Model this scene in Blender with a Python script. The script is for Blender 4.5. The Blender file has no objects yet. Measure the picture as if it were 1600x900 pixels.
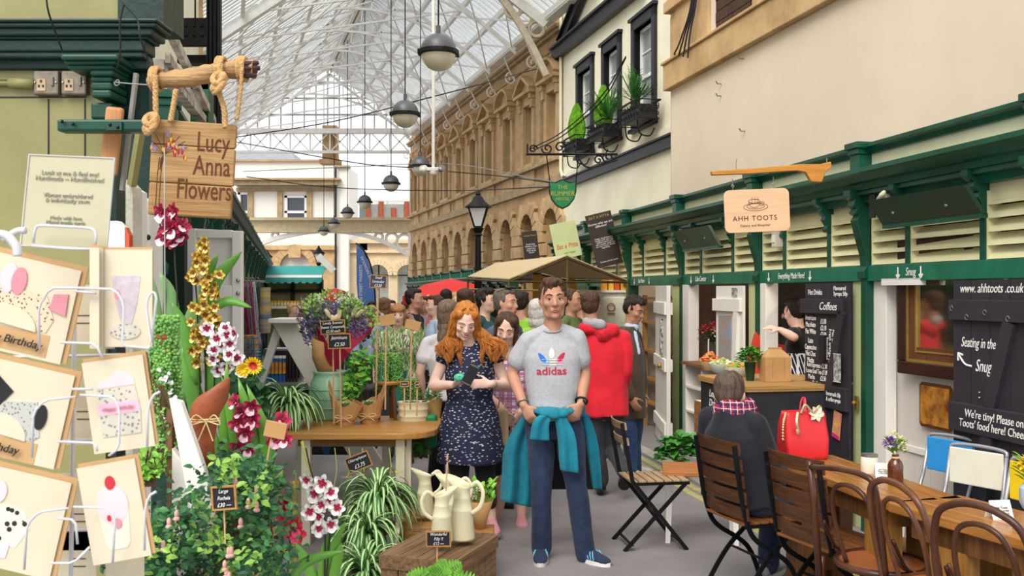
import bpy,math,random
from mathutils import Vector,Matrix,noise
from mathutils.bvhtree import BVHTree
R = math.radians
pi = math.pi
V = Vector
rnd = random.Random(7)
SC = bpy.context.scene
COL = SC.collection
# photograph frame: 1600 x 900, focal length 1500 px, horizon on row 455, eye height 1.7 m
FP,HZ,CH = 1500.0,455.0,1.7
# ------------------------------------------------------------------ camera, sky, light, exposure
cam_d = bpy.data.cameras.new('camera')
cam = bpy.data.objects.new('camera',cam_d)
COL.objects.link(cam)
cam.location = (0,0,CH)
cam.rotation_euler = (R(90),0,0)
cam_d.sensor_width = 36
cam_d.lens = 36 * FP / 1600
cam_d.shift_y = (HZ - 450) / 1600
cam_d.clip_start = 0.05
cam_d.clip_end = 400
cam_d.dof.use_dof = True
cam_d.dof.focus_distance = 6.2
cam_d.dof.aperture_fstop = 14.0
SC.camera = cam
wd = bpy.data.worlds.new('overcast_sky')
SC.world = wd
wd.use_nodes = True
nt = wd.node_tree
bg = nt.nodes['Background']
tc = nt.nodes.new('ShaderNodeTexCoord')
nz = nt.nodes.new('ShaderNodeTexNoise')
nz.inputs['Scale'].default_value = 2.2
nz.inputs['Detail'].default_value = 4
cr = nt.nodes.new('ShaderNodeValToRGB')
cr.color_ramp.elements[0].position = 0.3
cr.color_ramp.elements[0].color = (0.84,0.90,1.0,1)
cr.color_ramp.elements[1].position = 0.7
cr.color_ramp.elements[1].color = (1,0.99,0.97,1)
nt.links.new(tc.outputs['Generated'],nz.inputs['Vector'])
nt.links.new(nz.outputs['Fac'],cr.inputs['Fac'])
nt.links.new(cr.outputs['Color'],bg.inputs['Color'])
bg.inputs['Strength'].default_value = 1.05
sun_d = bpy.data.lights.new('sun','SUN')
sun_d.energy = 2.3
sun_d.angle = R(40)
sun_d.color = (1.0,0.95,0.87)
sun = bpy.data.objects.new('sun',sun_d)
sun.rotation_euler = (R(38),R(-22),0)
COL.objects.link(sun)
SC.view_settings.view_transform = 'Standard'
SC.view_settings.look = 'None'
SC.view_settings.gamma = 1.0
SC.view_settings.exposure = 0.45
SC.view_settings.use_curve_mapping = False
# ------------------------------------------------------------------ helpers
def P(px,py,d):
 return V(((px - 800) / FP * d,d,CH - (py - HZ) / FP * d))
def G(px,py,z=0.0):
 d = (CH - z) * FP / (py - HZ)
 return V(((px - 800) / FP * d,d,z))
def lin(c):
 return c / 12.92 if c <= 0.04045 else ((c + 0.055) / 1.055) ** 2.4
def rgb(h):
 if isinstance(h,str):
  return tuple(lin(int(h[i:i + 2],16) / 255) for i in (0,2,4)) + (1,)
 return tuple(h) + (1,) if len(h) == 3 else h
MATS = {}
def mat(name,col,rough=0.7,metal=0.0,var=0.12,scale=6.0,bump=0.0,bscale=40.0,spec=0.4,
col2=None,sss=0.0,stretch=(1,1,1),emit=None,trans=0.0,sheen=0.0):
 if name in MATS:
  return MATS[name]
 m = bpy.data.materials.new(name)
 m.use_nodes = True
 n = m.node_tree
 b = n.nodes['Principled BSDF']
 b.inputs['Roughness'].default_value = rough
 b.inputs['Metallic'].default_value = metal
 b.inputs['Specular IOR Level'].default_value = spec
 if sss:
  b.inputs['Subsurface Weight'].default_value = sss
  b.inputs['Subsurface Radius'].default_value = (0.012,0.005,0.003)
  b.inputs['Subsurface Scale'].default_value = 0.6
 if sheen:
  b.inputs['Sheen Weight'].default_value = sheen
 if trans:
  b.inputs['Transmission Weight'].default_value = trans
 if emit:
  b.inputs['Emission Color'].default_value = rgb(emit[0])
  b.inputs['Emission Strength'].default_value = emit[1]
 tc = n.nodes.new('ShaderNodeTexCoord')
 mp = n.nodes.new('ShaderNodeMapping')
 mp.inputs['Scale'].default_value = stretch
 n.links.new(tc.outputs['Object'],mp.inputs['Vector'])
 c = rgb(col)
 if var or col2:
  nz = n.nodes.new('ShaderNodeTexNoise')
  nz.inputs['Scale'].default_value = scale
  nz.inputs['Detail'].default_value = 5
  nz.inputs['Roughness'].default_value = 0.6
  n.links.new(mp.outputs['Vector'],nz.inputs['Vector'])
  r = n.nodes.new('ShaderNodeValToRGB')
  c2 = rgb(col2) if col2 else tuple(min(1,x * (1 + var)) for x in c[:3]) + (1,)
  c1 = c if col2 else tuple(x * (1 - var) for x in c[:3]) + (1,)
  r.color_ramp.elements[0].position = 0.35
  r.color_ramp.elements[1].position = 0.65
  r.color_ramp.elements[0].color = c1
  r.color_ramp.elements[1].color = c2
  n.links.new(nz.outputs['Fac'],r.inputs['Fac'])
  n.links.new(r.outputs['Color'],b.inputs['Base Color'])
 else:
  b.inputs['Base Color'].default_value = c
 if bump:
  n2 = n.nodes.new('ShaderNodeTexNoise')
  n2.inputs['Scale'].default_value = bscale
  n2.inputs['Detail'].default_value = 4
  n.links.new(mp.outputs['Vector'],n2.inputs['Vector'])
  bm = n.nodes.new('ShaderNodeBump')
  bm.inputs['Strength'].default_value = bump
  bm.inputs['Distance'].default_value = 0.02
  n.links.new(n2.outputs['Fac'],bm.inputs['Height'])
  n.links.new(bm.outputs['Normal'],b.inputs['Normal'])
 MATS[name] = m
 return m
def wood(name,c1,c2,rough=0.55,axis=0,sc=3.0,bump=0.15):
 st = [14,14,14]
 st[axis] = 1.0
 return mat(name,c1,rough,col2=c2,scale=sc,stretch=st,bump=bump,bscale=8)
def spotmat(name,base,spot,scale=40,thr=0.25,stretch=(1,1,1),rough=0.8,spot2=None,rot=0.5):
 """cloth scattered with small marks (voronoi cells)"""
 m = mat(name,base,rough,var=0.08)
 n = m.node_tree
 b = n.nodes['Principled BSDF']
 tc = n.nodes.new('ShaderNodeTexCoord')
 mp = n.nodes.new('ShaderNodeMapping')
 mp.inputs['Scale'].default_value = stretch
 mp.inputs['Rotation'].default_value = (0,rot,0)
 vo = n.nodes.new('ShaderNodeTexVoronoi')
 vo.inputs['Scale'].default_value = scale
 cr = n.nodes.new('ShaderNodeMath')
 cr.operation = 'LESS_THAN'
 cr.inputs[1].default_value = thr
 mx = n.nodes.new('ShaderNodeMix')
 mx.data_type = 'RGBA'
 mx.inputs[6].default_value = rgb(base)
 mx.inputs[7].default_value = rgb(spot)
 n.links.new(tc.outputs['Object'],mp.inputs['Vector'])
 n.links.new(mp.outputs['Vector'],vo.inputs['Vector'])
 n.links.new(vo.outputs['Distance'],cr.inputs[0])
 n.links.new(cr.outputs[0],mx.inputs[0])
 if spot2:
  m2 = n.nodes.new('ShaderNodeMix')
  m2.data_type = 'RGBA'
  m2.inputs[6].default_value = rgb(spot)
  m2.inputs[7].default_value = rgb(spot2)
  sx = n.nodes.new('ShaderNodeSeparateColor')
  n.links.new(vo.outputs['Color'],sx.inputs[0])
  n.links.new(sx.outputs[0],m2.inputs[0])
  n.links.new(m2.outputs[2],mx.inputs[7])
 n.links.new(mx.outputs[2],b.inputs['Base Color'])
 return m
def stripemat(name,layers,base,rough=0.8,rot=(0,0,0)):
 """woven stripes: layers = [(axis, period, width fraction, colour, offset)]"""
 m = mat(name,base,rough,var=0)
 n = m.node_tree
 b = n.nodes['Principled BSDF']
 tc = n.nodes.new('ShaderNodeTexCoord')
 mp = n.nodes.new('ShaderNodeMapping')
 mp.inputs['Rotation'].default_value = rot
 sp = n.nodes.new('ShaderNodeSeparateXYZ')
 n.links.new(tc.outputs['Object'],mp.inputs['Vector'])
 n.links.new(mp.outputs['Vector'],sp.inputs[0])
 prev = None
 for ax,per,w,c,off in layers:
  a = n.nodes.new('ShaderNodeMath'); a.operation = 'MULTIPLY_ADD'
  a.inputs[1].default_value = 1 / per
  a.inputs[2].default_value = off
  n.links.new(sp.outputs[ax],a.inputs[0])
  fr = n.nodes.new('ShaderNodeMath'); fr.operation = 'FRACT'
  n.links.new(a.outputs[0],fr.inputs[0])
  lt = n.nodes.new('ShaderNodeMath'); lt.operation = 'LESS_THAN'
  lt.inputs[1].default_value = w
  n.links.new(fr.outputs[0],lt.inputs[0])
  mx = n.nodes.new('ShaderNodeMix'); mx.data_type = 'RGBA'
  mx.inputs[6].default_value = rgb(base)
  mx.inputs[7].default_value = rgb(c)
  if prev:
   n.links.new(prev.outputs[2],mx.inputs[6])
  n.links.new(lt.outputs[0],mx.inputs[0])
  prev = mx
 n.links.new(prev.outputs[2],b.inputs['Base Color'])
 return m
class MB:
 def __init__(s,M=None):
  s.v = []; s.f = []; s.mi = []; s.M = M or Matrix()
  s.m = 0
 def add(s,vs,fs,m=None):
  o = len(s.v)
  M = s.M
  s.v += [M @ V(p) for p in vs]
  s.f += [tuple(i + o for i in f) for f in fs]
  s.mi += [s.m if m is None else m] * len(fs)
  return s
 def box(s,x0,x1,y0,y1,z0,z1,m=None):
  vs = [(x,y,z) for z in (z0,z1) for y in (y0,y1) for x in (x0,x1)]
  return s.add(vs,[(0,2,3,1),(4,5,7,6),(0,1,5,4),(2,6,7,3),(0,4,6,2),(1,3,7,5)],m)
 def obox(s,c,size,rot=None,m=None):
  x,y,z = [q / 2 for q in size]
  M = Matrix.Translation(c) @ (rot.to_4x4() if rot else Matrix())
  vs = [M @ V((a,b,d)) for d in (-z,z) for b in (-y,y) for a in (-x,x)]
  return s.add(vs,[(0,2,3,1),(4,5,7,6),(0,1,5,4),(2,6,7,3),(0,4,6,2),(1,3,7,5)],m)
 def bar(s,p0,p1,w,h,up=(0,0,1),m=None):
  """square bar from p0 to p1; w sideways, h along up"""
  p0 = V(p0); p1 = V(p1)
  d = (p1 - p0)
  L = d.length
  if L < 1e-6:
   return s
  d = d / L
  u = V(up)
  a = d.cross(u)
  if a.length < 1e-4:
   u = V((0,1,0)); a = d.cross(u)
  a.normalize()
  u = a.cross(d).normalized()
  vs = []
  for p in (p0,p1):
   for i,j in ((-1,-1),(1,-1),(1,1),(-1,1)):
    vs.append(p + a * (w / 2 * i) + u * (h / 2 * j))
  return s.add(vs,[(3,2,1,0),(4,5,6,7),(0,1,5,4),(1,2,6,5),(2,3,7,6),(3,0,4,7)],m)
 def tube(s,pts,r,seg=8,m=None,closed=False,flat=1.0):
  pts = [V(p) for p in pts]
  n = len(pts)
  rs = r if isinstance(r,(list,tuple)) else [r] * n
  t0 = (pts[1] - pts[0]).normalized()
  a = t0.orthogonal().normalized()
  if abs(t0.z) < 0.9:
   a = t0.cross(V((0,0,1))).normalized()
  vs = []; fs = []
  for i,p in enumerate(pts):
   if closed:
    t = (pts[(i + 1) % n] - pts[i - 1]).normalized()
   elif i == 0:
    t = t0
   elif i == n - 1:
    t = (pts[i] - pts[i - 1]).normalized()
   else:
    t = ((pts[i + 1] - pts[i]).normalized() + (pts[i] - pts[i - 1]).normalized())
    t = t.normalized() if t.length > 1e-6 else t0
   a = (a - t * a.dot(t))
   a = a.normalized() if a.length > 1e-6 else t.orthogonal().normalized()
   b = t.cross(a)
   for k in range(seg):
    q = 2 * pi * k / seg
    vs.append(p + a * (rs[i] * math.cos(q)) + b * (rs[i] * flat * math.sin(q)))
  for i in range(n if closed else n - 1):
   j = (i + 1) % n
   for k in range(seg):
    l = (k + 1) % seg
    fs.append((i * seg + k,i * seg + l,j * seg + l,j * seg + k))
  if not closed:
   fs.append(tuple(range(seg - 1,-1,-1)))
   fs.append(tuple((n - 1) * seg + k for k in range(seg)))
  return s.add(vs,fs,m)
 def sphere(s,c,r,seg=12,ring=8,m=None,rot=None):
  c = V(c)
  rr = r if isinstance(r,(list,tuple)) else (r,r,r)
  vs = []; fs = []
  for i in range(1,ring):
   t = pi * i / ring
   for k in range(seg):
    q = 2 * pi * k / seg
    p = V((rr[0] * math.sin(t) * math.cos(q),rr[1] * math.sin(t) * math.sin(q),rr[2] * math.cos(t)))
    vs.append(c + (rot @ p if rot else p))
  top = V((0,0,rr[2])); bot = V((0,0,-rr[2]))
  vs.append(c + (rot @ top if rot else top)); vs.append(c + (rot @ bot if rot else bot))
  T = len(vs) - 2
  for i in range(ring - 2):
   for k in range(seg):
    l = (k + 1) % seg
    fs.append((i * seg + k,(i + 1) * seg + k,(i + 1) * seg + l,i * seg + l))
  for k in range(seg):
   l = (k + 1) % seg
   fs.append((T,k,l))
   fs.append((T + 1,(ring - 2) * seg + l,(ring - 2) * seg + k))
  return s.add(vs,fs,m)
 def lathe(s,prof,c=(0,0,0),seg=24,m=None,cap=True):
  vs = []; fs = []
  n = len(prof)
  for r,z in prof:
   for k in range(seg):
    q = 2 * pi * k / seg
    vs.append((c[0] + r * math.cos(q),c[1] + r * math.sin(q),c[2] + z))
  for i in range(n - 1):
   for k in range(seg):
    l = (k + 1) % seg
    fs.append((i * seg + k,i * seg + l,(i + 1) * seg + l,(i + 1) * seg + k))
  if cap:
   if prof[0][0] > 1e-5:
    fs.append(tuple(range(seg - 1,-1,-1)))
   if prof[-1][0] > 1e-5:
    fs.append(tuple((n - 1) * seg + k for k in range(seg)))
  return s.add(vs,fs,m)
 def loft(s,rings,seg=20,m=None,cap=True):
  """rings = [(centre, vector a, vector b)]"""
  vs = []; fs = []
  for c,a,b in rings:
   c = V(c); a = V(a); b = V(b)
   for k in range(seg):
    q = 2 * pi * k / seg
    vs.append(c + a * math.cos(q) + b * math.sin(q))
  n = len(rings)
  for i in range(n - 1):
   for k in range(seg):
    l = (k + 1) % seg
    fs.append((i * seg + k,i * seg + l,(i + 1) * seg + l,(i + 1) * seg + k))
  if cap:
   fs.append(tuple(range(seg - 1,-1,-1)))
   fs.append(tuple((n - 1) * seg + k for k in range(seg)))
  return s.add(vs,fs,m)
 def prism(s,out,y0,y1,m=None):
  """outline in local x,z extruded along y"""
  n = len(out)
  vs = [(a,y0,b) for a,b in out] + [(a,y1,b) for a,b in out]
  fs = [tuple(range(n)),tuple(range(2 * n - 1,n - 1,-1))]
  for i in range(n):
   j = (i + 1) % n
   fs.append((j,i,n + i,n + j))
  return s.add(vs,fs,m)
 def profile(s,out,p0,p1,m=None):
  """outline (across, up) swept from p0 to p1 (horizontal run)"""
  p0 = V(p0); p1 = V(p1)
  d = (p1 - p0); d.z = 0; d.normalize()
  a = V((d.y,-d.x,0))
  n = len(out)
  vs = [p0 + a * x + V((0,0,z)) for x,z in out] + [p1 + a * x + V((0,0,z)) for x,z in out]
  fs = [tuple(range(n - 1,-1,-1)),tuple(range(n,2 * n))]
  for i in range(n):
   j = (i + 1) % n
   fs.append((i,j,n + j,n + i))
  return s.add(vs,fs,m)
 def blade(s,pts,ws,side=None,fold=0.15,m=None,m2=None,stripe=0.35):
  """strap leaf along pts with half widths ws, folded along its midrib; m2 = margin colour"""
  pts = [V(p) for p in pts]
  n = len(pts)
  rows = []
  for i,p in enumerate(pts):
   t = (pts[min(i + 1,n - 1)] - pts[max(i - 1,0)]).normalized()
   sd = V(side) if side else t.cross(V((0,0,1)))
   if sd.length < 1e-3:
    sd = V((1,0,0))
   sd = (sd - t * sd.dot(t))
   sd = sd.normalized() if sd.length > 1e-4 else V((1,0,0))
   nn = sd.cross(t)
   w = ws[i]
   cols = (-1,-stripe,0,stripe,1) if m2 is not None else (-1,0,1)
   rows.append([p + sd * (w * q) + nn * (abs(q) * w * fold) for q in cols])
  k = len(rows[0])
  vs = [q for r in rows for q in r]
  fa = []; fb = []
  for i in range(n - 1):
   for j in range(k - 1):
    f = (i * k + j,i * k + j + 1,(i + 1) * k + j + 1,(i + 1) * k + j)
    (fa if (m2 is None or j in (0,3)) else fb).append(f)
  o = len(s.v)
  s.add(vs,fa,m)
  s.f += [tuple(q + o for q in f) for f in fb]
  s.mi += [m2] * len(fb)
  return s
 def leaf(s,base,d,up,L,W,m=None,curl=0.15):
  """small oval leaf: 6-point, folded"""
  d = V(d).normalized()
  sd = d.cross(V(up))
  if sd.length < 1e-3:
   sd = d.orthogonal()
  sd.normalize()
  n = sd.cross(d)
  b = V(base)
  p = [b,b + d * L * .35 + sd * W * .5 + n * W * curl,b + d * L * .72 + sd * W * .38 + n * W * curl * .6,
  b + d * L - n * L * curl * .6,b + d * L * .72 - sd * W * .38 + n * W * curl * .6,
  b + d * L * .35 - sd * W * .5 + n * W * curl,b + d * L * .5]
  return s.add(p,[(0,1,6),(1,2,6),(2,3,6),(3,4,6),(4,5,6),(5,0,6)],m)
 def build(s,name,mats,parent=None,smooth=False,bevel=0.0,world=False,origin=True,sub=0):
  me = bpy.data.meshes.new(name)
  if world and parent is not None:
   Mi = mw(parent).inverted()
   s.v = [Mi @ p for p in s.v]
  off = V((0,0,0))
  if parent is None and origin and s.v:
   xs = [p.x for p in s.v]; ys = [p.y for p in s.v]; zs = [p.z for p in s.v]
   off = V(((min(xs) + max(xs)) / 2,(min(ys) + max(ys)) / 2,min(zs)))
  me.from_pydata([tuple(p - off) for p in s.v],[],s.f)
  if not isinstance(mats,(list,tuple)):
   mats = [mats]
  for m in mats:
   me.materials.append(m)
  me.polygons.foreach_set('material_index',[min(i,len(mats) - 1) for i in s.mi])
  if smooth:
   me.polygons.foreach_set('use_smooth',[True] * len(me.polygons))
   if smooth == 'auto':
    try:
     me.set_sharp_from_angle(angle=R(35))
    except Exception:
     pass
  me.update()
  o = bpy.data.objects.new(name,me)
  COL.objects.link(o)
  o.location = off
  if parent is not None:
   o.parent = parent
  if bevel:
   b = o.modifiers.new('bevel','BEVEL')
   b.width = bevel
   b.segments = 2
   b.limit_method = 'ANGLE'
   b.angle_limit = R(40)
  if sub:
   b = o.modifiers.new('sub','SUBSURF')
   b.levels = sub
   b.render_levels = sub
  return o
def mw(o):
 M = o.matrix_basis.copy()
 while o.parent:
  o = o.parent
  M = o.matrix_basis @ M
 return M
LABELS = set()
def tag(o,label,cat,group=None,kind=None):
 o['label'] = label
 o['category'] = cat
 if group:
  o['group'] = group
 if kind:
  o['kind'] = kind
 return o
def thing(name,label,cat,loc=(0,0,0),rotz=0.0,group=None,kind=None):
 o = bpy.data.objects.new(name,None)
 o.empty_display_size = 0.1
 COL.objects.link(o)
 o.location = loc
 o.rotation_euler = (0,0,rotz)
 return tag(o,label,cat,group,kind)
def struct(o):
 o['kind'] = 'structure'
 return o
def dup(root,loc=None,rotz=None,label=None,scale=None,group=None):
 kids = {}
 for o in COL.objects:
  if o.parent:
   kids.setdefault(o.parent,[]).append(o)
 def cp(o,par):
  c = o.copy()
  COL.objects.link(c)
  c.parent = par
  for k in kids.get(o,[]):
   cp(k,c)
  return c
 r = cp(root,None)
 if loc is not None:
  r.location = loc
 if rotz is not None:
  r.rotation_euler = (0,0,rotz)
 if scale is not None:
  r.scale = (scale,) * 3 if isinstance(scale,(int,float)) else scale
 if label:
  r['label'] = label
 if group:
  r['group'] = group
 return r
def arc(c,r,a0,a1,n,plane='xz'):
 out = []
 for i in range(n + 1):
  a = R(a0 + (a1 - a0) * i / n)
  x,z = r * math.cos(a),r * math.sin(a)
  out.append(V((c[0] + x,c[1],c[2] + z)) if plane == 'xz' else
  (V((c[0] + x,c[1] + z,c[2])) if plane == 'xy' else V((c[0],c[1] + x,c[2] + z))))
 return out
def spline(pts,n=8):
 """Catmull-Rom through points"""
 pts = [V(p) for p in pts]
 q = [pts[0] * 2 - pts[1]] + pts + [pts[-1] * 2 - pts[-2]]
 out = []
 for i in range(1,len(q) - 2):
  for k in range(n):
   t = k / n
   a,b,c,d = q[i - 1],q[i],q[i + 1],q[i + 2]
   out.append(0.5 * ((2 * b) + (c - a) * t + (2 * a - 5 * b + 4 * c - d) * t * t + (3 * b - a - 3 * c + d) * t ** 3))
 out.append(pts[-1])
 return out
def spiral(c,r,turns,start,n,plane='xz',sgn=1):
 out = []
 for i in range(n + 1):
  t = i / n
  a = R(start) + sgn * 2 * pi * turns * t
  rr = r * (1 - 0.85 * t)
  out.append(V((c[0] + rr * math.cos(a),c[1],c[2] + rr * math.sin(a))) if plane == 'xz'
  else V((c[0],c[1] + rr * math.cos(a),c[2] + rr * math.sin(a))))
 return out
def text_mesh(s,size=0.1,ext=0.0008,shear=0.0,align='CENTER',space=1.0,line=0.9,bold=0.0,sx=1.0):
 c = bpy.data.curves.new('lettering','FONT')
 c.body = s
 c.size = size
 c.extrude = ext
 c.shear = shear
 c.align_x = align
 c.align_y = 'CENTER'
 c.space_character = space
 c.space_line = line
 c.offset = bold
 c.resolution_u = 3
 o = bpy.data.objects.new('tmp',c)
 COL.objects.link(o)
 me = bpy.data.meshes.new_from_object(o.evaluated_get(bpy.context.evaluated_depsgraph_get()))
 bpy.data.objects.remove(o)
 bpy.data.curves.remove(c)
 if sx != 1.0:
  me.transform(Matrix.Diagonal((sx,1,1,1)))
 return me
def text(s,size,m,parent,M=None,name='lettering',local=True,**kw):
 """lettering in the parent's local x,z plane, read from -y. M places it."""
 me = text_mesh(s,size,**kw)
 me.transform((M or Matrix()) @ Matrix.Rotation(R(90),4,'X'))
 me.name = name
 me.materials.clear()
 me.materials.append(m)
 o = bpy.data.objects.new(name,me)
 COL.objects.link(o)
 o.parent = parent
 return o
def T(x=0,y=0,z=0):
 return Matrix.Translation((x,y,z))
def RZ(a): return Matrix.Rotation(a,4,'Z')
def RX(a): return Matrix.Rotation(a,4,'X')
def RY(a): return Matrix.Rotation(a,4,'Y')
# ------------------------------------------------------------------ shared materials
M_green = mat('green_paint','0d4a36',0.35,var=0.25,scale=3,bump=0.08,bscale=30)
M_green2 = mat('green_paint_light','17694f',0.4,var=0.2,scale=4,bump=0.06)
M_cream = mat('cream_paint','e3e2bf',0.6,var=0.05,scale=2.5,bump=0.06,bscale=12)
M_pale = mat('pale_green_paint','b9bd8c',0.55,var=0.08,scale=3,bump=0.05)
M_render = mat('cream_render','dfd0bb',0.85,var=0.05,scale=0.7,bump=0.05,bscale=6)
M_pubr = mat('pub_render','ece6cd',0.85,var=0.05,scale=0.9,bump=0.06,bscale=8)
M_black = mat('black_paint','1b1a20',0.45,var=0.2)
M_iron = mat('black_iron','17171a',0.5,metal=0.4,var=0.2)
M_white = mat('white_paint','eae8e2',0.55,var=0.05,scale=3,bump=0.05)
M_chalk = mat('chalk','f2f2ee',0.9,var=0)
M_slate = mat('blackboard','222228',0.75,var=0.2,scale=8)
M_glass = mat('window_glass','9aa7ad',0.08,var=0.15,scale=1.2,spec=0.9)
M_dglass = mat('dark_glass','33393f',0.08,var=0.2,scale=2,spec=0.9)
M_ironc = mat('cream_ironwork','f3efe6',0.6,var=0.06)
M_leaf = mat('leaf_green','3f7a2b',0.5,var=0.35,scale=9,spec=0.3)
M_leafd = mat('leaf_dark','24532b',0.5,var=0.35,scale=9)
M_leafl = mat('leaf_lime','79b23a',0.5,var=0.3,scale=9)
M_leafp = mat('leaf_pale','c8d79a',0.55,var=0.15,scale=9)
M_stem = mat('dark_stem','2b2f22',0.7,var=0.2)
M_terra = mat('terracotta','9c4e2e',0.8,var=0.2,scale=8)
M_kraft = mat('kraft_paper','c0935f',0.8,var=0.1,scale=6,bump=0.2,bscale=20)
M_twine = mat('twine','d9c08a',0.9,var=0.1)
M_steel = mat('steel','9b9a98',0.35,metal=0.8,var=0.1)
M_pine = wood('pine','bd8a4d','a06f37',axis=0)
M_soil = mat('soil','2a1f18',0.95,var=0.4,scale=30,bump=0.5)
# ================================================================== STRUCTURE
# ---- ground
M_asph = mat('asphalt','7d7979',0.9,col2='928d8c',scale=1.3,bump=0.35,bscale=90)
M_kerb = mat('kerb_stone','a8a39c',0.85,var=0.12,scale=5,bump=0.2)
M_yellow = mat('yellow_road_paint','c2b65e',0.85,col2='9c967e',scale=14,bump=0.2)
b = MB()
b.box(-45,30,-3,90,-0.3,0)
o = struct(b.build('floor',M_asph,origin=False))
# double yellow line and kerb along the right-hand arcade
AO = V((3.72,0,0)); AR = math.atan(0.178)
AM = Matrix.Translation(AO) @ RZ(AR)
def A(x,y,z=0.0):
 """right arcade frame: x into the building, y along the street, z up"""
 return AM @ V((x,y,z))
def As(px):
 k = (px - 800) / FP
 return 3.72 / (k + 0.178) / math.cos(AR)
b = MB(AM)
for x0 in (-0.80,-0.69):
 for i in range(60):
  y = 2.4 + i * 0.25
  b.box(x0 + rnd.uniform(-.004,.004),x0 + 0.07,y,y + 0.252,0,0.004)
o = b.build('road_line',M_yellow)
o['kind'] = 'structure'
b = MB(AM)
for i in range(20):
 b.box(-0.58,-0.44,2.2 + i * 0.75,2.935 + i * 0.75,0,0.03)
o = struct(b.build('kerb',M_kerb,bevel=0.006))
def openwall(b,x0,x1,z0,z1,holes,y0,y1,m=None):
 """wall slab in local x/z (thickness y0..y1) with rectangular holes [(hx0,hx1,hz0,hz1)]"""
 xs = sorted(set([x0,x1] + [h[0] for h in holes] + [h[1] for h in holes]))
 for i in range(len(xs) - 1):
  a,c = xs[i],xs[i + 1]
  mid = (a + c) / 2
  hh = sorted([(h[2],h[3]) for h in holes if h[0] < mid < h[1]])
  z = z0
  for p,q in hh:
   if p > z:
    b.box(a,c,y0,y1,z,p,m)
   z = q
  if z1 > z:
   b.box(a,c,y0,y1,z,z1,m)
   # building frame: local x along street (deeper = +x), y = behind the face (away from street), for right side buildings
def bframe(a,bb,side=1):
 """plane X = a - bb*d; local x runs deeper along it, local y goes into the building"""
 ang = math.atan2(1,-bb)           # direction of +x in world
 if side > 0:
 # y must be on +X side: rotate -90 from x
  M = Matrix.Translation((a,0,0)) @ RZ(ang)
  return M @ Matrix.Diagonal((1,-1,1,1))
 return Matrix.Translation((a,0,0)) @ RZ(ang)
def pl(px,a,bb):
 """distance along the plane of a pixel column"""
 k = (px - 800) / FP
 return a / (k + bb) * math.sqrt(1 + bb * bb)
 # ---- rendered building, right foreground (upper wall)
rb = thing('rendered_building','plain cream rendered wall with a sandstone sill band above the green arcade','building',(4.93,0,0))
BM = bframe(4.93,.2187)
M_stone = mat('sandstone','c4a074',0.85,col2='a98a60',scale=1.1,bump=0.25,bscale=14)
M_stone2 = mat('sandstone_trim','cfae80',0.85,col2='b08f63',scale=2.0,bump=0.25,bscale=16)
M_stoneg = mat('sandstone_weathered','9a8668',0.9,col2='b79c73',scale=3.0,bump=0.3,bscale=20)
e = pl(1048,4.93,.2187)
b = MB(BM)
w0,w1 = pl(1180,4.93,.2187),pl(1112,4.93,.2187)
openwall(b,1.0,e,2.52,10,[(w0,w1,4.78,7.2)],0,.35)
b.box(e - .02,e,0,3.5,2.52,10)
b.build('wall',M_render,rb,world=True)
b = MB(BM)
s0 = pl(1290,4.93,.2187)
for i in range(8):
 a0 = e + .06 - (e + .06 - 1) * i / 8
 a1 = e + .06 - (e + .06 - 1) * (i + 1) / 8
 b.box(a1 + .004,a0,-.09,0.02,4.38,4.72)
b.box(1,e + .08,-.12,0.02,4.72,4.76)
for a0,a1 in ((w1,w1 + .42),(w1 + .42,e - .25),(w0 - .3,w0)):
 b.box(a0 + .01,a1,-.04,0.02,4.76,7.4)
b.box(e - .28,e - .02,-.02,.02,4.76,5.35)
b.box(w1 + .02,e + .02,-.1,0.02,5.4,5.55)
b.build('stone_band',M_stone2,rb,world=True,bevel=.01)
b = MB(BM)
M_dbrick = mat('dark_brick','3b2a22',0.9,col2='54392b',scale=4,bump=0.3)
b.box(w0,w1,.08,.3,4.76,7.2,0)
for j in range(16):
 for i in range(6):
  ww = (w1 - w0) / 5
  x = w0 + (i - .5 * (j % 2)) * ww
  xa,xb = max(x,w0),min(x + ww - .012,w1)
  if xb > xa:
   b.box(xa,xb,.05,.1,4.8 + j * .13,4.92 + j * .13,0)
b.build('bricked_window',M_dbrick,rb,world=True)
b = MB(BM)
for i in range(4):
 x = w1 + .12 + i * .05
 b.tube(spline([(x,-.06,7.5),(x - .06,-.09,6.2),(x + .1,-.1,5.3),(x + .25 + .05 * i,-.12,4.9),(x + .3 + .1 * i,-.13,4.6 + .05 * i)],5),.012,5)
b.build('cable',M_black,rb,world=True)
for px,py in ((1162,92),(1127,131),(1127,150),(1164,205)):
 d = pl(px,4.93,.2187)
 z = CH + (HZ - py) / FP * d * math.cos(math.atan(.2187))
 b = MB(BM)
 b.tube([(d,0,z),(d,-.05,z),(d,-.07,z + .03)],.008,6)
 b.build('wall_hook',M_steel,rb,world=True)
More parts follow.
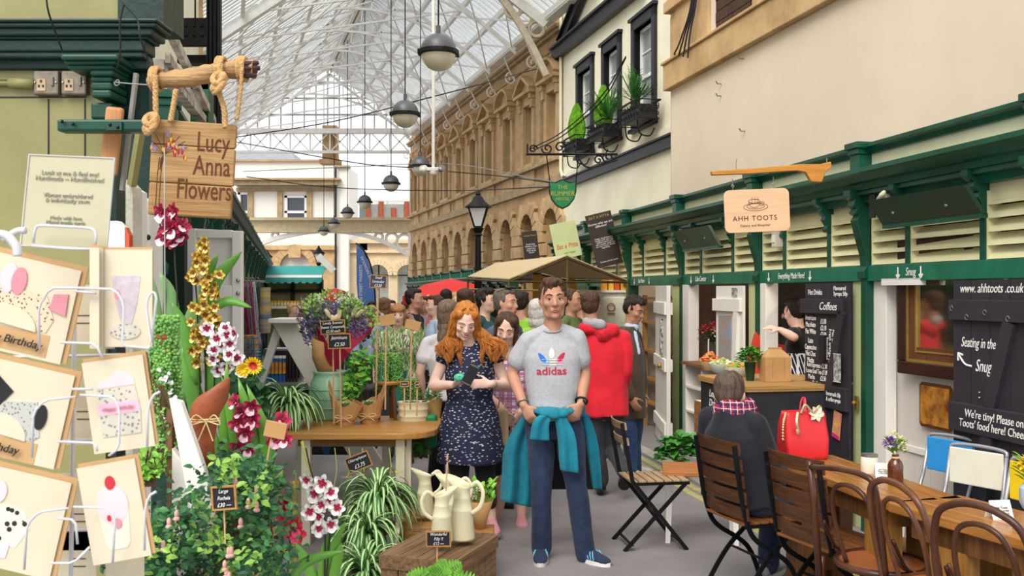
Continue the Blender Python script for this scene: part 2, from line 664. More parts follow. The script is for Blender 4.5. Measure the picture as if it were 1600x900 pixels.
 # ---- pub with black sash windows
pub = thing('pub_building','cream rendered pub front with three black framed sash windows and black timbers','building',(6.91,0,0))
PM = bframe(6.91,.2187)
e0,e1 = pl(1052,6.91,.2187),pl(879,6.91,.2187)
wins = []
for pa,pb in ((1027,990),(972,943),(929,903)):
 wins.append((pl(pa,6.91,.2187),pl(pb,6.91,.2187),5.05,7.28))
b = MB(PM)
openwall(b,e0 - 2,e1,0,12.5,[(w[0] + .12,w[1] - .12,w[2] + .05,w[3] - .12) for w in wins],0,.3)
b.build('wall',M_pubr,pub,world=True)
M_win = mat('sash_white','e9e8e4',0.5,var=.03)
M_blind = mat('window_net_glass','a3a8a6',0.15,col2='8a9090',scale=2.5,spec=.8)
for w in wins:
 b = MB(PM)
 a,c,z0,z1 = w
 for q,t in ((0,.0),(.05,.03)):
  b.box(a + q,a + .17,-.07 + t,.12,z0,z1 - q)
  b.box(c - .17,c - q,-.07 + t,.12,z0,z1 - q)
  b.box(a + q,c - q,-.07 + t,.12,z1 - .2,z1 - q)
 b.box(a - .05,c + .05,-.12,.02,z1,z1 + .07)
 b.box(a - .05,c + .05,-.12,.02,z0 - .08,z0)
 fr = b.build('window_frame',M_black,pub,world=True,bevel=.01)
 b = MB(PM)
 a += .17; c -= .17; z1 -= .2
 m_ = (z0 + z1) / 2
 for q in (a,c - .06):
  b.box(q,q + .06,.08,.15,z0,z1)
 for z in (z0,m_ - .03,z1 - .07):
  b.box(a,c,.08,.15,z,z + .07)
 b.box(a,c,.1,.13,(m_ + z1) / 2 - .01,(m_ + z1) / 2 + .015)
 b.build('sash',M_win,fr,world=True)
 b = MB(PM)
 b.box(a,c,.12,.125,z0,z1)
 b.build('pane',M_blind,fr,world=True)
b = MB(PM)
b.box(e0 - 2,e1 + .05,-.1,.02,4.38,4.58)
b.box(e0 - 2,e1 + .05,-.15,.02,4.58,4.62)
b.build('black_moulding',M_black,pub,world=True)
b = MB(PM)
b.box(e0 - 2,e1 + .02,-.06,.02,4.62,4.78)
b.tube([(e1 - .1,-.08,9),(e1 - .1,-.08,4.9),(e1 - .3,-.08,4.7),(e1 - .6,-.1,4.72)],.04,8)
b.build('drainpipe',M_pubr,pub,world=True)
def PBp(px,py):
 d = 6.91 / ((px - 800) / FP + .2187)
 return P(px,py,d)
for (p0,p1,w) in (((872,88),(1012,-25),.3),((884,72),(925,-25),.26)):
 b = MB()
 a_,c_ = PBp(*p0),PBp(*p1)
 nrm = V((-.977,-.214,0))
 b.bar(a_ + nrm * .12,c_ + nrm * .12,.14,w,up=(0,0,1))
 b.bar(a_ + nrm * .16 + V((0,0,w * .55)),c_ + nrm * .16 + V((0,0,w * .55)),.22,.06,up=(0,0,1))
 b.build('barge_board',M_black,pub,world=True)
 # ---- sandstone exchange building
ex = thing('sandstone_building','long golden sandstone building with pedimented windows above rusticated arches','building',(8.975,0,0))
EM = bframe(8.975,.3)
cx = math.sqrt(1 + .09)
E0,E1 = 25.4 * cx,46.2 * cx
b = MB(EM)
pitch = 2.06 * cx
cen = [26.15 * cx + i * pitch for i in range(10)]
holes = [(c - .42,c + .42,5.45,7.15) for c in cen]
openwall(b,E0,E1,4.75,8.75,holes,0,.5)
b.build('wall',M_stone,ex,world=True)
for i,c in enumerate(cen):
 b = MB(EM)
 for sx in (-1,1):
  b.box(c + sx * .42 - .01 * sx,c + sx * .62,-.08,.02,5.3,7.25)
  b.prism([(c + sx * .45,7.25),(c + sx * .68,7.25),(c + sx * .68,7.42),(c + sx * .45,7.42)],-.2,.02)
  b.box(c + sx * .47,c + sx * .65,-.16,.02,7.0,7.3)
 b.box(c - .62,c + .62,-.08,.02,7.15,7.4)
 b.box(c - .78,c + .78,-.28,.02,7.4,7.5)
 if i % 2:   # triangular
  b.prism([(c - .78,7.5),(c + .78,7.5),(c,7.95)],-.08,.02)
  b.bar(EM.to_3x3().inverted() @ V((0,0,0)) + V((c - .8,-.14,7.53)),V((c,-.14,7.98)),.3,.09,up=(0,0,1))
  b.bar(V((c,-.14,7.98)),V((c + .8,-.14,7.53)),.3,.09,up=(0,0,1))
 else:
  pts = arc((c,0,7.1),.88,28,152,8)
  b.prism([(p.x,p.z) for p in pts],-.08,.02)
  for k in range(8):
   b.bar(V((pts[k].x,-.14,pts[k].z + .03)),V((pts[k + 1].x,-.14,pts[k + 1].z + .03)),.3,.09,up=(0,0,1))
 b.box(c - .7,c + .7,-.16,.02,5.28,5.4)
 b.box(c - .62,c + .62,-.06,.02,4.8,5.28)
 wf = b.build('window_surround',M_stone2,ex,world=True,bevel=.01)
 b = MB(EM)
 b.box(c - .42,c - .35,.2,.27,5.4,7.15); b.box(c + .35,c + .42,.2,.27,5.4,7.15)
 b.box(c - .42,c + .42,.2,.27,6.24,6.3); b.box(c - .02,c + .02,.22,.26,5.4,7.15)
 b.build('sash',M_win,wf,world=True)
 b = MB(EM)
 b.box(c - .42,c + .42,.24,.25,5.4,7.15)
 b.build('pane',M_glass,wf,world=True)
 # cornice, string course, pilaster strips
b = MB(EM)
b.box(E0,E1,-.12,.02,4.55,4.8)
b.box(E0,E1,-.2,.02,5.18,5.28)
b.box(E0,E1,-.05,.02,8.25,8.32)
b.box(E0,E1,-.14,.02,8.62,8.7)
b.box(E0,E1,-.22,.02,8.7,8.8)
b.box(E0,E1,-.05,.3,8.8,9.05)
for i in range(0,10,3):
 x = cen[i] + pitch * .5
 b.box(x - .2,x + .2,-.1,.02,5.28,8.3)
b.build('cornice',M_stoneg,ex,world=True,bevel=.012)
# rusticated ground floor with arches
b = MB(EM)
aw = .58
for i,c in enumerate(cen):
# arch header block with semicircular cut
 top = 4.55; spring = 3.35
 out = [(c - pitch / 2,top),(c - pitch / 2,spring)] + [(p.x,p.z) for p in arc((c,0,spring),aw,180,0,10)] + [(c + pitch / 2,spring),(c + pitch / 2,top)]
 b.prism(out,0,.45)
 b.box(c - pitch / 2,c - aw,0.0,.45,0,spring)
 b.box(c + aw,c + pitch / 2,0.0,.45,0,spring)
b.box(E0,cen[0] - pitch / 2,0,.45,0,4.55)
b.box(cen[-1] + pitch / 2,E1,0,.45,0,4.55)
b.build('ground_floor_wall',M_stone,ex,world=True)
b = MB(EM)
for i,c in enumerate(cen + [cen[-1] + pitch]):
 x0,x1 = c - pitch + aw,c - aw
 if i == 0:
  x0 = E0
 if i == 10:
  x1 = E1
 for j in range(9):
  z = .1 + j * .37
  ins = 0.0 if j % 2 else .1
  b.box(x0 - .02 + ins,x1 + .02 - ins,-.11,.02,z,z + .34)
for c in cen:
 for k in range(9):
  a = R(180 * (k + .5) / 9)
  r0,r1 = aw + .02,aw + (.52 if k % 2 == 0 else .4)
  if k == 4:
   r1 = .9
  da = R(180 / 9 * .46)
  b.prism([(c + r * math.cos(q),3.35 + r * math.sin(q)) for r,q in ((r0,a - da),(r1,a - da),(r1,a + da),(r0,a + da))],-.12,.02)
b.build('rusticated_blocks',M_stone2,ex,world=True,bevel=.02)
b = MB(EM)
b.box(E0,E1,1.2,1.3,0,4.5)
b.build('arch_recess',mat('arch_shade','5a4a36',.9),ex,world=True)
b = MB(EM)
for c in cen:
 b.box(c - .03,c + .03,.5,.56,0,3.9)
 b.box(c - aw,c + aw,.5,.56,2.4,2.46)
b.build('arch_glazing_bar',M_black,ex,world=True)
# scroll brackets carrying the roof gutter
for i in range(10):
 b = MB(EM)
 x = cen[i] + pitch / 2
 b.tube(spiral((x,-.25,8.15),.2,1.4,90,16,'yz'),.025,5)
 b.tube(spline([(x,-.2,9.0),(x,-.45,8.85),(x,-.3,8.4),(x,-.1,8.1)],5),.025,5)
 b.build('scroll_bracket',M_ironc,ex,world=True)
 # ---- glazed market roof
rf = thing('market_roof','white iron and glass pitched roof spanning the street with glazed far gable','roof',(4.81,0,9))
RB = .3; ra,la,ga = 8.46,-.6,4.81
zr,zrl,zg = 9.0,8.35,11.9
D0,D1 = 22.0,43.75
def rp(a,d,z): return V((a - RB * d,d,z))
def slope(t,d,side,dz=0.0):
 """t = 0 at the ridge, 1 at the eave"""
 a = ga + (ra - ga if side > 0 else la - ga) * t
 z = zg + ((zr if side > 0 else zrl) - zg) * t
 return rp(a,d,z + dz)
for side in (1,-1):
 b = MB()
 n = 72
 for i in range(n + 1):
  d = D0 + (D1 - D0) * i / n
  b.bar(slope(0,d,side),slope(1,d,side),.06,.08)
 b.build('glazing_bar',M_ironc,rf,world=True)
 for t in (.02,.2,.4,.6,.8,.99):
  b = MB()
  b.bar(slope(t,D0,side,-.12),slope(t,D1,side,-.12),.1,.16)
  b.build('purlin',M_ironc,rf,world=True)
 b = MB()
 q = [slope(0,D0,side,.05),slope(0,D1,side,.05),slope(1,D1,side,.05),slope(1,D0,side,.05)]
 b.add(q + [p + V((0,0,.012)) for p in q],[(0,1,2,3),(7,6,5,4),(0,4,5,1),(1,5,6,2),(2,6,7,3),(3,7,4,0)])
 M_rg = MATS.get('roof_glass')
 if not M_rg:
  M_rg = mat('roof_glass','dfe6ea',.3,var=0)
  n_ = M_rg.node_tree
  tr = n_.nodes.new('ShaderNodeBsdfTransparent'); mx = n_.nodes.new('ShaderNodeMixShader')
  mx.inputs[0].default_value = .05
  tr.inputs[0].default_value = (.74,.78,.83,1); tl = n_.nodes.new('ShaderNodeBsdfTranslucent'); tl.inputs[0].default_value = (.85,.88,.9,1)
  n_.links.new(tr.outputs[0],mx.inputs[1]); n_.links.new(tl.outputs[0],mx.inputs[2])
  n_.links.new(mx.outputs[0],n_.nodes['Material Output'].inputs[0])
 b.build('roof_glass',M_rg,rf,world=True)
b = MB()
b.bar(rp(ga,D0,zg - .05),rp(ga,D1,zg - .05),.5,.12)
b.bar(rp(ga,D0,zg + .2),rp(ga,D1,zg + .2),.9,.1)
b.build('ridge_beam',mat('ridge_grey','8d857a',.7),rf,world=True)
for a_,z_ in ((ra + .1,zr - .1),(la - .1,zrl - .1)):
 b = MB()
 b.bar(rp(a_,D0,z_),rp(a_,D1,z_),.3,.22)
 b.build('gutter',M_ironc,rf,world=True)
td = [25.2 + 2.65 * i for i in range(8)]
for i,d in enumerate(td):
 b = MB()
 w = .09 if i else .2
 L_,R_,T_ = slope(1,d,-1,-.3),slope(1,d,1,-.3),slope(0,d,1,-.3)
 b.bar(L_,T_,w,w * 1.2); b.bar(R_,T_,w,w * 1.2)
 # lower arched chord and lattice
 ch = []
 for k in range(13):
  t = k / 12
  x = L_.lerp(R_,t)
  x.z = 8.6 + 2.1 * math.sin(pi * t) ** .8
  ch.append(x)
 for k in range(12):
  b.bar(ch[k],ch[k + 1],.07,.07)
  up0 = slope(abs(1 - k / 6),d,-1 if k < 6 else 1,-.3)
  up1 = slope(abs(1 - (k + 1) / 6),d,-1 if k + 1 < 6 else 1,-.3)
  b.bar(ch[k],up1,.04,.04); b.bar(ch[k + 1],up0,.04,.04)
 b.bar(slope(.72,d,-1,-.3),slope(.6,d,1,-.3),.05,.05)
 b.build('truss',M_ironc,rf,world=True)
 if i < 7:
  b = MB()
  for side in (-1,1):
   for t0,t1 in ((0.05,.35),(.35,.68),(.68,.97)):
    b.bar(slope(t0,d,side,-.32),slope(t1,d + 2.65,side,-.32),.035,.05)
    b.bar(slope(t1,d,side,-.32),slope(t0,d + 2.65,side,-.32),.035,.05)
  b.build('wind_brace',M_ironc,rf,world=True)
  # spandrel arch of the nearest frame on the right
b = MB()
d = 25.2
for k in range(10):
 t = k / 10
 p0 = slope(1 - .45 * t,d,1,-.45 - 1.2 * (1 - t) ** 2); p1 = slope(1 - .45 * (t + .1),d,1,-.45 - 1.2 * (1 - t - .1) ** 2)
 b.bar(p0,p1,.25,.16)
for t in (.93,.84,.76):
 c = slope(t,d,1,-.62)
 b.tube([c + V((.2 * math.cos(q * pi / 8),0,.2 * math.sin(q * pi / 8))) for q in range(16)],.05,6,closed=True)
b.build('spandrel',mat('cream_iron','c9bca2',.6),rf,world=True)
# far gable
b = MB()
d = D1 + .05
xs0,xs1 = slope(1,d,-1).x,slope(1,d,1).x
zc = 9.0
n = 17
for i in range(n + 1):
 x = xs0 + (xs1 - xs0) * i / n
 xr = slope(0,d,1).x
 zt = zg + (zr - zg) * (x - xr) / (xs1 - xr) if x > xr else zg + (zrl - zg) * (x - xr) / (xs0 - xr)
 if zt > zc:
  b.bar((x,d,zc),(x,d,zt),.05,.05,up=(0,1,0))
for z in (9.75,10.5,11.2):
 tl_ = (zg - z) / (zg - zrl); tr_ = (zg - z) / (zg - zr)
 b.bar(slope(tl_,d,-1),slope(tr_,d,1),.06,.07)
b.build('gable_bars',mat('gable_iron','b3aa9a',.6),rf,world=True)
b = MB()
b.bar((xs0,d,zc),(xs1,d,zc),.3,.22)
b.bar((xs0,d,zc - .95),(xs1,d,zc - .95),.16,.12)
for i in range(10):
 x0 = xs0 + (xs1 - xs0) * i / 10; x1 = xs0 + (xs1 - xs0) * (i + 1) / 10
 b.bar((x0,d,zc),(x1,d,zc - .95),.05,.05); b.bar((x1,d,zc),(x0,d,zc - .95),.05,.05)
 b.bar((x0,d,zc),(x0,d,zc - .95),.06,.06,up=(0,1,0))
b.build('lattice_girder',M_ironc,rf,world=True)
b = MB()
p = P(516,205,44.2)
b.box(p.x - .33,p.x + .33,44,44.6,7.6,9.3)
b.box(p.x - .45,p.x + .45,43.9,44.7,7.55,7.75)
b.build('stone_pier',M_stone2,rf,world=True)
# ---- cream iron arch beam across the street
ib = thing('iron_arch_bridge','cream iron beam with an arched rib and ring brackets spanning the street','beam',(-9,47,0))
b = MB()
x0,x1 = P(385,0,47).x,P(647,0,47).x
z0,z1 = P(0,362,47).z,P(0,345,47).z
b.box(x0,x1,46.8,47.3,z0,z1)
b.box(x0 - .2,x1,46.6,47.4,z1,z1 + .14)
b.box(x0 - .1,x1,46.7,47.35,z0 - .05,z0 + .05)
b.build('beam',mat('beam_cream','c9b994',.7,var=.1),ib,world=True)
b = MB()
pts = [P(x,y,47) for x,y in ((388,392),(415,378),(450,368),(500,361),(550,364),(600,378),(645,402))]
sp_ = spline(pts,4)
for k in range(len(sp_) - 1):
 b.bar(sp_[k],sp_[k + 1],.3,.2)
for x,y,r in ((592,370,6),(612,373,9),(632,378,12),(430,368,5)):
 c = P(x,y,47); rr = r / FP * 47
 b.tube([c + V((rr * math.cos(q * pi / 8),0,rr * math.sin(q * pi / 8))) for q in range(16)],.07,6,closed=True)
c = P(643,0,47)
b.box(c.x - .15,c.x + .15,46.8,47.2,0,z0); b.box(x0,x0 + .3,46.8,47.2,0,z0)
b.build('arched_rib',M_ironc,ib,world=True)
# ---- far buildings
M_fw = mat('far_white_wall','e9e4da',.85,var=.04,scale=.4)
fb = thing('white_building','white rendered building with sash windows and slate roof closing the street','building',(-11,55,0))
def FX(px,d=55): return P(px,0,d).x
def FZ(py,d=55): return P(0,py,d).z
b = MB()
openwall(b,FX(330),FX(528),0,FZ(252),[(FX(445),FX(480),FZ(345),FZ(305)),(FX(372),FX(391),FZ(345),FZ(300)),(FX(440),FX(487),0,FZ(416))],55,55.5)
b.box(FX(528),FX(546),54.7,58,0,FZ(262))
b.build('wall',M_fw,fb,world=True)
b = MB()
b.box(FX(370),FX(531),54.2,55,FZ(291),FZ(284)); b.box(FX(370),FX(535),54,55,FZ(284),FZ(281))
b.box(FX(370),FX(528),54.8,55,FZ(299),FZ(294))
for px in (392,438,484):
 b.box(FX(px) - .15,FX(px) + .15,54.85,55,FZ(345),FZ(297))
b.box(FX(528),FX(548),54.5,55,FZ(264),FZ(260))
b.box(FX(330),FX(528),54.8,55.4,FZ(253),FZ(250))
b.build('cornice',M_stoneg,fb,world=True)
for a_,c_,t_ in ((445,480,305),(372,391,300)):
 b = MB()
 for q in (FX(a_),FX(c_) - .15):
  b.box(q,q + .15,54.95,55.2,FZ(345),FZ(t_))
 for z in (FZ(345),FZ(333),FZ(t_) - .15):
  b.box(FX(a_),FX(c_),54.95,55.2,z,z + .13)
 w = b.build('window',M_win,fb,world=True)
 b = MB(); b.box(FX(a_),FX(c_),55.15,55.2,FZ(345),FZ(t_)); b.build('pane',M_dglass,w,world=True)
b = MB()
M_slr = mat('slate_roof','8c8d90',.7,var=.15,scale=3)
q = [(FX(330),55.2,FZ(252)),(FX(462),55.2,FZ(252)),(FX(425),60,FZ(218)),(FX(330),60,FZ(218)),(FX(330),66,FZ(252)),(FX(462),66,FZ(252))]
b.add(q,[(0,1,2,3),(1,5,2),(3,2,5,4)])
b.build('roof',M_slr,fb,world=True)
b = MB()
b.box(FX(412),FX(440),54.7,55,0,FZ(385)); b.box(FX(487),FX(527),54.7,55,0,FZ(385));
cxx,czz = (FX(440) + FX(487)) / 2,FZ(418)
rr = (FX(487) - FX(440)) / 2
out = [(FX(440),FZ(385)),(FX(440),czz)] + [(p.x,p.z) for p in arc((cxx,0,czz),rr,180,0,12)] + [(FX(487),czz),(FX(487),FZ(385))]
b.prism(out,54.7,55.1)
b.box(FX(410),FX(528),54.5,54.72,FZ(391),FZ(384))
b.box(cxx - .35,cxx + .35,54.45,54.75,FZ(403),FZ(388))
for k in range(12):
 a = pi * (k + .5) / 12
 b.prism([(cxx + r * math.cos(t),czz + r * math.sin(t)) for r,t in ((rr,a - .125),(rr + .45,a - .125),(rr + .45,a + .125),(rr,a + .125))],54.55,54.75)
b.build('stone_entrance',M_stone2,fb,world=True)
b = MB(); b.box(FX(438),FX(489),55.6,55.8,0,FZ(395)); b.build('dark_doorway',mat('far_dark','2b2b2e',.6),fb,world=True)
b = MB(); b.tube([(FX(527),54.5,0),(FX(527),54.5,FZ(262))],.07,6); b.build('drainpipe',M_black,fb,world=True)
tb = thing('terrace_building','distant white building with brick piers and a glazed roof terrace','building',(-6,62,0))
b = MB()
def TX(px): return P(px,0,62).x
def TZ(py): return P(0,py,62).z
b.box(TX(546),TX(660),62,63,TZ(378),TZ(342)); b.box(TX(546),TX(660),61.6,63,TZ(347),TZ(342))
b.box(TX(546),TX(660),61.9,62.1,TZ(315),TZ(311))
for px in range(572,650,2):
 b.box(TX(px),TX(px) + .02,61.9,61.95,TZ(340),TZ(313))
b.build('parapet',M_fw,tb,world=True)
for px in (547,572,592,612,632):
 b = MB(); b.box(TX(px),TX(px) + .3,61.8,62.3,TZ(341),TZ(315 if px != 612 else 325))
 b.build('brick_pier',mat('red_brick','9a4c34',.85,var=.2),tb,world=True)
b = MB(); b.box(TX(560),TX(655),62.4,62.5,TZ(341),TZ(318)); b.build('terrace_glass',mat('terrace_glass','8b9a9c',.1,var=.2,scale=1.5),tb,world=True)
b = MB(); b.box(TX(575),TX(650),66,70,TZ(318),TZ(300)); b.box(TX(575),TX(592),65.8,66,TZ(312),TZ(304)); b.build('roof_shed',mat('pale_slate','cfd0d2',.8),tb,world=True)
sa = thing('stone_arcade','pale sandstone arcade with round arched openings behind the blue flag','building',(-5,56,0))
b = MB()
z0 = FZ(430)
for ca,cb in ((573,606),(620,652)):
 c = (FX(ca) + FX(cb)) / 2; r = (FX(cb) - FX(ca)) / 2
 out = [(FX(ca) - .45 * (1 if ca == 573 else .6),FZ(378))]
 out += [(FX(ca) - .45 * (1 if ca == 573 else .6),z0)] + [(p.x,p.z) for p in arc((c,0,z0),r,180,0,12)] + [(FX(cb) + .25,z0),(FX(cb) + .25,FZ(378))]
 b.prism(out,55.3,55.9)
 for k in range(12):
  a = pi * (k + .5) / 12
  b.prism([(c + q * math.cos(t),z0 + q * math.sin(t)) for q,t in ((r,a - .125),(r + .3,a - .125),(r + .3,a + .125),(r,a + .125))],55.1,55.3)
b.box(FX(546),FX(573),55.3,55.9,0,FZ(378)); b.box(FX(606),FX(620),55.3,55.9,0,z0)
b.box(FX(546),FX(660),55,55.9,FZ(380),FZ(374)); b.box(FX(546),FX(660),55.1,55.9,FZ(395),FZ(391))
b.build('wall',mat('pale_sandstone','d8c19c',.85,var=.08,scale=2),sa,world=True,bevel=.01)
b = MB()
for ca,cb in ((573,606),(620,652)):
 c = (FX(ca) + FX(cb)) / 2
 b.box(c - .04,c + .04,55.6,55.66,0,FZ(413)); b.box(FX(ca),FX(cb),55.6,55.66,z0 - .04,z0 + .04)
b.build('glazing_bar',M_black,sa,world=True)
b = MB(); b.box(FX(570),FX(655),56.4,56.5,0,FZ(405)); b.build('pane',mat('pale_window','cdd6d4',.2),sa,world=True)
# ================================================================== MARKET ARCADES
M_louv = mat('louvre_cream','dcd8ac',.6,var=.05,scale=4)
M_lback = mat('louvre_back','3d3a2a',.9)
def arcade(root,posts,sx,detail=True,mull=(.3,.72),openings=True,lowz=1.77,dz=0.0):
 """timber arcade above the stalls, in the root's frame: x*sx into the building, y along the street"""
 y0,y1 = posts[0],posts[-1]
 def bx(b,x0,x1,ya,yb,z0,z1,m=None):
  b.box(min(x0 * sx,x1 * sx),max(x0 * sx,x1 * sx),ya,yb,z0 + dz,z1 + dz,m)
 def prof(b,out,ya,yb):
  n = len(out)
  vs = [(x * sx,ya,z + dz) for x,z in out] + [(x * sx,yb,z + dz) for x,z in out]
  fs = [tuple(range(n)),tuple(range(2 * n - 1,n - 1,-1))]
  for i in range(n):
   j = (i + 1) % n
   fs.append((j,i,n + i,n + j))
  b.add(vs,fs)
 b = MB()
 prof(b,[(.05,2.40),(-.12,2.40),(-.13,2.44),(-.17,2.45),(-.21,2.49),(-.23,2.50),(-.23,2.53),(.05,2.55)],y0,y1)
 prof(b,[(.05,2.32),(-.05,2.32),(-.06,2.36),(-.10,2.37),(-.10,2.40),(.05,2.40)],y0,y1)
 b.build('cornice',M_green,root)
 b = MB(); bx(b,.0,.05,y0,y1,2.53,2.68); b.build('fascia',M_cream,root)
 b = MB()
 prof(b,[(.08,2.66),(-.03,2.66),(-.05,2.69),(-.08,2.70),(-.08,2.725),(-.03,2.735),(.08,2.735)],y0,y1)
 b.build('top_rail',M_green,root)
 b = MB(); bx(b,-.02,.07,y0,y1,lowz,1.88); b.build('header_beam',M_green2,root,bevel=.004)
 b = MB(); bx(b,.02,.06,y0,y1,2.22,2.34); b.build('board',M_louv,root)
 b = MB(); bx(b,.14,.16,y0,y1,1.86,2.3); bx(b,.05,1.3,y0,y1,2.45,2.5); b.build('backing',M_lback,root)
 for i,p in enumerate(posts):
  b = MB()
  bx(b,-.03,.1,p - .035,p + .035,0,2.4)
  # tall console
  prof(b,[(0,1.78),(-.05,1.79),(-.055,1.84),(-.03,1.87),(-.035,1.95),(-.08,2.10),(-.105,2.2),(-.085,2.23),(-.12,2.25),(-.10,2.28),(-.13,2.30),(-.12,2.34),(-.16,2.36),(-.16,2.41),(0,2.41)],p - .045,p + .045)
  bx(b,-.10,.08,p - .06,p + .06,2.53,2.70); bx(b,-.13,.1,p - .085,p + .085,2.70,2.745); bx(b,-.115,.1,p - .07,p + .07,2.66,2.70)
  b.build('post',M_green,root,bevel=.004)
 for i in range(len(posts) - 1):
  a,c = posts[i],posts[i + 1]
  ms = [a + .035] + [a + (c - a) * t for t in mull] + [c - .035]
  for j in range(1,len(ms) - 1):
   b = MB()
   bx(b,-.01,.08,ms[j] - .025,ms[j] + .025,1.87,2.34)
   prof(b,[(0,2.14),(-.04,2.15),(-.045,2.17),(-.03,2.2),(-.06,2.24),(-.05,2.27),(-.09,2.30),(-.08,2.33),(-.13,2.36),(-.13,2.40),(0,2.40)],ms[j] - .03,ms[j] + .03)
   b.build('mullion',M_green,root,bevel=.003)
  for j in range(len(ms) - 1):
   b = MB()
   ya,yb = ms[j] + .02,ms[j + 1] - .02
   for k in range(5):
    z = 1.885 + k * .078
    prof(b,[(.0,z),(.012,z),(.085,z + .075),(.073,z + .078)],ya,yb)
   bx(b,.0,.09,ya,ya + .012,1.88,2.28); bx(b,.0,.09,yb - .012,yb,1.88,2.28)
   b.build('louvre_panel',M_louv,root)
arc_r = thing('market_arcade','green and cream timber arcade with louvres above the stalls on the right','arcade',AO,AR)
ps = [3.32 / .9845,5.03 / .9845,As(1355),As(1187),As(1067),As(985),14.35 / .9845,16.3 / .9845]
arcade(arc_r,ps,1)
# pale pilasters beside the posts
for i in (2,3,4,5):
 b = MB()
 w = {2: .16,3: .2,4: .3,5: .2}[i]
 b.box(-.01,.09,ps[i] + .036,ps[i] + .036 + .0,0,1.77) if False else None
 b.box(0.0,.09,ps[i] + .036,ps[i] + .036 + w,0,1.77)
 b.build('pilaster',mat('pilaster_green','c3ca96',.5,var=.06,scale=2),arc_r,bevel=.004)
 # interiors, back to front (index = post on the near side)
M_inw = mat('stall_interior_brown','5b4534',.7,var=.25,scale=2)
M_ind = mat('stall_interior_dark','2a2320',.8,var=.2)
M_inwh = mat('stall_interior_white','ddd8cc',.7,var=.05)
def interior(y0,y1,m,depth=1.4,side=None):
 b = MB()
 b.box(depth,depth + .03,y0,y1,0,2.4)
 b.box(.1,depth,y1 - .03,y1,0,2.4)
 b.box(.1,depth,y0,y0 + .03,0,2.4)
 b.box(.1,depth,y0,y1,2.38,2.42)
 return b.build('stall_interior',m,arc_r)
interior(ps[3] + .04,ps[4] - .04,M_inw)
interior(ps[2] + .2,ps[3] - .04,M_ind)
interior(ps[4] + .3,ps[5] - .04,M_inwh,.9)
b = MB()
b.box(.1,.14,ps[5] + .2,ps[-1],0,1.77)
b.build('stall_boarding',M_cream,arc_r)
# far lower arcade in front of the sandstone building
arc_f = thing('far_arcade','pale green low arcade running along the foot of the sandstone building','arcade',(0.02,17.4,0),math.atan(.208))
n = 10; L = 18.5
arcade(arc_f,[i * L / n for i in range(n + 1)],1,lowz=1.6,dz=-.52,mull=(.5,))
b = MB(); b.box(.05,.1,0,L,0,1.3); b.build('stall_boarding',M_cream,arc_f)
for i in range(60):
 b = MB()
 b.box(-.09,-.01,.15 + i * .31,.2 + i * .31,2.02,2.14)
 b.build('fascia_block',M_green2,arc_f)
 # left arcade
LR = math.atan(.233)
arc_l = thing('left_arcade','green bracketed arcade cornice receding along the left side of the street','arcade',(-.685,0,0),LR)
pl_ = [5.15 + 1.75 * i for i in range(15)]
arcade(arc_l,pl_,-1,mull=(.25,.5,.75))
b = MB()
b.box(-.12,-.08,6.0,pl_[-1],0,1.77)
b.build('stall_boarding',M_pale,arc_l)
b = MB()
b.box(-.12,.0,pl_[0],12.4,1.0,1.78); b.build('dark_boarding',mat('dark_green_board','0e2a20',.6),arc_l)
# left tall building, black steelwork
lb = thing('left_building','cream building rising behind the left arcade beside the black steel frame','building',(-2.3,6,0))
b = MB()
LM = Matrix.Translation((-2.0,0,0)) @ RZ(LR)
b.M = LM
b.box(-.4,0,4.5,22.5,2.56,9.5)
b.build('wall',M_pubr,lb,world=True)
b = MB(LM)
b.box(-.02,.06,22.0,22.4,2.56,9.5)
b.build('stone_quoin',M_stone2,lb,world=True)
st = thing('steel_frame','black riveted steel beam and column standing behind the driftwood sign','frame',(-3.9,12,0))
b = MB()
p0,p1 = P(268,92,12),P(326,28,12)
b.box(p0.x,p1.x,12,12.4,p0.z + .25,p1.z)
b.box(p0.x,p1.x,11.95,12.05,p0.z + .16,p0.z + .25)
b.box(p0.x,p1.x,12.2,12.4,p0.z,p0.z + .1)
for i in range(4):
 for j in range(2):
  b.sphere((p0.x + .08 + i * .1,11.99,p1.z - .1 - j * .12),.018,8,6)
b.build('beam',M_iron,st,world=True)
b = MB()
p0,p1 = P(324,190,12),P(343,-30,12)
for i in range(6):
 x = p0.x + (p1.x - p0.x) * i / 6
 b.box(x,x + .018,11.96 + .02 * (i % 2),12.1,0,p1.z)
b.box(p0.x,p1.x,12.02,12.1,0,p1.z)
b.build('column',M_iron,st,world=True)
b = MB()
for px in (280,305):
 q = P(px,40,12)
 b.tube([q,q + V((0,0,1.5))],.012,6)
b.build('tie_rod',M_iron,st,world=True)
# ================================================================== LEFT KIOSK (end wall faces the camera)
KD = 3.3
def K(px,py,dd=0.0): return P(px,py,KD) + V((0,dd,0))
kz = lambda py: P(0,py,KD).z
kx = lambda px: P(px,0,KD).x
M_kpale = mat('kiosk_wall_green','96925e',.5,col2='868252',scale=1.6,bump=.06)
M_kd = mat('kiosk_dark_green','0a2c22',.4,var=.3,scale=5,bump=.1)
ki = thing('flower_kiosk','dark green and pale green kiosk end with a moulded cornice at the upper left','kiosk',(kx(60),KD,0))
b = MB()
b.box(kx(-120),kx(165),KD,KD + .06,0,kz(95))
b.box(kx(-120),kx(190),KD + .02,KD + .08,kz(60),kz(-60))
b.build('wall',M_kpale,ki,world=True)
b = MB()
for px in (76,133):
 b.box(kx(px) - .002,kx(px) + .002,KD - .003,KD,kz(300),kz(155))
b.box(kx(-100),kx(135),KD - .003,KD,kz(153),kz(151))
b.build('board_joint',M_black,ki,world=True)
b = MB()
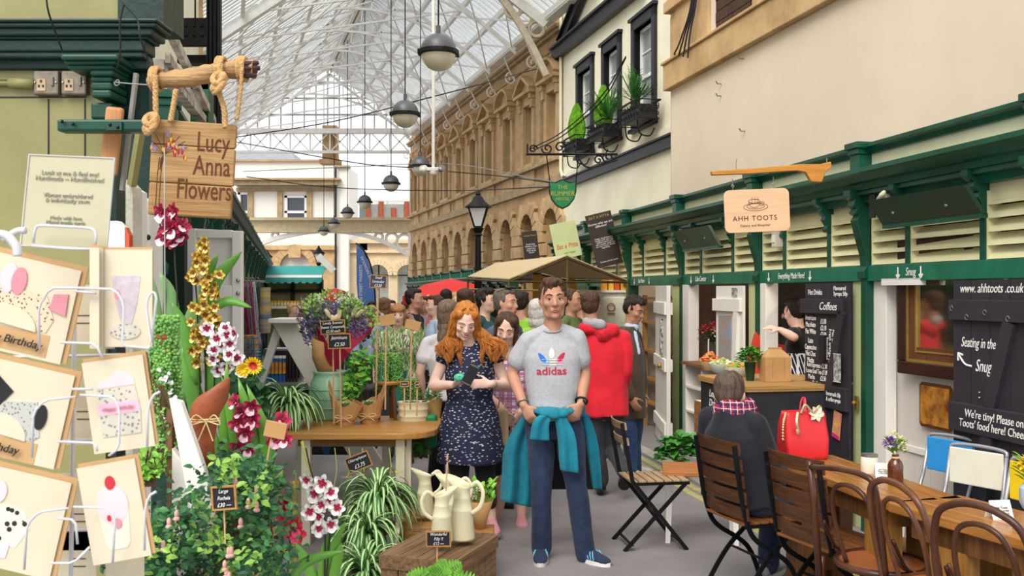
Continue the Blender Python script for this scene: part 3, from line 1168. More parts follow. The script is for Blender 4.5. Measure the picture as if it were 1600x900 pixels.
for (y0,y1,dep,px1) in ((28,34,.30,246),(34,42,.28,244),(42,55,.24,238),(55,61,.20,232),(61,80,.18,226),(80,90,.16,224),(90,108,.06,232)):
 dep *= .4; dd_ = KD - dep
 b.box(P(-200,0,dd_).x,P(px1,0,dd_).x,dd_,KD + .03,P(0,y1,dd_).z,P(0,y0,dd_).z)
b.build('cornice',M_kd,ki,world=True,bevel=.006)
b = MB()
for (x0,x1,y0,y1,dep) in ((94,184,84,93,.2),(99,180,93,100,.18),(104,176,100,108,.16),(140,176,108,118,.15),(141,174,118,128,.13),(141,174,128,140,.14),(142,173,140,152,.15),(141,174,160,186,.12)):
 dd_ = KD - dep * .8
 b.box(P(x0,0,dd_).x,P(x1,0,dd_).x,dd_,KD + .02,P(0,y1,dd_).z,P(0,y0,dd_).z)
b.build('corbel',mat('kiosk_green','0f4433',.4,var=.2,scale=6),ki,world=True,bevel=.01)
b = MB()
b.box(kx(138),kx(178),KD + .02,KD + .1,0.0,kz(95)); b.box(kx(178),kx(228),KD + .03,KD + .08,kz(186),kz(95))
b.build('corner_post',M_kd,ki,world=True)
b = MB()
pbx = P(176,290,4.7); pby = P(246,180,4.7)
b.box(pbx.x,pby.x,4.7,4.75,0,pby.z)
b.build('recess_board',M_kd,ki,world=True)
b = MB(); b.bar(P(206,290,4.2),P(222,190,4.2),.06,.02); b.build('pale_batten',M_kpale,ki,world=True)
b = MB()
b.box(kx(184),kx(256),KD + .0,KD + .2,kz(38),kz(-60))
b.build('upper_post',M_kd,ki,world=True)
b = MB()
b.tube([K(-60,131,-.02),K(35,131,-.02),K(58,133,-.025)],.012,8)
b.tube([K(-60,125,-.03),K(20,127,-.03)],.006,6)
b.tube([K(20,131,-.02),K(57,133,-.022)],.018,8)
b.build('conduit',M_kpale,ki,world=True,smooth=True)
M_sock = mat('socket_metal','8f8676',.45,metal=.5,col2='6e6556',scale=20)
for i,x in enumerate((58,101)):
 t = thing('power_socket',('left' if i == 0 else 'right') + ' one of two metal clad power sockets on the pale green kiosk wall','socket',(kx(x + 20),KD - .03,kz(132)),group='metal sockets on the kiosk')
 b = MB(); b.box(-.043,.043,0,.03,-.041,.041); b.build('back_box',M_sock,t,bevel=.006)
 b = MB(); b.box(-.03,.0,-.002,0,-.028,.012); b.build('socket_face',mat('socket_face','b79f7c',.5),t)
 b = MB()
 for dx,dz in ((-.015,.004),(-.022,-.012),(-.008,-.012)):
  b.box(dx - .003,dx + .003,-.004,-.002,dz - .004,dz + .004)
 b.build('pin_hole',M_black,t)
 b = MB(); b.box(.018,.028,-.006,0,-.012,.02); b.build('switch',M_sock,t,bevel=.002)
 b = MB(); b.sphere((-.036,-.001,0),.004,6,4); b.sphere((.036,-.001,0),.004,6,4); b.build('screw',M_steel,t)
t = thing('sign_bracket','green painted timber bracket arm bolted to the kiosk below the cornice','bracket',K(88,205))
b = MB(); b.box(P(88,0,3.11).x,P(240,0,3.11).x,KD - .19,KD - .13,P(0,205,3.11).z,P(0,186,3.11).z); b.build('arm',mat('kiosk_green',''),t,world=True,bevel=.008)
b = MB(); b.box(P(166,0,3.1).x,P(190,0,3.1).x,KD - .2,KD - .185,P(0,203,3.1).z,P(0,190,3.1).z); b.build('plate',mat('kiosk_green',''),t,world=True)
b = MB()
for q in ((97,190),(114,194),(172,195),(184,199)):
 b.sphere(P(q[0],q[1],3.1),.006,6,5)
b.build('bolt',M_iron,t,world=True)
# paddle board and aluminium strip behind the arm
b = MB(Matrix.Translation(K(193,235,-.1)) @ RY(R(6)))
b.box(-.03,.03,-.012,.012,-.1,.13)
o = b.build('wooden_paddle',wood('paddle_wood','c9905c','b57a48',axis=2),bevel=.01); tag(o,'upright pale wooden paddle hanging beside the green bracket arm','paddle')
b = MB(); b.bar(K(222,120,-.05),K(200,300,-.05),.02,.012); o = b.build('metal_strip',mat('grey_strip','96948c',.5)); tag(o,'grey metal strip leaning beside the wooden paddle','strip')
# cables round the cornice
b = MB()
b.tube(spline([K(212,-10,-.31),K(216,15,-.31),K(240,38,-.31),(K(252,50,-.31)),K(268,70,-.3),K(272,95,-.3),K(274,118,-.25)],5),.003,5)
b.tube(spline([K(140,28,-.31),K(142,60,-.3),K(141,105,-.2)],4),.003,5)
b.tube(spline([K(250,50,-.31),K(243,75,-.3),K(240,110,-.28),K(230,132,-.25)],4),.003,5)
b.build('cable',M_black,ki,world=True)
# receding white mouldings of the kiosk side cornice
b = MB()
M_flk = mat('flaking_white_moulding','cfc9bb',.7,col2='7d7466',scale=10,bump=.3)
for (a0,a1,w) in (((252,22),(334,190),.03),((246,100),(326,200),.05),((262,90),(322,188),.02)):
 b.bar(P(a0[0],a0[1],3.8),P(a1[0],a1[1],5.7),w,.04)
b.build('side_moulding',M_flk,ki,world=True)
b = MB(); b.bar(P(316,130,5.4),P(316,200,5.4),.1,.1); b.box(P(300,0,5.4).x,P(330,0,5.4).x,5.35,5.5,P(0,142,5.4).z,P(0,132,5.4).z); b.build('side_post',M_green,ki,world=True)
# ---- driftwood hanging sign
dw = thing('driftwood_branch','weathered driftwood branch hung with rope loops above the flower sign','branch',P(320,120,3.1))
pts = spline([P(232,130,3.1),P(262,124,3.1),(P(300,121,3.1)),P(340,112,3.1),P(375,108,3.1),P(398,108,3.1)],5)
rs = [(.018 + .012 * min(1,i / 8) + .003 * math.sin(i * 2.1)) for i in range(len(pts))]
b = MB(); b.tube(pts,rs,12)
b.build('bark',wood('driftwood','b8925f','96744a',axis=0,bump=.4),dw,smooth=True,world=True)
b = MB()
for q in ((375,103,404,98,.012),(378,110,406,106,.014),(376,116,400,118,.012),(380,108,402,112,.01)):
 b.tube([P(q[0],q[1],3.08),P(q[2],q[3],3.08)],[q[4] * 1.3,q[4] * .5],6)
b.build('broken_end',mat('charred_wood','3a2422',.8,bump=.4),dw,world=True)
b = MB(); b.tube(spline([P(178,130,3.1),P(184,125,3.1),P(187,130,3.1),P(182,134,3.1),P(180,129,3.1),P(205,131,3.1),P(238,133,3.1)],6),.0022,5)
b.build('wire',M_steel,dw,world=True)
M_rope = mat('rope','c8a06a',.95,var=.2,scale=60,bump=.6,bscale=120)
def twisted(b,pts,r):
 pts = spline(pts,10)
 for k in range(3):
  q = []
  for i,p in enumerate(pts):
   a = i * .9 + k * 2 * pi / 3
   q.append(p + V((math.cos(a),.8 * math.sin(a),.2 * math.sin(a))) * r * .55)
  b.tube(q,r * .62,6)
for i,(pp,knot) in enumerate(((((243,118),(243,150),(244,185)),(236,192)),(((275,140),(271,165),(266,190)),None),
(((345,100),(342,140),(350,170),(352,200)),(342,128)),(((378,105),(376,140),(370,188)),None))):
 t = thing('rope',['rope with a fat knot tied at the left end of the branch','plain rope between the knotted one and the lettering of the sign',
 'rope with a long knot tied near the right end of the branch','thin plain rope hanging nearest the broken branch end'][i],'rope',P(pp[-1][0],pp[-1][1],3.07),group='ropes holding the driftwood sign')
 b = MB(); twisted(b,[P(x,y,3.06) for x,y in pp],.0085 if i != 3 else .006)
 tw = (pp[0][0],pp[0][1])
 b.build('cord',M_rope,t,world=True,smooth=True)
 if i != 1:
  b = MB(); c = P(tw[0],124 if i < 2 else 108,3.1)
  for k in range(3):
   b.tube([c + V((.008 * k - .006,.036 * math.cos(q * pi / 8),.036 * math.sin(q * pi / 8))) for q in range(16)],.007,6,closed=True)
  b.build('wrapping',M_rope,t,world=True,smooth=True)
 if knot:
  b = MB(); c = P(knot[0],knot[1],3.03)
  for k in range(4):
   a = k * .8
   b.tube([c + V((.018 * math.cos(q * pi / 6 + a),.012 * math.sin(q * pi / 6),.018 * math.sin(q * pi / 6 + a * 2) - .008 * k + .01)) for q in range(12)],.011,6,closed=True)
  b.sphere(c + V((-.012,0,-.02)),.018,8,6)
  b.build('knot',M_rope,t,world=True,smooth=True)
def sign(name,label,cat,cx,cy,w,h,d,m,roll=0,yaw=0,thick=.02,rad=0.0,group=None,part='board',bevel=.002,tilt=0):
 """flat board; cx,cy,w,h in photo pixels at depth d. Returns (empty, metres per pixel)"""
 k = d / FP
 t = thing(name,label,cat,P(cx,cy,d),group=group)
 t.rotation_euler = (R(tilt),R(roll),R(yaw))
 W,H = w * k / 2,h * k / 2
 b = MB()
 if rad:
  r = rad * k
  out = []
  for (x,z,a0) in ((W - r,H - r,0),(-W + r,H - r,90),(-W + r,-H + r,180),(W - r,-H + r,270)):
   out += [(x + r * math.cos(R(a0 + q * 18)),z + r * math.sin(R(a0 + q * 18))) for q in range(6)]
  b.prism(out,0,thick)
 else:
  b.box(-W,W,0,thick,-H,H)
 b.build(part,m,t,bevel=bevel)
 return t,k
M_sgw = wood('sign_wood','b08a58','93703f',axis=0,sc=4,bump=.25)
t,k = sign('flower_shop_sign','rustic wooden plank sign reading Lucy Anna Flowers hanging from the driftwood','sign',303,209,128,38,3.08,M_sgw,roll=3,yaw=6,thick=.022,part='plank',bevel=.004,rad=4)
b = MB(); b.box(-64 * k,64 * k,0,.022,-78 * k,-20 * k); b.build('plank',M_sgw,t,bevel=.004)
b = MB(); b.box(-64 * k,63 * k,0,.022,-130 * k,-79 * k); b.build('plank',wood('sign_wood2','a88150','8c6838',axis=0,sc=5,bump=.25),t,bevel=.006)
M_burn = mat('burnt_lettering','5c3016',.8,var=0)
text('Lucy',44 * k,M_burn,t,T(30 * k,-.001,-13 * k),sx=.62)
text('Anna',44 * k,M_burn,t,T(30 * k,-.001,-50 * k),sx=.62)
text('Flowers',44 * k,M_burn,t,T(20 * k,-.001,-88 * k),sx=.6)
b = MB()
for x0 in (-52,-47):
 b.tube([(x0 * k,-.001,-128 * k),(x0 * k,-.001,-70 * k),((x0 + 2) * k,-.001,-40 * k)],.0012,4)
for i in range(9):
 a = R(200 - i * 24)
 b.tube(spline([(-49 * k,-.001,-60 * k),(-44 * k,-.001,-36 * k),((-38 + 30 * math.cos(a)) * k,-.001,(-25 + 24 * math.sin(a)) * k)],5),.0008,4)
b.build('stem_drawing',M_burn,t)
for col,cn in (('a01c3c','red'),('d9a326','yellow'),('8a7ba8','lilac')):
 b = MB()
 for i in range(9):
  a = rnd.uniform(-.4,3.6); r = rnd.uniform(8,34)
  b.sphere(((-36 + r * .8 * math.cos(a)) * k,-.001,(-30 + r * .9 * math.sin(a)) * k),(.0042,.0015,.0085),8,5)
 b.build('painted_petal',mat('petal_paint_' + cn,col,.7),t)
 # ================================================================== PENDANT LAMPS
def pendant(px,py,label):
 d = 3.1 * FP / (HZ - py)
 if d > 46.5:
  d = 46.4
 c = P(px,py,d)
 t = thing('globe_pendant_lamp',label,'lamp',c,group='globe lamps hung down the middle of the market')
 r = .235
 b = MB(); b.lathe([(r * 1.12,-.01),(r * 1.12,.025)] + [(r * math.cos(R(a)),.02 + r * math.sin(R(a))) for a in range(5,86,10)] + [(.03,r + .02),(.03,r + .12),(.0,r + .13)],seg=28)
 b.build('dome',mat('lamp_dome_grey','5b5c60',.4,metal=.3,var=.15),t,smooth='auto')
 b = MB(); b.lathe([(0,-r)] + [(r * .97 * math.cos(R(a)),r * math.sin(R(a))) for a in range(-80,1,10)],seg=28,cap=False)
 b.build('glass_bowl',mat('opal_glass','cfcab4',.25,var=.06),t,smooth=True)
 b = MB(); b.lathe([(r * 1.02,-.03),(r * 1.14,-.02),(r * 1.14,.03),(r * 1.02,.035)],seg=28); b.build('rim',M_iron,t)
 for k in range(4):
  b = MB(RZ(k * pi / 2 + .4)); b.box(r * 1.1,r * 1.2,-.015,.015,-.03,.03); b.build('clip',M_iron,t)
 b = MB(); b.tube([(0,0,r + .1),(0,0,12.0 - c.z if d > 20 else 6.5)],.008 + d * .0002,6); b.build('cord',M_iron,t)
 return t
lbls = ['largest globe lamp, nearest of the row, high over the street','second largest globe lamp, below and left of the nearest one',
'dark globe lamp beside the surveillance camera cluster','globe lamp hanging in front of the bright sky left of the dark one',
'globe lamp hanging over the distant brick piers','globe lamp just above the cream iron beam',
'small globe lamp hanging in front of the cream iron beam','smallest globe lamp, furthest away, just under the iron beam']
for (x,y),l in zip(((685,83),(633,179),(657,260),(611,287),(570,316),(543,333),(522,349),(506,361)),lbls):
 pendant(x,y,l)
t = thing('camera_cluster','white surveillance camera cluster on a long thin pole beside the dark globe lamp','camera',P(677,262,14))
c = P(677,262,14)
b = MB(); b.tube([(0,0,0),(0,0,5)],.022,8); b.build('pole',M_white,t)
b = MB(); b.box(-.1,.1,-.05,.05,-.05,0); b.lathe([(0,-.12),(.05,-.1),(.06,-.05)],seg=10); b.build('bracket',M_white,t,bevel=.01)
for dx in (-.13,.12):
 b = MB(); b.tube([(dx,.05,-.0),(dx + .02 * (1 if dx > 0 else -1),-.15,-.03)],.045,10); b.sphere((dx,-.16,-.05),.04,10,6); b.build('camera',M_white if dx < 0 else M_steel,t,smooth='auto')
 # cables strung across the street
for i,(pts,lab) in enumerate((
(((365,215,20),(520,190,20),(700,145,18),(838,108,26)),'black cable sagging from the driftwood sign up to the sandstone windows'),
(((370,222,24),(560,255,22),(646,262,22)),'black cable running down to the dark globe lamp'),
(((380,268,26),(520,262,25),(700,256,24),(860,284,17)),'thin pale cable crossing above the white building'),
(((385,276,26),(520,293,25),(700,298,24),(860,292,17)),'black cable crossing below the globe lamps to the shield sign'),
(((700,268,22),(780,275,20),(858,285,17)),'short cable from the camera cluster to the shield sign'),
(((978,88,17.6),(940,150,18),(880,205,19),(830,232,20)),'black cable slanting across the pub windows'),
(((978,90,17.6),(945,152,18),(885,208,19),(832,236,20)),'second black cable close under the one slanting across the pub windows'))):
 b = MB(); b.tube(spline([P(*p) for p in pts],6),.012,5)
 tag(b.build('overhead_cable',M_iron if i != 2 else M_steel),lab,'cable')
 # ================================================================== STREET LAMPS
def streetlamp(px,d,ytop,label):
 c = P(px,0,d); zt = P(0,ytop,d).z
 t = thing('street_lamp',label,'street lamp',(c.x,d,0),group='black lantern street lamps')
 b = MB(); b.lathe([(.14,0),(.14,.1),(.1,.14),(.1,.5),(.12,.52),(.06,.6),(.055,1.9),(.06,1.92),(.06,1.98),(.045,2.0),(.042,zt - .62),(.07,zt - .6),(.05,zt - .57),(.09,zt - .5)],seg=14)
 b.build('post',M_iron,t,smooth='auto')
 z0,z1 = zt - .48,zt - .2
 b = MB()
 for k in range(4):
  a = pi / 4 + k * pi / 2
  a2 = a + pi / 2
  p0 = V((.075 * math.cos(a),.075 * math.sin(a),z0)); p1 = V((.19 * math.cos(a),.19 * math.sin(a),z1))
  q0 = V((.075 * math.cos(a2),.075 * math.sin(a2),z0)); q1 = V((.19 * math.cos(a2),.19 * math.sin(a2),z1))
  b.bar(p0,p1,.018,.018); b.bar(p0,q0,.02,.02); b.bar(p1,q1,.03,.03)
 b.build('lantern_frame',M_iron,t)
 b = MB()
 s = [(1,1),(-1,1),(-1,-1),(1,-1)]
 r0,r1 = .075 * .707,.185 * .707
 b.add([(r0 * x,r0 * y,z0) for x,y in s] + [(r1 * x,r1 * y,z1) for x,y in s],[(0,1,5,4),(1,2,6,5),(2,3,7,6),(3,0,4,7)])
 b.build('lantern_glass',mat('lantern_glass','d9dbe0',.15,var=.1),t)
 b = MB(); b.lathe([(.2,z1),(.19,z1 + .02),(.1,z1 + .09),(.07,z1 + .15),(.035,z1 + .18),(.04,z1 + .2),(.015,z1 + .24),(.0,zt + .06)],seg=12)
 b.build('lantern_roof',M_iron,t,smooth='auto')
streetlamp(747,14,303,'black street lamp with a glass lantern standing in the crowd before the sandstone arches')
streetlamp(498,30,386,'small distant black street lamp beside the turquoise awning')
streetlamp(417,33,392,'dark distant street lamp at the left corner of the stone entrance')
# ================================================================== PUB WINDOW BOXES, SHIELD SIGN
for i,(pc,lab,kind) in enumerate(((924,'black iron window box with a bright green cypress under the leftmost pub window',0),(968,'black iron window box with a cypress and a palm under the middle pub window',1),(1024,'black iron window box with a spiky palm under the right pub window',2))):
 s = pl(pc,6.91,.2187)
 c = PM @ V((s,-.35,4.98 + .0))
 t = thing('window_box',lab,'window box',c,group='iron window boxes on the pub')
 t.rotation_euler = (0,0,math.atan2(1,-.2187))
 b = MB()
 b.tube([(-.55,.2,0),(.55,.2,0),(.55,-.2,0),(-.55,-.2,0)],.018,6,closed=True)
 b.tube([(-.58,.23,.35),(.58,.23,.35),(.58,-.23,.35),(-.58,-.23,.35)],.02,6,closed=True)
 for k in range(8):
  x = -.5 + k / 7
  for y in (-.21,.21):
   b.tube(spiral((x,y,.24),.07,1.2,90,10),.01,4); b.tube(spiral((x,y,.1),.07,1.2,270,10),.01,4)
 for k in range(3):
  for x in (-.56,.56):
   b.tube(spiral((x,-.12 + .12 * k,.18),.08,1.2,90,10,'yz'),.01,4)
 b.build('iron_basket',M_iron,t)
 b = MB(); b.box(-.5,.5,-.17,.17,.02,.28); b.build('trough',M_black,t)
 for x in (-.35,.35):
  b = MB(); b.tube(spline([(x,.15,0),(x,.1,-.25),(x,-.1,-.3),(x,-.2,-.15)],5),.015,5)
  b.build('scroll_bracket',M_iron,t)
 b = MB(); r_ = random.Random(i)
 if kind < 2:
  for k in range(900):
   h = r_.random(); a = r_.uniform(0,2 * pi); rr = .3 * math.sin(pi * min(1,.15 + .85 * h)) ** .7 * (1 - h * .5)
   p = V((rr * math.cos(a) + .05,rr * .7 * math.sin(a),.25 + .85 * h))
   b.leaf(p,V((math.cos(a) * .4,math.sin(a) * .4,1)),(math.cos(a),math.sin(a),0),.12,.05)
  b.build('cypress',mat('cypress_lime','6fae1f',.6,var=.35,scale=8),t)
 if kind > 0:
  b = MB()
  for k in range(26):
   a = r_.uniform(0,2 * pi); el = r_.uniform(.3,1.4); L = r_.uniform(.35,.75)
   d_ = V((math.cos(a) * math.cos(el),math.sin(a) * math.cos(el),math.sin(el)))
   x0 = V((.15 if kind == 2 else -.35,0,.4))
   pts = [x0 + d_ * L * q + V((0,0,-.25 * q * q * L)) for q in (0,.35,.7,1)]
   b.blade(pts,[.012,.02,.014,.002])
   for q in range(7):
    p = x0 + d_ * L * (.4 + .08 * q)
    for s_ in (-1,1):
     b.leaf(p,d_ + d_.cross(V((0,0,1))) * s_ * 1.2,(0,0,1),.16,.018)
  b.build('palm',mat('palm_green','3f7a35',.6,var=.3),t)
  # iron bracket + shield
d = 19.5
t = thing('iron_sign_bracket','black wrought iron bracket with scrolls holding the green shield sign','bracket',P(960,241,d))
b = MB(); b.tube([P(822,241,d),P(965,241,d)],.028,6)
for x,y,r,s_ in ((833,233,7,0),(855,232,9,180),(875,230,9,0),(890,226,11,90),(950,246,9,180),(935,250,8,0)):
 b.tube(spiral(P(x,y,d),r * d / FP,1.3,s_,16),.018,5)
b.tube(spline([P(965,250,d),P(920,262,d),P(900,242,d)],5),.02,5)
b.tube([P(824,225,d),P(824,241,d)],.02,5)
b.build('scrollwork',M_iron,t,world=True)
t = thing('shield_sign','green shield shaped pub sign hanging over the street from the iron bracket','sign',P(879,303,d))
k = d / FP
def shield(sc):
 half = [(0,-24),(10,-19),(18,-9),(21.5,3),(22,20),(13,18),(6,20),(0,23.5)]
 out = [(x * sc * k,z * sc * k) for x,z in half] + [(-x * sc * k,z * sc * k) for x,z in half[-2:0:-1]]
 return out
b = MB(); b.prism(shield(1),-.03,.03); b.build('rim',M_black,t)
b = MB(); b.prism(shield(.9),-.04,.04); b.build('face',mat('shield_green','1d7a45',.45,var=.1),t)
M_gold = mat('gold_paint','a8a04a',.5,var=.1)
text('THE',9 * k,M_gold,t,T(0,-.045,10 * k)); text('RUMMER',10 * k,M_gold,t,T(0,-.045,0),sx=.95); text('HOTEL',7 * k,M_gold,t,T(0,-.045,-8.5 * k))
b = MB(); b.tube([(-20 * k,0,20 * k),(-25 * k,0,60 * k)],.012,5); b.tube([(21 * k,0,20 * k),(25 * k,0,60 * k)],.012,5); b.build('chain',M_iron,t)
# ================================================================== STALL SIGNS
ad = lambda px,off=.25: (3.72 - off) / ((px - 800) / FP + .178)
M_lgreen = mat('sign_pale_green','c2cf9a',.6,var=.04)
M_orng = mat('orange_lettering','d9682a',.7,var=0)
d = 12.6
t,k = sign('chalkboard','tall tilted brown blackboard of white writing fixed to the arcade cornice','chalkboard',944,374,42,84,d,mat('brown_board','3c3230',.7,var=.15),roll=14 - 28,yaw=10)
text('EAT A PITTA',6 * k,M_gold,t,T(0,-.004,36 * k)); text('Knows why we are\ndifferent!',5.2 * k,M_chalk,t,T(0,-.004,24 * k))
text('Falafel, feta & hummus\nfreshly made each day,\nstuffed in warm pitta\nwith crunchy salads and\nour own sauces. Always\nvegetarian.',3.3 * k,M_chalk,t,T(0,-.004,-5 * k))
text('Come and try some',3.6 * k,M_chalk,t,T(0,-.004,-34 * k))
t,k = sign('stall_sign','pale green tilted sign with orange lettering above the tan canopy','sign',884,375,42,56,12.9,M_lgreen,roll=-12,yaw=8)
text('Eat a Pitta',10 * k,M_orng,t,T(0,-.004,-9 * k),sx=.85,shear=.2); text('fresh falafel',4 * k,mat('green_lettering','6fa34a',.7),t,T(2 * k,-.004,-20 * k))
t,k = sign('chalkboard','narrow brown blackboard behind the tan canopy, left of the pale green sign','chalkboard',831,398,24,74,14.5,mat('brown_board',''),roll=-7,yaw=6)
b = MB(); b.box(-.02,.02,.02,.05,-2.2,-.3); b.build('support_post',mat('olive_pole','6b5b2a',.5),t)
text('Falafel Menu',4 * k,M_gold,t,T(0,-.004,30 * k)); text('Small box\nMedium box\nLarge box\nPitta wrap\nSalads',3.6 * k,M_chalk,t,T(0,-.004,10 * k))
# Ahh Toots hanging sign
d = 5.6
t,k = sign('cafe_sign','pale plywood cafe sign with a teacup drawing hanging from the long wooden bar','sign',1183,329,102,67,d,wood('plywood','ddb690','d2a880',axis=0,sc=3,bump=.05),roll=-2.5,yaw=0,thick=.012,rad=9)
M_cup = mat('burnt_brown','4a3322',.8,var=0)
text('AHH TOOTS',11 * k,M_cup,t,T(-4 * k,-.001,-12 * k),space=1.15); text('Cakery and Bisquiter',5 * k,M_cup,t,T(-4 * k,-.001,-23 * k),space=1.1)
b = MB()
def ring(b,cx,cz,rx,rz,r=.0012,n=28):
 b.tube([(cx + rx * math.cos(2 * pi * i / n),-.001,cz + rz * math.sin(2 * pi * i / n)) for i in range(n)],r,4,closed=True)
ring(b,-2 * k,6 * k,19 * k,6 * k); ring(b,-2 * k,7 * k,14 * k,4 * k); ring(b,-4 * k,15 * k,9 * k,3 * k)
b.tube(spline([(-13 * k,-.001,15 * k),(-11 * k,-.001,8 * k),(-4 * k,-.001,5 * k),(3 * k,-.001,8 * k),(5 * k,-.001,15 * k)],5),.0012,4)
b.tube(spline([(5 * k,-.001,13 * k),(11 * k,-.001,13 * k),(9 * k,-.001,8 * k),(4 * k,-.001,8 * k)],5),.0012,4)
for q in (-8,-3,1):
 b.tube([(q * k,-.001,12 * k),((q + 1) * k,-.001,21 * k)],.001,4)
b.build('teacup_drawing',M_cup,t)
b = MB()
for x in (-36,28):
 b.tube([(x * k,.006,33 * k),(x * k,.006,52 * k)],.002,5); b.tube([(x * k + .008 * math.cos(q),.006,40 * k + .008 * math.sin(q)) for q in [i * pi / 4 for i in range(8)]],.0018,4,closed=True)
b.build('hook',M_steel,t)
t = thing('wooden_hanging_bar','long ochre wooden bar with a curved end carrying the cafe sign','bar',P(1200,272,d))
out = [(1110,268),(1112,274),(1170,272),(1245,267),(1258,270),(1266,284),(1283,285),(1288,270),(1298,262),(1297,253),(1280,257),(1250,257),(1180,263)]
b = MB(); q = [P(x,y,d) for x,y in out]; b.prism([(p.x,p.z) for p in q],d - .02,d + .02)
b.build('bar',wood('ochre_wood','c2842f','ae7226',axis=0),t,world=True,bevel=.004)
b = MB(); b.tube([P(1292,255,d),P(1292,247,d)],.003,5); b.tube([P(1150,264,d),P(1150,256,d),P(1151,248,d)],.002,5); b.build('hook',M_steel,t,world=True)
# folded flap boards under the cornice
def flap(px0,px1,z0,z1,m,lab):
 s0,s1 = As(px1),As(px0)
 t = thing('shutter_flap',lab,'flap',A(-.1,(s0 + s1) / 2,z0),AR,group='raised shutter flaps')
 L = abs(s1 - s0) / 2
 b = MB(); h = z1 - z0
 b.add([(.0,-L,0),(.0,L,0),(-.12,L,h),(-.12,-L,h),(.03,-L,0),(.03,L,0),(-.09,L,h),(-.09,-L,h)],[(0,1,2,3),(7,6,5,4),(0,4,5,1),(3,2,6,7),(0,3,7,4),(1,5,6,2)])
 b.build('panel',m,t)
 b = MB()
 for y in (-L * .5,L * .6):
  b.sphere((-.055,y,h * .45),.012,8,5)
 b.build('screw',M_steel,t)
 b = MB(); b.box(-.01,.035,-L,L,-.015,.01); b.build('batten',M_green,t)
flap(1402,1560,2.13,2.30,mat('flap_green','12452f',.4,col2='2c3b30',scale=1.2),'large dark green shutter flap folded up above the snug')
flap(1082,1140,2.13,2.33,mat('flap_grey','5d6f5a',.6,col2='48594a',scale=3),'grey green shutter flap folded up left of the cafe sign')
for i,(px,z,w,lab) in enumerate(((1222,2.17,.07,'small pale electrical box on the louvres below the cafe sign'),(1073,2.42,.07,'small white electrical box high beside the grey green flap'))):
 t = thing('junction_box',lab,'electrical box',A(-.06,As(px),z),AR)
 b = MB(); b.box(-.02,.06,-w / 2,w / 2,-.1,.05); b.build('box',mat('box_pale','cfc8b4',.5),t,bevel=.005)
 b = MB(); b.box(-.025,-.02,-w / 3,w / 3,-.06,.0); b.build('cover',M_white,t)
t = thing('spotlight','small cream spotlight fixed between the green brackets over the snug','spotlight',A(-.06,As(1392),2.3),AR)
b = MB(); b.box(-.02,.06,-.08,.02,-.06,.05); b.build('base',mat('box_pale',''),t)
b = MB(); b.tube([(-.04,.0,0),(-.1,-.16,.03),(-.11,-.2,.05)],[.02,.022,.012],8); b.build('arm',M_cream,t,smooth=True)
b = MB(); b.box(-.03,-.02,.05,.12,-.1,.06); b.build('back_plate',M_black,t)
# chalk lettering on the header beam  (read from the street)
def beamtext(s,px,size,z=1.825,label=None,sx=.8):
 o = text(s,size,M_chalk,arc_r,None,shear=.15,sx=sx)
 y = As(px)
 o.data.transform(T(-.024,y,z) @ RZ(R(-90)))
beamtext('Snug',1428,.075)
beamtext('Everything Made Here!',1240,.07,sx=.72)
beamtext('Cake Counter',1098,.075,sx=.7)
beamtext('Sea Haven',1005,.075,sx=.8)
for px in (1408,1444,1205,1270,1083,1118,994,1017):
 b = MB()
 y = As(px)
 b.bar((-.024,y,1.86),(-.024,y,1.79),.012,.002,up=(1,0,0)); b.bar((-.024,y - .02,1.81),(-.024,y,1.785),.012,.002,up=(1,0,0)); b.bar((-.024,y + .02,1.81),(-.024,y,1.785),.012,.002,up=(1,0,0))
 b.build('chalk_arrow',M_chalk,arc_r)
 # ================================================================== CANOPIES, AWNINGS, FLAG
M_tan = mat('tan_canvas','c8b48c',.85,var=.05,scale=4,bump=.1)
t = thing('canvas_canopy','tan canvas stall canopy on thin poles behind the man in the grey t-shirt','canopy',G(860,660))
b = MB()
rb_,rf_ = P(775,412,13.2),P(886,400,11.2)
lb_,lf_ = P(731,433,12.8),P(795,437,10.6)
rr_b,rr_f = P(890,436,13.6),P(980,438,11.6)
vs = [rb_,rf_,lb_,lf_,rr_b,rr_f]
up = V((0,0,.012))
b.add(vs + [v + up for v in vs],[(0,1,3,2),(1,0,4,5),(6,8,9,7),(7,11,10,6),(2,3,9,8),(5,4,10,11),(3,1,7,9),(1,5,11,7),(4,0,6,10),(0,2,8,6)])
b.build('canvas',M_tan,t,world=True)
b = MB()
for p0,p1 in ((rb_,rf_),(lb_,lf_),(rr_b,rr_f),(rf_,lf_),(rf_,rr_f),(rb_,lb_),(rb_,rr_b),(lf_,rr_f)):
 b.tube([p0 - up * 2,p1 - up * 2],.015,6)
b.build('frame',mat('dark_pole','4b3d22',.5),t,world=True)
for p in (lf_,rr_f,rf_,P(820,437,10.8),rr_b,lb_):
 b = MB(); b.tube([(p.x,p.y,0),(p.x,p.y,p.z)],.014,6); b.build('pole',mat('olive_pole','6b5b2a',.5),t,world=True)
b = MB()
for y in (452,475):
 b.tube([P(733,y,10.7),P(905,y + 3,10.7)],.013,6)
b.build('rail',mat('olive_pole',''),t,world=True)
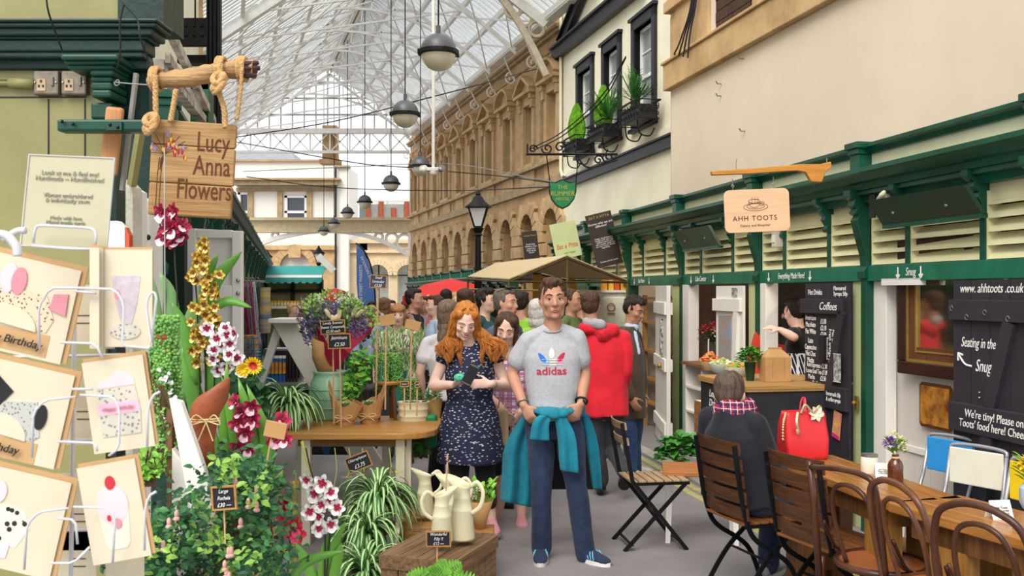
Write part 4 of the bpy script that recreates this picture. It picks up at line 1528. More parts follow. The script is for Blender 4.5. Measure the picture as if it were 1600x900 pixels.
# yellow cloths / boxes behind the canopy
b = MB(); p = P(0,0,12.4)
for i,(px,col) in enumerate(((945,'d98b1e'),(955,'e2b23a'),(964,'c9541f'),(974,'e0a22c'))):
 b = MB(); q = P(px,447,12.6); b.box(q.x - .035,q.x + .035,12.6,12.8,q.z - .1,q.z + .08)
 b.box(q.x - .035,q.x + .035,12.62,12.78,q.z + .08,q.z + .1)
 o = b.build('folder',mat('folder_' + col,col,.6),bevel=.004); tag(o,['orange','pale yellow','rust red','amber'][i] + ' folder in the row on the cupboard under the canopy','folder','bright folders on the cupboard')
t = thing('tall_cupboard','pale cream cupboard with a mark on its door behind the red jacket','cupboard',(P(955,0,12.8).x,12.9,0))
x0,x1 = P(925,0,12.6).x,P(986,0,12.6).x
zt = P(0,457,12.6).z
b = MB(); b.box(x0,x1,12.6,13.1,0,zt); b.build('body',M_white,t,world=True,bevel=.01)
b = MB(); b.box(x0 + .04,x1 - .04,12.57,12.6,.1,zt - .06); b.build('door',mat('cup_cream','ded8c2',.6),t,world=True,bevel=.01)
b = MB(); b.box(x0 - .03,x1 + .03,12.55,13.1,zt,zt + .03); b.build('top',M_white,t,world=True)
b = MB(); c = P(955,480,12.55); b.tube([c + V((.05 * math.cos(q * pi / 8),0,.05 * math.sin(q * pi / 8))) for q in range(16)],.008,4,closed=True); b.box(c.x - .05,c.x + .05,12.55,12.57,c.z - .09,c.z - .075); b.build('stencil',mat('rust_ink','9a6b52',.8),t,world=True)
# yellow doors
for i,(px0,px1,lab) in enumerate(((832,846,'bright yellow board standing left behind the man in the grey t-shirt'),(889,900,'narrow yellow orange board behind the canopy pole'))):
 b = MB(); q0,q1 = P(px0,440,13.5),P(px1,440,13.5)
 b.box(q0.x,q1.x,13.4,13.5,0,q0.z + .1)
 b.box(q0.x + .01,q1.x - .01,13.37,13.4,.2,q0.z)
 o = b.build('yellow_board',mat('yellow_board','e0a92c',.6,var=.1),bevel=.005); tag(o,lab,'board')
M_red = mat('red_canvas','e0322e',.7,var=.08,scale=3,bump=.1)
def parasol(c,w,h,dp,label,name='parasol'):
 t = thing(name,label,'parasol',(c.x,c.y,0))
 b = MB()
 top = V((c.x,c.y,c.z + h))
 n = 8
 rim = [V((c.x + w * math.cos(2 * pi * (i + .5) / n),c.y + dp * math.sin(2 * pi * (i + .5) / n),c.z)) for i in range(n)]
 midr = [top.lerp(r,.55) + V((0,0,.05)) for r in rim]
 low = [r + V((0,0,-.13)) for r in rim]
 vs = [top] + midr + rim + low
 fs = [(0,1 + i,1 + (i + 1) % n) for i in range(n)] + [(1 + i,9 + i,9 + (i + 1) % n,1 + (i + 1) % n) for i in range(n)] + [(9 + i,17 + i,17 + (i + 1) % n,9 + (i + 1) % n) for i in range(n)]
 b.add(vs,fs)
 o = b.build('canopy',M_red,t,world=True); sm = o.modifiers.new('s','SOLIDIFY'); sm.thickness = .01
 b = MB(); b.tube([(c.x,c.y,0),top],.025,8); b.build('pole',M_white,t,world=True)
 for r in rim:
  b = MB(); b.bar(top - V((0,0,.05)),r,.015,.015); b.build('rib',M_white,t,world=True)
parasol(P(705,462,15),.78,.27,.9,'red parasol above the crowd left of the black street lamp')
parasol(P(524,463,26),.45,.22,.8,'small distant red parasol beside the turquoise awning')
# turquoise awning stall
t = thing('awning_stall','stall with a turquoise scalloped awning at the far left of the street','stall',(P(460,0,26).x,26,0))
sx_ = lambda px: P(px,0,26).x
sz = lambda py: P(0,py,26).z
M_turq = mat('turquoise_canvas','3fa7a2',.7,var=.06,scale=2)
x0,x1 = sx_(408),sx_(508)
for (y0,y1,z0,z1,m,nm) in ((26.3,25.6,sz(415),sz(430),M_turq,'awning'),(25.6,25.55,sz(430),sz(434),M_white,'white_band')):
 b = MB()
 b.add([(x0,y0,z0),(x1,y0,z0),(x1,y1,z1),(x0,y1,z1),(x0,y0,z0 - .02),(x1,y0,z0 - .02),(x1,y1,z1 - .02),(x0,y1,z1 - .02)],[(0,1,2,3),(7,6,5,4),(0,3,7,4),(1,5,6,2),(3,2,6,7),(0,4,5,1)])
 b.build(nm,m,t,world=True)
b = MB(); n = 9
out = [(x0,sz(434)),]
for i in range(n):
 for q in range(6):
  tt = (i + q / 5) / n
  out.append((x0 + (x1 - x0) * tt,sz(440) - .06 * math.sin(pi * q / 5)))
out.append((x1,sz(434)))
b.prism(out,25.54,25.56); b.build('valance',M_turq,t,world=True)
b = MB(); b.box(sx_(412),sx_(500),26.3,26.4,0,sz(415)); b.build('back_wall',mat('stall_olive','b7ae80',.7),t,world=True)
b = MB()
for px in (411,455,500): b.box(sx_(px) - .04,sx_(px) + .04,26.1,26.3,0,sz(437))
b.box(sx_(408),sx_(505),26.1,26.3,sz(457),sz(452)); b.build('frame',M_kd,t,world=True)
b = MB(); b.box(sx_(416),sx_(500),25.7,26.3,sz(505),sz(500)); b.box(sx_(416),sx_(500),25.7,26.3,sz(482),sz(478)); b.build('shelf',M_white,t,world=True)
for i in range(12):
 b = MB(); x = sx_(422 + i * 5.0); b.box(x,x + .07,25.75,25.85,sz(478),sz(470)); b.box(x + .005,x + .065,25.74,25.76,sz(476),sz(473),1)
 o = b.build('yellow_packet',[mat('packet_yellow','f0c81e',.5),M_white],bevel=.002); tag(o,'yellow packet in the upper row on the shelf of the turquoise awning stall','packet','yellow packets on the awning stall shelf')
b = MB(); b.bar(P(506,415,26),P(513,408,26),.05,.6); b.build('side_flap',M_white,t,world=True)
# blue feather flag
t = thing('feather_flag','tall blue feather flag with white lettering standing in the crowd','flag',G(585,640))
d = 13.5; k = d / FP
pts = [(557,381),(566,390),(575,408),(581,428),(584,450),(586,480),(560,480),(557,440)]
b = MB()
q = [P(x,y,d) for x,y in pts]
b.prism([(p.x,p.z) for p in q],d,d + .006)
b.build('cloth',mat('flag_blue','3d64ad',.7,col2='5c82c4',scale=2),t,world=True)
b = MB(); b.tube(spline([P(x,y,d + .01) for x,y in ((556,380),(566,388),(576,406),(582,428),(585,450),(587,480))],5) + [V((P(587,0,d).x,d,0))],.014,6); b.build('pole',M_black,t,world=True)
o = text('CORN STREET MARKETS',6.2 * k,M_white,t,None)
c = P(564,448,d - .002) - t.location
o.data.transform(T(c.x,c.y,c.z) @ RY(R(-90)))
o = text('ST NICHOLAS',6 * k,M_white,t,None); c = P(572,418,d - .002) - t.location
o.data.transform(T(c.x,c.y,c.z) @ RY(R(-112)))
# ================================================================== RIGHT-HAND STALL FRONTS
WS = AR - pi / 2      # frame of things on the arcade face: x = towards the camera, y = into the wall
def planks(b,w,h,n,y0=0,th=.022,z0=0.0,gap=.004):
 for i in range(n):
  x = -w / 2 + w * i / n
  b.box(x,x + w / n - gap,y0,y0 + th,z0,z0 + h)
M_bdoor = mat('charcoal_door','2f2b33',.6,var=.15,scale=3,bump=.08)
M_white2 = mat('white_boards','e6e2da',.6,var=.04,scale=2,bump=.05)
# black menu shutter
s0,s1 = As(1341),As(1271)
w = s1 - s0
t = thing('menu_shutter','black plank shutter chalked with the coffee menu beside the serving hatch','shutter',A(-.07,(s0 + s1) / 2,0),WS)
b = MB(); planks(b,w,1.76,5); b.build('planks',M_bdoor,t)
b = MB(); b.box(-w / 2 - .03,w / 2 - .06,-.03,0,1.53,1.64); b.build('batten',M_bdoor,t,bevel=.004)
b = MB(); b.box(-w / 2 - .01,w / 2,-.03,0,.83,1.0); b.build('batten',M_bdoor,t,bevel=.004)
b = MB(); b.bar((w * .4,-.015,1.55),(w * .13,-.015,1.0),.03,.09,up=(1,0,0)); b.build('brace',M_bdoor,t)
b = MB(); b.bar((-w * .1,-.015,.83),(-w * .3,-.015,.1),.03,.08,up=(1,0,0)); b.build('brace',M_bdoor,t)
b = MB(); b.box(-.06,.01,-.035,0,1.17,1.37); b.build('handle_block',M_black,t,bevel=.005)
text('Coffees',.085,M_chalk,t,T(.08,-.032,1.585),shear=.25)
text('Hot Drinks',.06,M_chalk,t,T(-.17,-.002,1.69),sx=.8); text('Flavoured\n  Syrups 50p',.045,M_chalk,t,T(.2,-.002,1.70))
text('Americano\nMacchiato\nFlat White',.056,M_chalk,t,T(-.24,-.002,1.44),sx=.7,line=.95)
text('£1.80\n£2.10\n£2.00',.056,M_chalk,t,T(-.04,-.002,1.42),sx=.7)
text('Latte\nCappuccino\nHot Choc\nMocha',.056,M_chalk,t,T(-.24,-.002,1.24),sx=.7)
text('Iced Espresso £2.30\nLoose Leaf Tea £1.80\nMocha        £2.50\nChai Latte',.052,M_chalk,t,T(-.14,-.002,1.06),sx=.75)
o = text('Pot of tea for two\nFresh orange juice\nSmoothies',.05,M_chalk,t,None,sx=.8); o.data.transform(T(.06,-.002,1.27) @ RY(R(90)))
text('add\nmarshmallows',.045,M_chalk,t,T(-.2,-.032,.91),shear=.2,sx=.8); text('homemade 50p\n& coffee syrups',.045,M_chalk,t,T(.16,-.032,.92),shear=.2,sx=.75)
t2 = thing('photo_card','black and white picture card pinned low on the menu shutter','card',A(-.1,s0 + .12,1.04),WS)
b = MB(); b.box(-.05,.05,0,.004,0,.2); b.build('card',mat('grey_collage','d8d8d8',.6,col2='2a2a2a',scale=30),t2)
b = MB(); b.box(-.055,.055,-.002,.001,-.004,.0); b.box(-.055,.055,-.002,.001,.2,.204); b.build('border',M_white,t2)
t2 = thing('flyer','yellow and pink flyer pinned askew to the lower black shutter','flyer',A(-.085,s0 + .17,.62),WS); t2.rotation_euler = (0,R(10),WS)
b = MB(); b.box(-.055,.055,0,.004,0,.2); b.build('paper',mat('flyer_yellow','e8c53a',.5,col2='d4608a',scale=14),t2)
b = MB(); b.box(-.05,.05,-.002,0,-.0,.03); b.build('footer',mat('flyer_pink','e0307a',.5),t2)
t2 = thing('door_catch','small brass catch on the pale pilaster beside the menu shutter','catch',A(-.02,ps[2] + .1,.9),WS)
b = MB(); b.box(-.02,.02,-.012,0,-.05,.05); b.build('plate',mat('brass','a8843c',.4,metal=.7),t2,bevel=.003)
b = MB(); b.sphere((0,-.025,.0),.016,10,6); b.build('knob',MATS['brass'],t2)
# white jamb of the serving hatch, white shutter with poster, white reveal
b = MB(); b.box(.0,.5,ps[3] - .05,ps[3] - .035,.95,1.77); b.box(-.02,.1,ps[3] - .16,ps[3] - .05,.95,1.77); b.build('hatch_jamb',M_white2,arc_r,bevel=.004)
b = MB(); b.box(-.02,.1,ps[4] - .22,ps[4] - .04,0,1.77); b.build('hatch_jamb',M_white2,arc_r,bevel=.004)
s0,s1 = As(1171),As(1128)
w = s1 - s0
t = thing('white_shutter','white plank shutter with a painted poster on the hatch left of the counter','shutter',A(-.06,(s0 + s1) / 2,.55),WS)
b = MB(); planks(b,w,1.2,4); b.build('planks',M_white2,t)
b = MB(); b.box(-w / 2 - .03,w / 2 - .02,-.03,0,.96,1.08); b.build('batten',M_white2,t,bevel=.004)
b = MB(); b.bar((w * .32,-.015,.96),(w * .2,-.015,.1),.03,.09,up=(1,0,0)); b.build('brace',M_white2,t)
b = MB(); b.box(-w * .38,w * .1,-.008,0,.42,.92); b.box(w * .12,w * .3,-.008,0,1.1,1.18,1); b.build('poster',[mat('poster_paint','8ba0b8',.6,col2='b08a6a',scale=9),mat('grey_collage','')],t)
# black snug door at the right edge
s0,s1 = As(1665),As(1504)
w = s1 - s0
t = thing('snug_door','charcoal plank door at the right edge chalked with the way to the snug','door',A(-.06,(s0 + s1) / 2,0),WS)
b = MB(); planks(b,w,1.765,5,gap=.006); b.build('planks',M_bdoor,t)
b = MB(); b.box(-w / 2 - .01,w / 2,-.03,0,1.53,1.65); b.build('batten',M_bdoor,t,bevel=.004)
b = MB(); b.box(-w / 2 + .0,w / 2,-.035,0,.88,1.045); b.build('batten',M_bdoor,t,bevel=.004)
xb = lambda px: (s0 + s1) / 2 - As(px)
b = MB(); b.bar((xb(1598),-.015,1.53),(xb(1566),-.015,1.05),.03,.09,up=(1,0,0)); b.build('brace',M_bdoor,t)
b = MB(); b.bar((xb(1562),-.015,.88),(xb(1545),-.015,.08),.03,.09,up=(1,0,0)); b.build('brace',M_bdoor,t)
x0 = -w / 2
text('www. ahhtoots .co.uk',.075,M_chalk,t,T(x0 + .33,-.002,1.715),shear=.2,sx=.8)
text('Seating in the',.082,M_chalk,t,T(x0 + .225,-.002,1.4),shear=.3,sx=.68); text('Snug',.1,M_chalk,t,T(x0 + .27,-.002,1.27),shear=.3,sx=.72)
b = MB(); b.tube(spline([(x0 + .17,-.003,1.265),(x0 + .11,-.003,1.275),(x0 + .05,-.003,1.33)],5),.006,4); b.tube([(x0 + .05,-.003,1.29),(x0 + .05,-.003,1.335),(x0 + .09,-.003,1.325)],.006,4); b.build('chalk_arrow',M_chalk,t)
text("We're tiny! Please only eat\nToots' food here! Cheers then!",.066,M_chalk,t,T(x0 + .46,-.037,.963),shear=.12,sx=.85)
for dx,dz in ((.03,1.6),(.17,1.55),(.33,1.58),(.52,1.55)):
 b = MB(); b.tube(arc((x0 + dx,-.035,dz),.014,0,300,8),.003,5); b.build('hook',M_steel,t)
for dx,dz in ((.24,1.12),(.24,1.09),(.2,.5),(.52,.8)):
 b = MB(); b.sphere((x0 + dx,-.003,dz),.006,6,4); b.build('nail',M_steel,t)
 # white boarding of the snug with framed mirror and picture
y0,y1 = As(1510),ps[2] - .03
t = thing('white_boarding','white painted boarding of the snug behind the tables','boarding',A(.12,(y0 + y1) / 2,0),WS)
b = MB(); planks(b,(y1 - y0) + .35,1.78,8,gap=.003); b.build('planks',mat('snug_boards','cfc8c0',.65,var=.05,scale=3),t)
b = MB(); b.box(-(y1 - y0) / 2 - .17,(y1 - y0) / 2,-.03,0,0,.12); b.box(-(y1 - y0) / 2 - .17,(y1 - y0) / 2,-.015,0,.62,.66); b.build('rail',M_white2,t)
b = MB(); b.box(-(y1 - y0) / 2 - .0,-(y1 - y0) / 2 + .16,-.09,-.01,0,1.77); b.build('door_jamb',M_white2,t,bevel=.005)
b = MB(); b.box(-.35,.1,-.14,-.1,1.74,1.785); b.build('lintel',M_white,t)
M_fr = mat('mahogany_frame','331d18',.35,var=.2,scale=8)
c = A(.085,(As(1393) + As(1508)) / 2,1.61)
t = thing('framed_mirror','dark framed mirror with a gilt slip hanging on the white boards under the word Snug','mirror',c,WS + R(3))
def frame(b,w,h,d,y0,y1):
 b.box(-w,w,y0,y1,h - d,h); b.box(-w,w,y0,y1,-h,-h + d); b.box(-w,-w + d,y0,y1,-h + d,h - d); b.box(w - d,w,y0,y1,-h + d,h - d)
W,H = .37,.46
b = MB(); frame(b,W,H,.085,-.04,0); b.build('outer_frame',M_fr,t,bevel=.008)
M_gilt = mat('gilt','b89850',.35,metal=.6,var=.1)
b = MB(); frame(b,W - .085,H - .085,.018,-.03,0); b.build('gilt_slip',M_gilt,t)
b = MB(); frame(b,W - .103,H - .103,.08,-.022,0); b.build('inner_frame',wood('walnut','6a4126','54321c',axis=2),t)
b = MB(); frame(b,W - .175,H - .15,.012,-.028,0); b.build('gilt_slip',M_gilt,t)
b = MB(); b.box(-W + .18,W - .18,-.012,0,-H + .16,H - .16); b.build('mirror_glass',mat('mirror','b5ab94',.06,metal=.95,var=.1),t)
c = A(.1,(As(1417) + As(1466)) / 2,.96)
t = thing('small_picture','small amber picture panel with rounded corners on the white boards below the mirror','picture',c,WS)
b = MB(); w_,h_ = .165,.145
b.prism([(x + r_ * 0,z) for x,z,r_ in ((-w_ + .02,-h_,0),(w_ - .02,-h_,0),(w_,-h_ + .02,0),(w_,h_ - .02,0),(w_ - .02,h_,0),(-w_ + .02,h_,0),(-w_,h_ - .02,0),(-w_,-h_ + .02,0))],-.012,0)
b.build('panel',mat('amber_dark','5a3413',.4),t)
b = MB(); b.box(-w_ + .015,w_ - .015,-.016,-.012,-h_ + .02,h_ - .02); b.build('painting',mat('amber_painting','c98a35',.4,col2='6d3d14',scale=11),t)
# counter
cy0,cy1 = 7.33,8.28
t = thing('cafe_counter','black fronted cafe counter with a pale wooden top below the serving hatch','counter',A(-.35,(cy0 + cy1) / 2,0),AR)
L = (cy1 - cy0) / 2
b = MB(); b.box(-.35,.42,-L,L,0,.97); b.build('body',mat('blackboard_paint','242326',.6,col2='303035',scale=3,bump=.05),t)
b = MB(); b.box(-.37,.55,-L - .015,L + .02,.97,1.0); b.build('wooden_top',wood('counter_top','b98f56','a67c46',axis=0),t,bevel=.003)
b = MB(); b.box(-.37,.42,-L - .012,L + .01,.955,.97); b.build('edge',mat('oak_edge','a8834c',.5),t)
o = text('Lemon\nDrizzle',.085,M_chalk,t,None,shear=.2); o.data.transform(T(-.353,L * .35,.83) @ RZ(R(-90)))
o = text('Filled bagels\nVictoria sponge\nToday: soup\n& bread',.07,M_chalk,t,None,shear=.2); o.data.transform(T(-.353,L * .35,.52) @ RZ(R(-90)))
CT = lambda px,py: G(px,py,1.0)
# sauce bottle
t = thing('sauce_bottle','small red capped hot sauce bottle at the right end of the counter','bottle',CT(1264,592))
b = MB(); b.lathe([(.022,0),(.024,.01),(.024,.075),(.018,.09),(.012,.1)],seg=16); b.build('glass',mat('sauce_orange','c77b4c',.25,var=.1),t,smooth='auto')
b = MB(); b.lathe([(.0245,.02),(.0245,.07)],seg=16,cap=False); b.build('paper_label',mat('sauce_label','ead9c8',.6),t)
b = MB(); b.lathe([(.013,.1),(.012,.135)],seg=14); b.build('neck_band',mat('neck_green','1d7a40',.5),t)
b = MB(); b.lathe([(.013,.135),(.013,.155),(.009,.16)],seg=14); b.build('cap',mat('cap_red','cf2b28',.4),t)
# paper bag
t = thing('paper_bag','brown paper carrier bag with a folded top standing on the counter','bag',CT(1211,596),AR)
w_,d_,h_ = .105,.06,.24
b = MB()
vs = [(-w_,-d_,0),(w_,-d_,0),(w_,d_,0),(-w_,d_,0),(-w_,-d_,h_ * .8),(w_,-d_,h_ * .8),(w_,d_,h_ * .8),(-w_,d_,h_ * .8),(-w_ * .5,-.005,h_ * 1.05),(w_ * .5,-.005,h_ * 1.05),(w_ * .5,.005,h_ * 1.05),(-w_ * .5,.005,h_ * 1.05)]
b.add(vs,[(3,2,1,0),(0,1,5,4),(1,2,6,5),(2,3,7,6),(3,0,4,7),(4,5,9,8),(5,6,10,9),(6,7,11,10),(7,4,8,11),(8,9,10,11)])
b.build('body',M_kraft,t,bevel=.004)
b = MB(); b.box(-w_ * .5,w_ * .5,-.008,.008,h_ * 1.04,h_ * 1.1); b.build('folded_top',M_kraft,t)
b = MB(); b.tube([(-.05,-d_ - .002,.02),(-.045,-d_ - .002,h_ * .75)],.001,4); b.tube([(.05,-d_ - .002,.02),(.045,-d_ - .002,h_ * .75)],.001,4); b.build('crease',mat('crease_brown','9c7444',.8),t)
# potted herb
def herb(c,label,sc=1.0,name='potted_herb',pot=None,seed=3,n=260,R0=.1,mleaf=None,ls=.035,hh=.16):
 t = thing(name,label,'plant',c)
 b = MB(); b.lathe([(.03 * sc,0),(.045 * sc,.14 * sc),(.047 * sc,.145 * sc),(.042 * sc,.14 * sc)],seg=18); b.build('pot',pot or mat('dark_green_pot','1d3a24',.4),t,smooth='auto')
 r_ = random.Random(seed); b = MB()
 for k in range(n):
  a = r_.uniform(0,2 * pi); el = r_.uniform(-.2,1.5); rr = r_.uniform(.5,1) * R0 * sc
  p = V((rr * math.cos(a) * math.cos(el),rr * math.sin(a) * math.cos(el),(hh + .0) * sc + rr * math.sin(el) * 1.1))
  b.leaf(p,V((math.cos(a),math.sin(a),r_.uniform(-.4,.6))),(r_.uniform(-.5,.5),r_.uniform(-.5,.5),1),ls * sc,ls * .8 * sc)
 b.build('leaves',mleaf or mat('herb_green','3f8f2a',.5,var=.35,scale=14),t)
 b = MB()
 for k in range(8):
  a = k * .8; b.tube([(0.01 * math.cos(a),.01 * math.sin(a),.1 * sc),(.06 * sc * math.cos(a),.06 * sc * math.sin(a),(hh + .05) * sc)],.002,4)
 b.build('stems',M_leafl,t)
 return t
herb(CT(1172,595),'bushy green herb in a tall dark green pot on the counter beside the paper bag',1.0)
# salad dishes
M_bowl = mat('clear_bowl','c9d2c4',.1,var=.05)
for i,(px,py,r,cols,lab) in enumerate(((1152,584,.11,('d98a35','7da83a'),'glass bowl of orange and green salad on the counter beside the herb pot'),
(1128,578,.12,('9fb35a','e0d9b8'),'glass bowl of pale green salad at the middle of the counter'),
(1110,574,.1,('d9a05a','c9602f'),'basket of orange brown pastries on the far end of the counter'))):
 t = thing('salad_bowl' if i < 2 else 'pastry_basket',lab,'bowl',CT(px,py + 4))
 b = MB(); b.lathe([(r * .6,0),(r * .95,.05),(r,.08),(r * .97,.08),(r * .6,.008)],seg=24); b.build('bowl',M_bowl if i < 2 else mat('basket_tan','c9a06a',.8,bump=.4),t,smooth='auto')
 r_ = random.Random(i);
 for ci,cl in enumerate(cols):
  b = MB()
  for k in range(45):
   a = r_.uniform(0,2 * pi); rr = r * .85 * math.sqrt(r_.random())
   b.sphere((rr * math.cos(a),rr * math.sin(a),.06 + (.05 if i < 2 else .1) * (1 - rr / r) + r_.uniform(0,.015)),(r_.uniform(.012,.025),r_.uniform(.012,.02),.01),6,4)
  b.build('filling',mat('food_' + cl,cl,.5,var=.2),t)
for i in range(6):
 c = CT(1124 + i * 7,568); t = thing('cake_fork','one of the upright plastic stirrers standing behind the salad bowls','stirrer',c + V((0,.1,.0)),group='stirrers behind the salad bowls')
 b = MB(); b.tube([(0,0,0),(.004,0,.15)],.004,5); b.build('stick',M_white,t)
 b = MB(); b.sphere((.004,0,.155),(.008,.003,.012),6,4); b.build('paddle',M_white,t)
 # white shelf unit in the hatch with wicker basket
t = thing('white_shelf_unit','white cubby shelf unit under the hatch left of the counter','shelf',A(0.0,9.3,0),AR)
b = MB();
for y in (-.9,-.45,0,.45,.9): b.box(-.12,.3,y,y + .02,0,.94)
for z in (0,.45,.7): b.box(-.12,.3,-.9,.92,z,z + .02)
b.box(.28,.3,-.9,.92,0,.94)
b.build('carcass',M_white2,t)
b = MB(); b.box(-.16,.5,-.92,.94,.94,.97); b.build('wooden_top',wood('shelf_top','8a5c38','754b2c',axis=1),t,bevel=.003)
t = thing('bread_bag','clear bag of bread rolls on the white shelf under the hatch','bread',A(0.02,8.75,.73),AR)
b = MB(); b.sphere((0,0,.075),(.09,.13,.075),12,8); b.build('bag',mat('bread_bag_clear','dcb489',.25,col2='c48d5e',scale=12,bump=.3),t,smooth=True)
b = MB(); b.tube([(0,0,.14),(0,0,.2)],[.012,.04],8); b.build('tied_neck',M_bowl,t)
t = thing('wicker_basket','square brown wicker basket beside the black counter under the white shelf','basket',A(-.32,8.72,.42),AR)
b = MB()
for z in range(11):
 zz = .01 + z * .026
 b.tube([(x,y,zz) for x,y in ((-.16,-.24),(.16,-.24),(.16,.24),(-.16,.24))],.013,5,closed=True)
b.build('weave',mat('wicker','a9713f',.7,col2='7d4d28',scale=40,bump=.4),t)
b = MB()
for i in range(12):
 y = -.24 + .48 * i / 11
 b.tube([(-.172,y,0),(-.172,y,.29)],.008,4);
for i in range(7):
 x = -.16 + .32 * i / 6
 b.tube([(x,-.252,0),(x,-.252,.29)],.008,4)
b.build('stakes',MATS['wicker'],t)
b = MB(); b.box(-.15,.15,-.23,.23,0,.02); b.build('base',MATS['wicker'],t)
b = MB(); b.box(-.17,.17,-.25,.25,.285,.29); b.build('liner',M_white,t)
t = thing('basket_crate','plain slatted crate carrying the wicker basket beside the counter','crate',A(-.32,8.72,0),AR)
for z in (.05,.17,.29):
 b = MB(); b.box(-.16,.16,-.24,-.225,z,z + .09); b.box(-.16,-.145,-.225,.24,z,z + .09); b.box(.145,.16,-.225,.24,z,z + .09); b.build('slat',M_pine,t)
b = MB(); b.box(-.16,.16,-.24,.24,.39,.41); b.build('top',M_pine,t)
# bouquet, book stand, cup in the hatch
t = thing('hatch_bouquet','vase of red and cream flowers on the hatch shelf','flowers',A(.1,9.95,.97),AR)
b = MB(); b.lathe([(.03,0),(.04,.03),(.035,.12),(.028,.2)],seg=16); b.build('vase',mat('vase_dark_glass','4b5a4a',.15),t,smooth='auto')
r_ = random.Random(5)
b = MB()
for k in range(150):
 a = r_.uniform(0,2 * pi); rr = r_.uniform(.02,.14)
 b.leaf((rr * math.cos(a),rr * math.sin(a),.2 + r_.uniform(0,.14)),(math.cos(a),math.sin(a),r_.uniform(-.5,1)),(0,0,1),.06,.03)
b.build('leaves',M_leafd,t)
def pom(b,c,r,n=22,sd=1,pl=None):
 r_ = random.Random(sd)
 for k in range(n):
  z = 1 - 1.5 * (k + .5) / n; a = k * 2.4; q = math.sqrt(max(0,1 - z * z))
  d_ = V((q * math.cos(a),q * math.sin(a),z))
  b.leaf(V(c) + d_ * r * .4,d_,(0.1,0,1),r * .8,r * .6)
for k,(cl,x,y,z) in enumerate((('b8303a',-.05,-.06,.36),('d9664a',.06,-.03,.38),('efe3b8',-.02,-.1,.3),('d9664a',.1,.05,.36),('b8303a',-.1,.04,.33))):
 b = MB(); pom(b,(x,y,z),.06,sd=k); b.build('bloom',mat('bloom_' + cl,cl,.6),t)
t = thing('recipe_book','white and red booklet standing on the hatch shelf in front of the vase','book',A(-.05,9.75,.97),WS - R(25))
b = MB(); b.box(-.09,.09,0,.008,0,.25); b.build('cover',M_white,t)
b = MB(); b.box(-.09,.09,-.003,0,0,.13); b.build('cover_picture',mat('cover_red','d9605a',.5,col2='efb3a8',scale=18),t)
b = MB(); b.box(-.09,.09,.008,.06,0,.01); b.build('foot',M_white,t)
t = thing('patterned_cup','white cup with a dark band beside the booklet on the hatch shelf','cup',A(-.06,9.52,.97),AR)
b = MB(); b.lathe([(.035,0),(.05,.03),(.055,.08),(.05,.08),(.03,.01)],seg=18); b.build('cup',M_white,t,smooth='auto')
b = MB(); b.lathe([(.0535,.045),(.055,.06)],seg=18,cap=False); b.build('band',mat('cup_band','5a3a33',.5),t)
b = MB(); b.tube(arc((.055,0,.045),.022,-80,80,8),.006,6); b.build('handle',M_white,t)
# floor plant
herb(G(1062,748) ,'leafy green potted plant on the ground left of the counter',1.25,'potted_plant',M_terra,11,150,.13,mat('plant_green','4f9440',.5,var=.35,scale=6),.085,.17)
# ---- open white door + shelving in the far bay
t = thing('white_door','open white plank door standing out beside the shelves left of the hatches','door',(1.70,11.25,0),math.atan2(-1.0,-.05))
b = MB();
for i in range(5): b.box(i * .24,i * .24 + .235,-.02,.02,.02,1.76)
b.build('planks',M_white2,t)
for z in (.18,.85,1.45):
 b = MB(); b.box(.02,1.18,.02,.045,z,z + .13); b.box(.02,1.18,-.045,-.02,z,z + .13); b.build('ledge',M_white2,t,bevel=.004)
b = MB(); b.box(.75,.85,-.05,-.02,1.0,1.4); b.build('notice',mat('grey_collage',''),t)
b = MB(); b.sphere((.9,-.06,.9),.03,10,6); b.build('knob',MATS['brass'],t)
t = thing('pine_shelf','pale pine shelving inside the open white doorway','shelf',A(.35,11.9,0),AR)
b = MB()
for x,y in ((-.25,-.5),(-.25,.4),(.2,-.5),(.2,.4)): b.box(x,x + .05,y,y + .05,0,1.65)
b.build('uprights',M_pine,t)
for z in (.3,.6,.95,1.3,1.6):
 b = MB(); b.box(-.26,.26,-.52,.47,z,z + .025); b.build('board',M_pine,t)
for i in range(4):
 b = MB(); b.lathe([(.035,0),(.035,.16),(.015,.19),(.015,.22)],c=(0,0,0),seg=12); o = b.build('yellow_bottle',mat('mustard_glass','c9982e',.3,var=.1),smooth='auto'); o.location = A(.18,11.5 + .11 * i,.975); tag(o,'mustard yellow bottle on the middle board of the pine shelving','bottle','yellow bottles on the pine shelf')
for i in range(5):
 b = MB(); b.lathe([(.0,0),(.1,0),(.12,.015),(.1,.01),(0,.008)],seg=20); o = b.build('plate',mat('plate_grey','a9a49c',.4),smooth='auto'); o.location = A(.3,11.75,1.325 + .018 * i); tag(o,'plate in the stack on the upper board of the pine shelving','plate','stacked plates on the pine shelf')
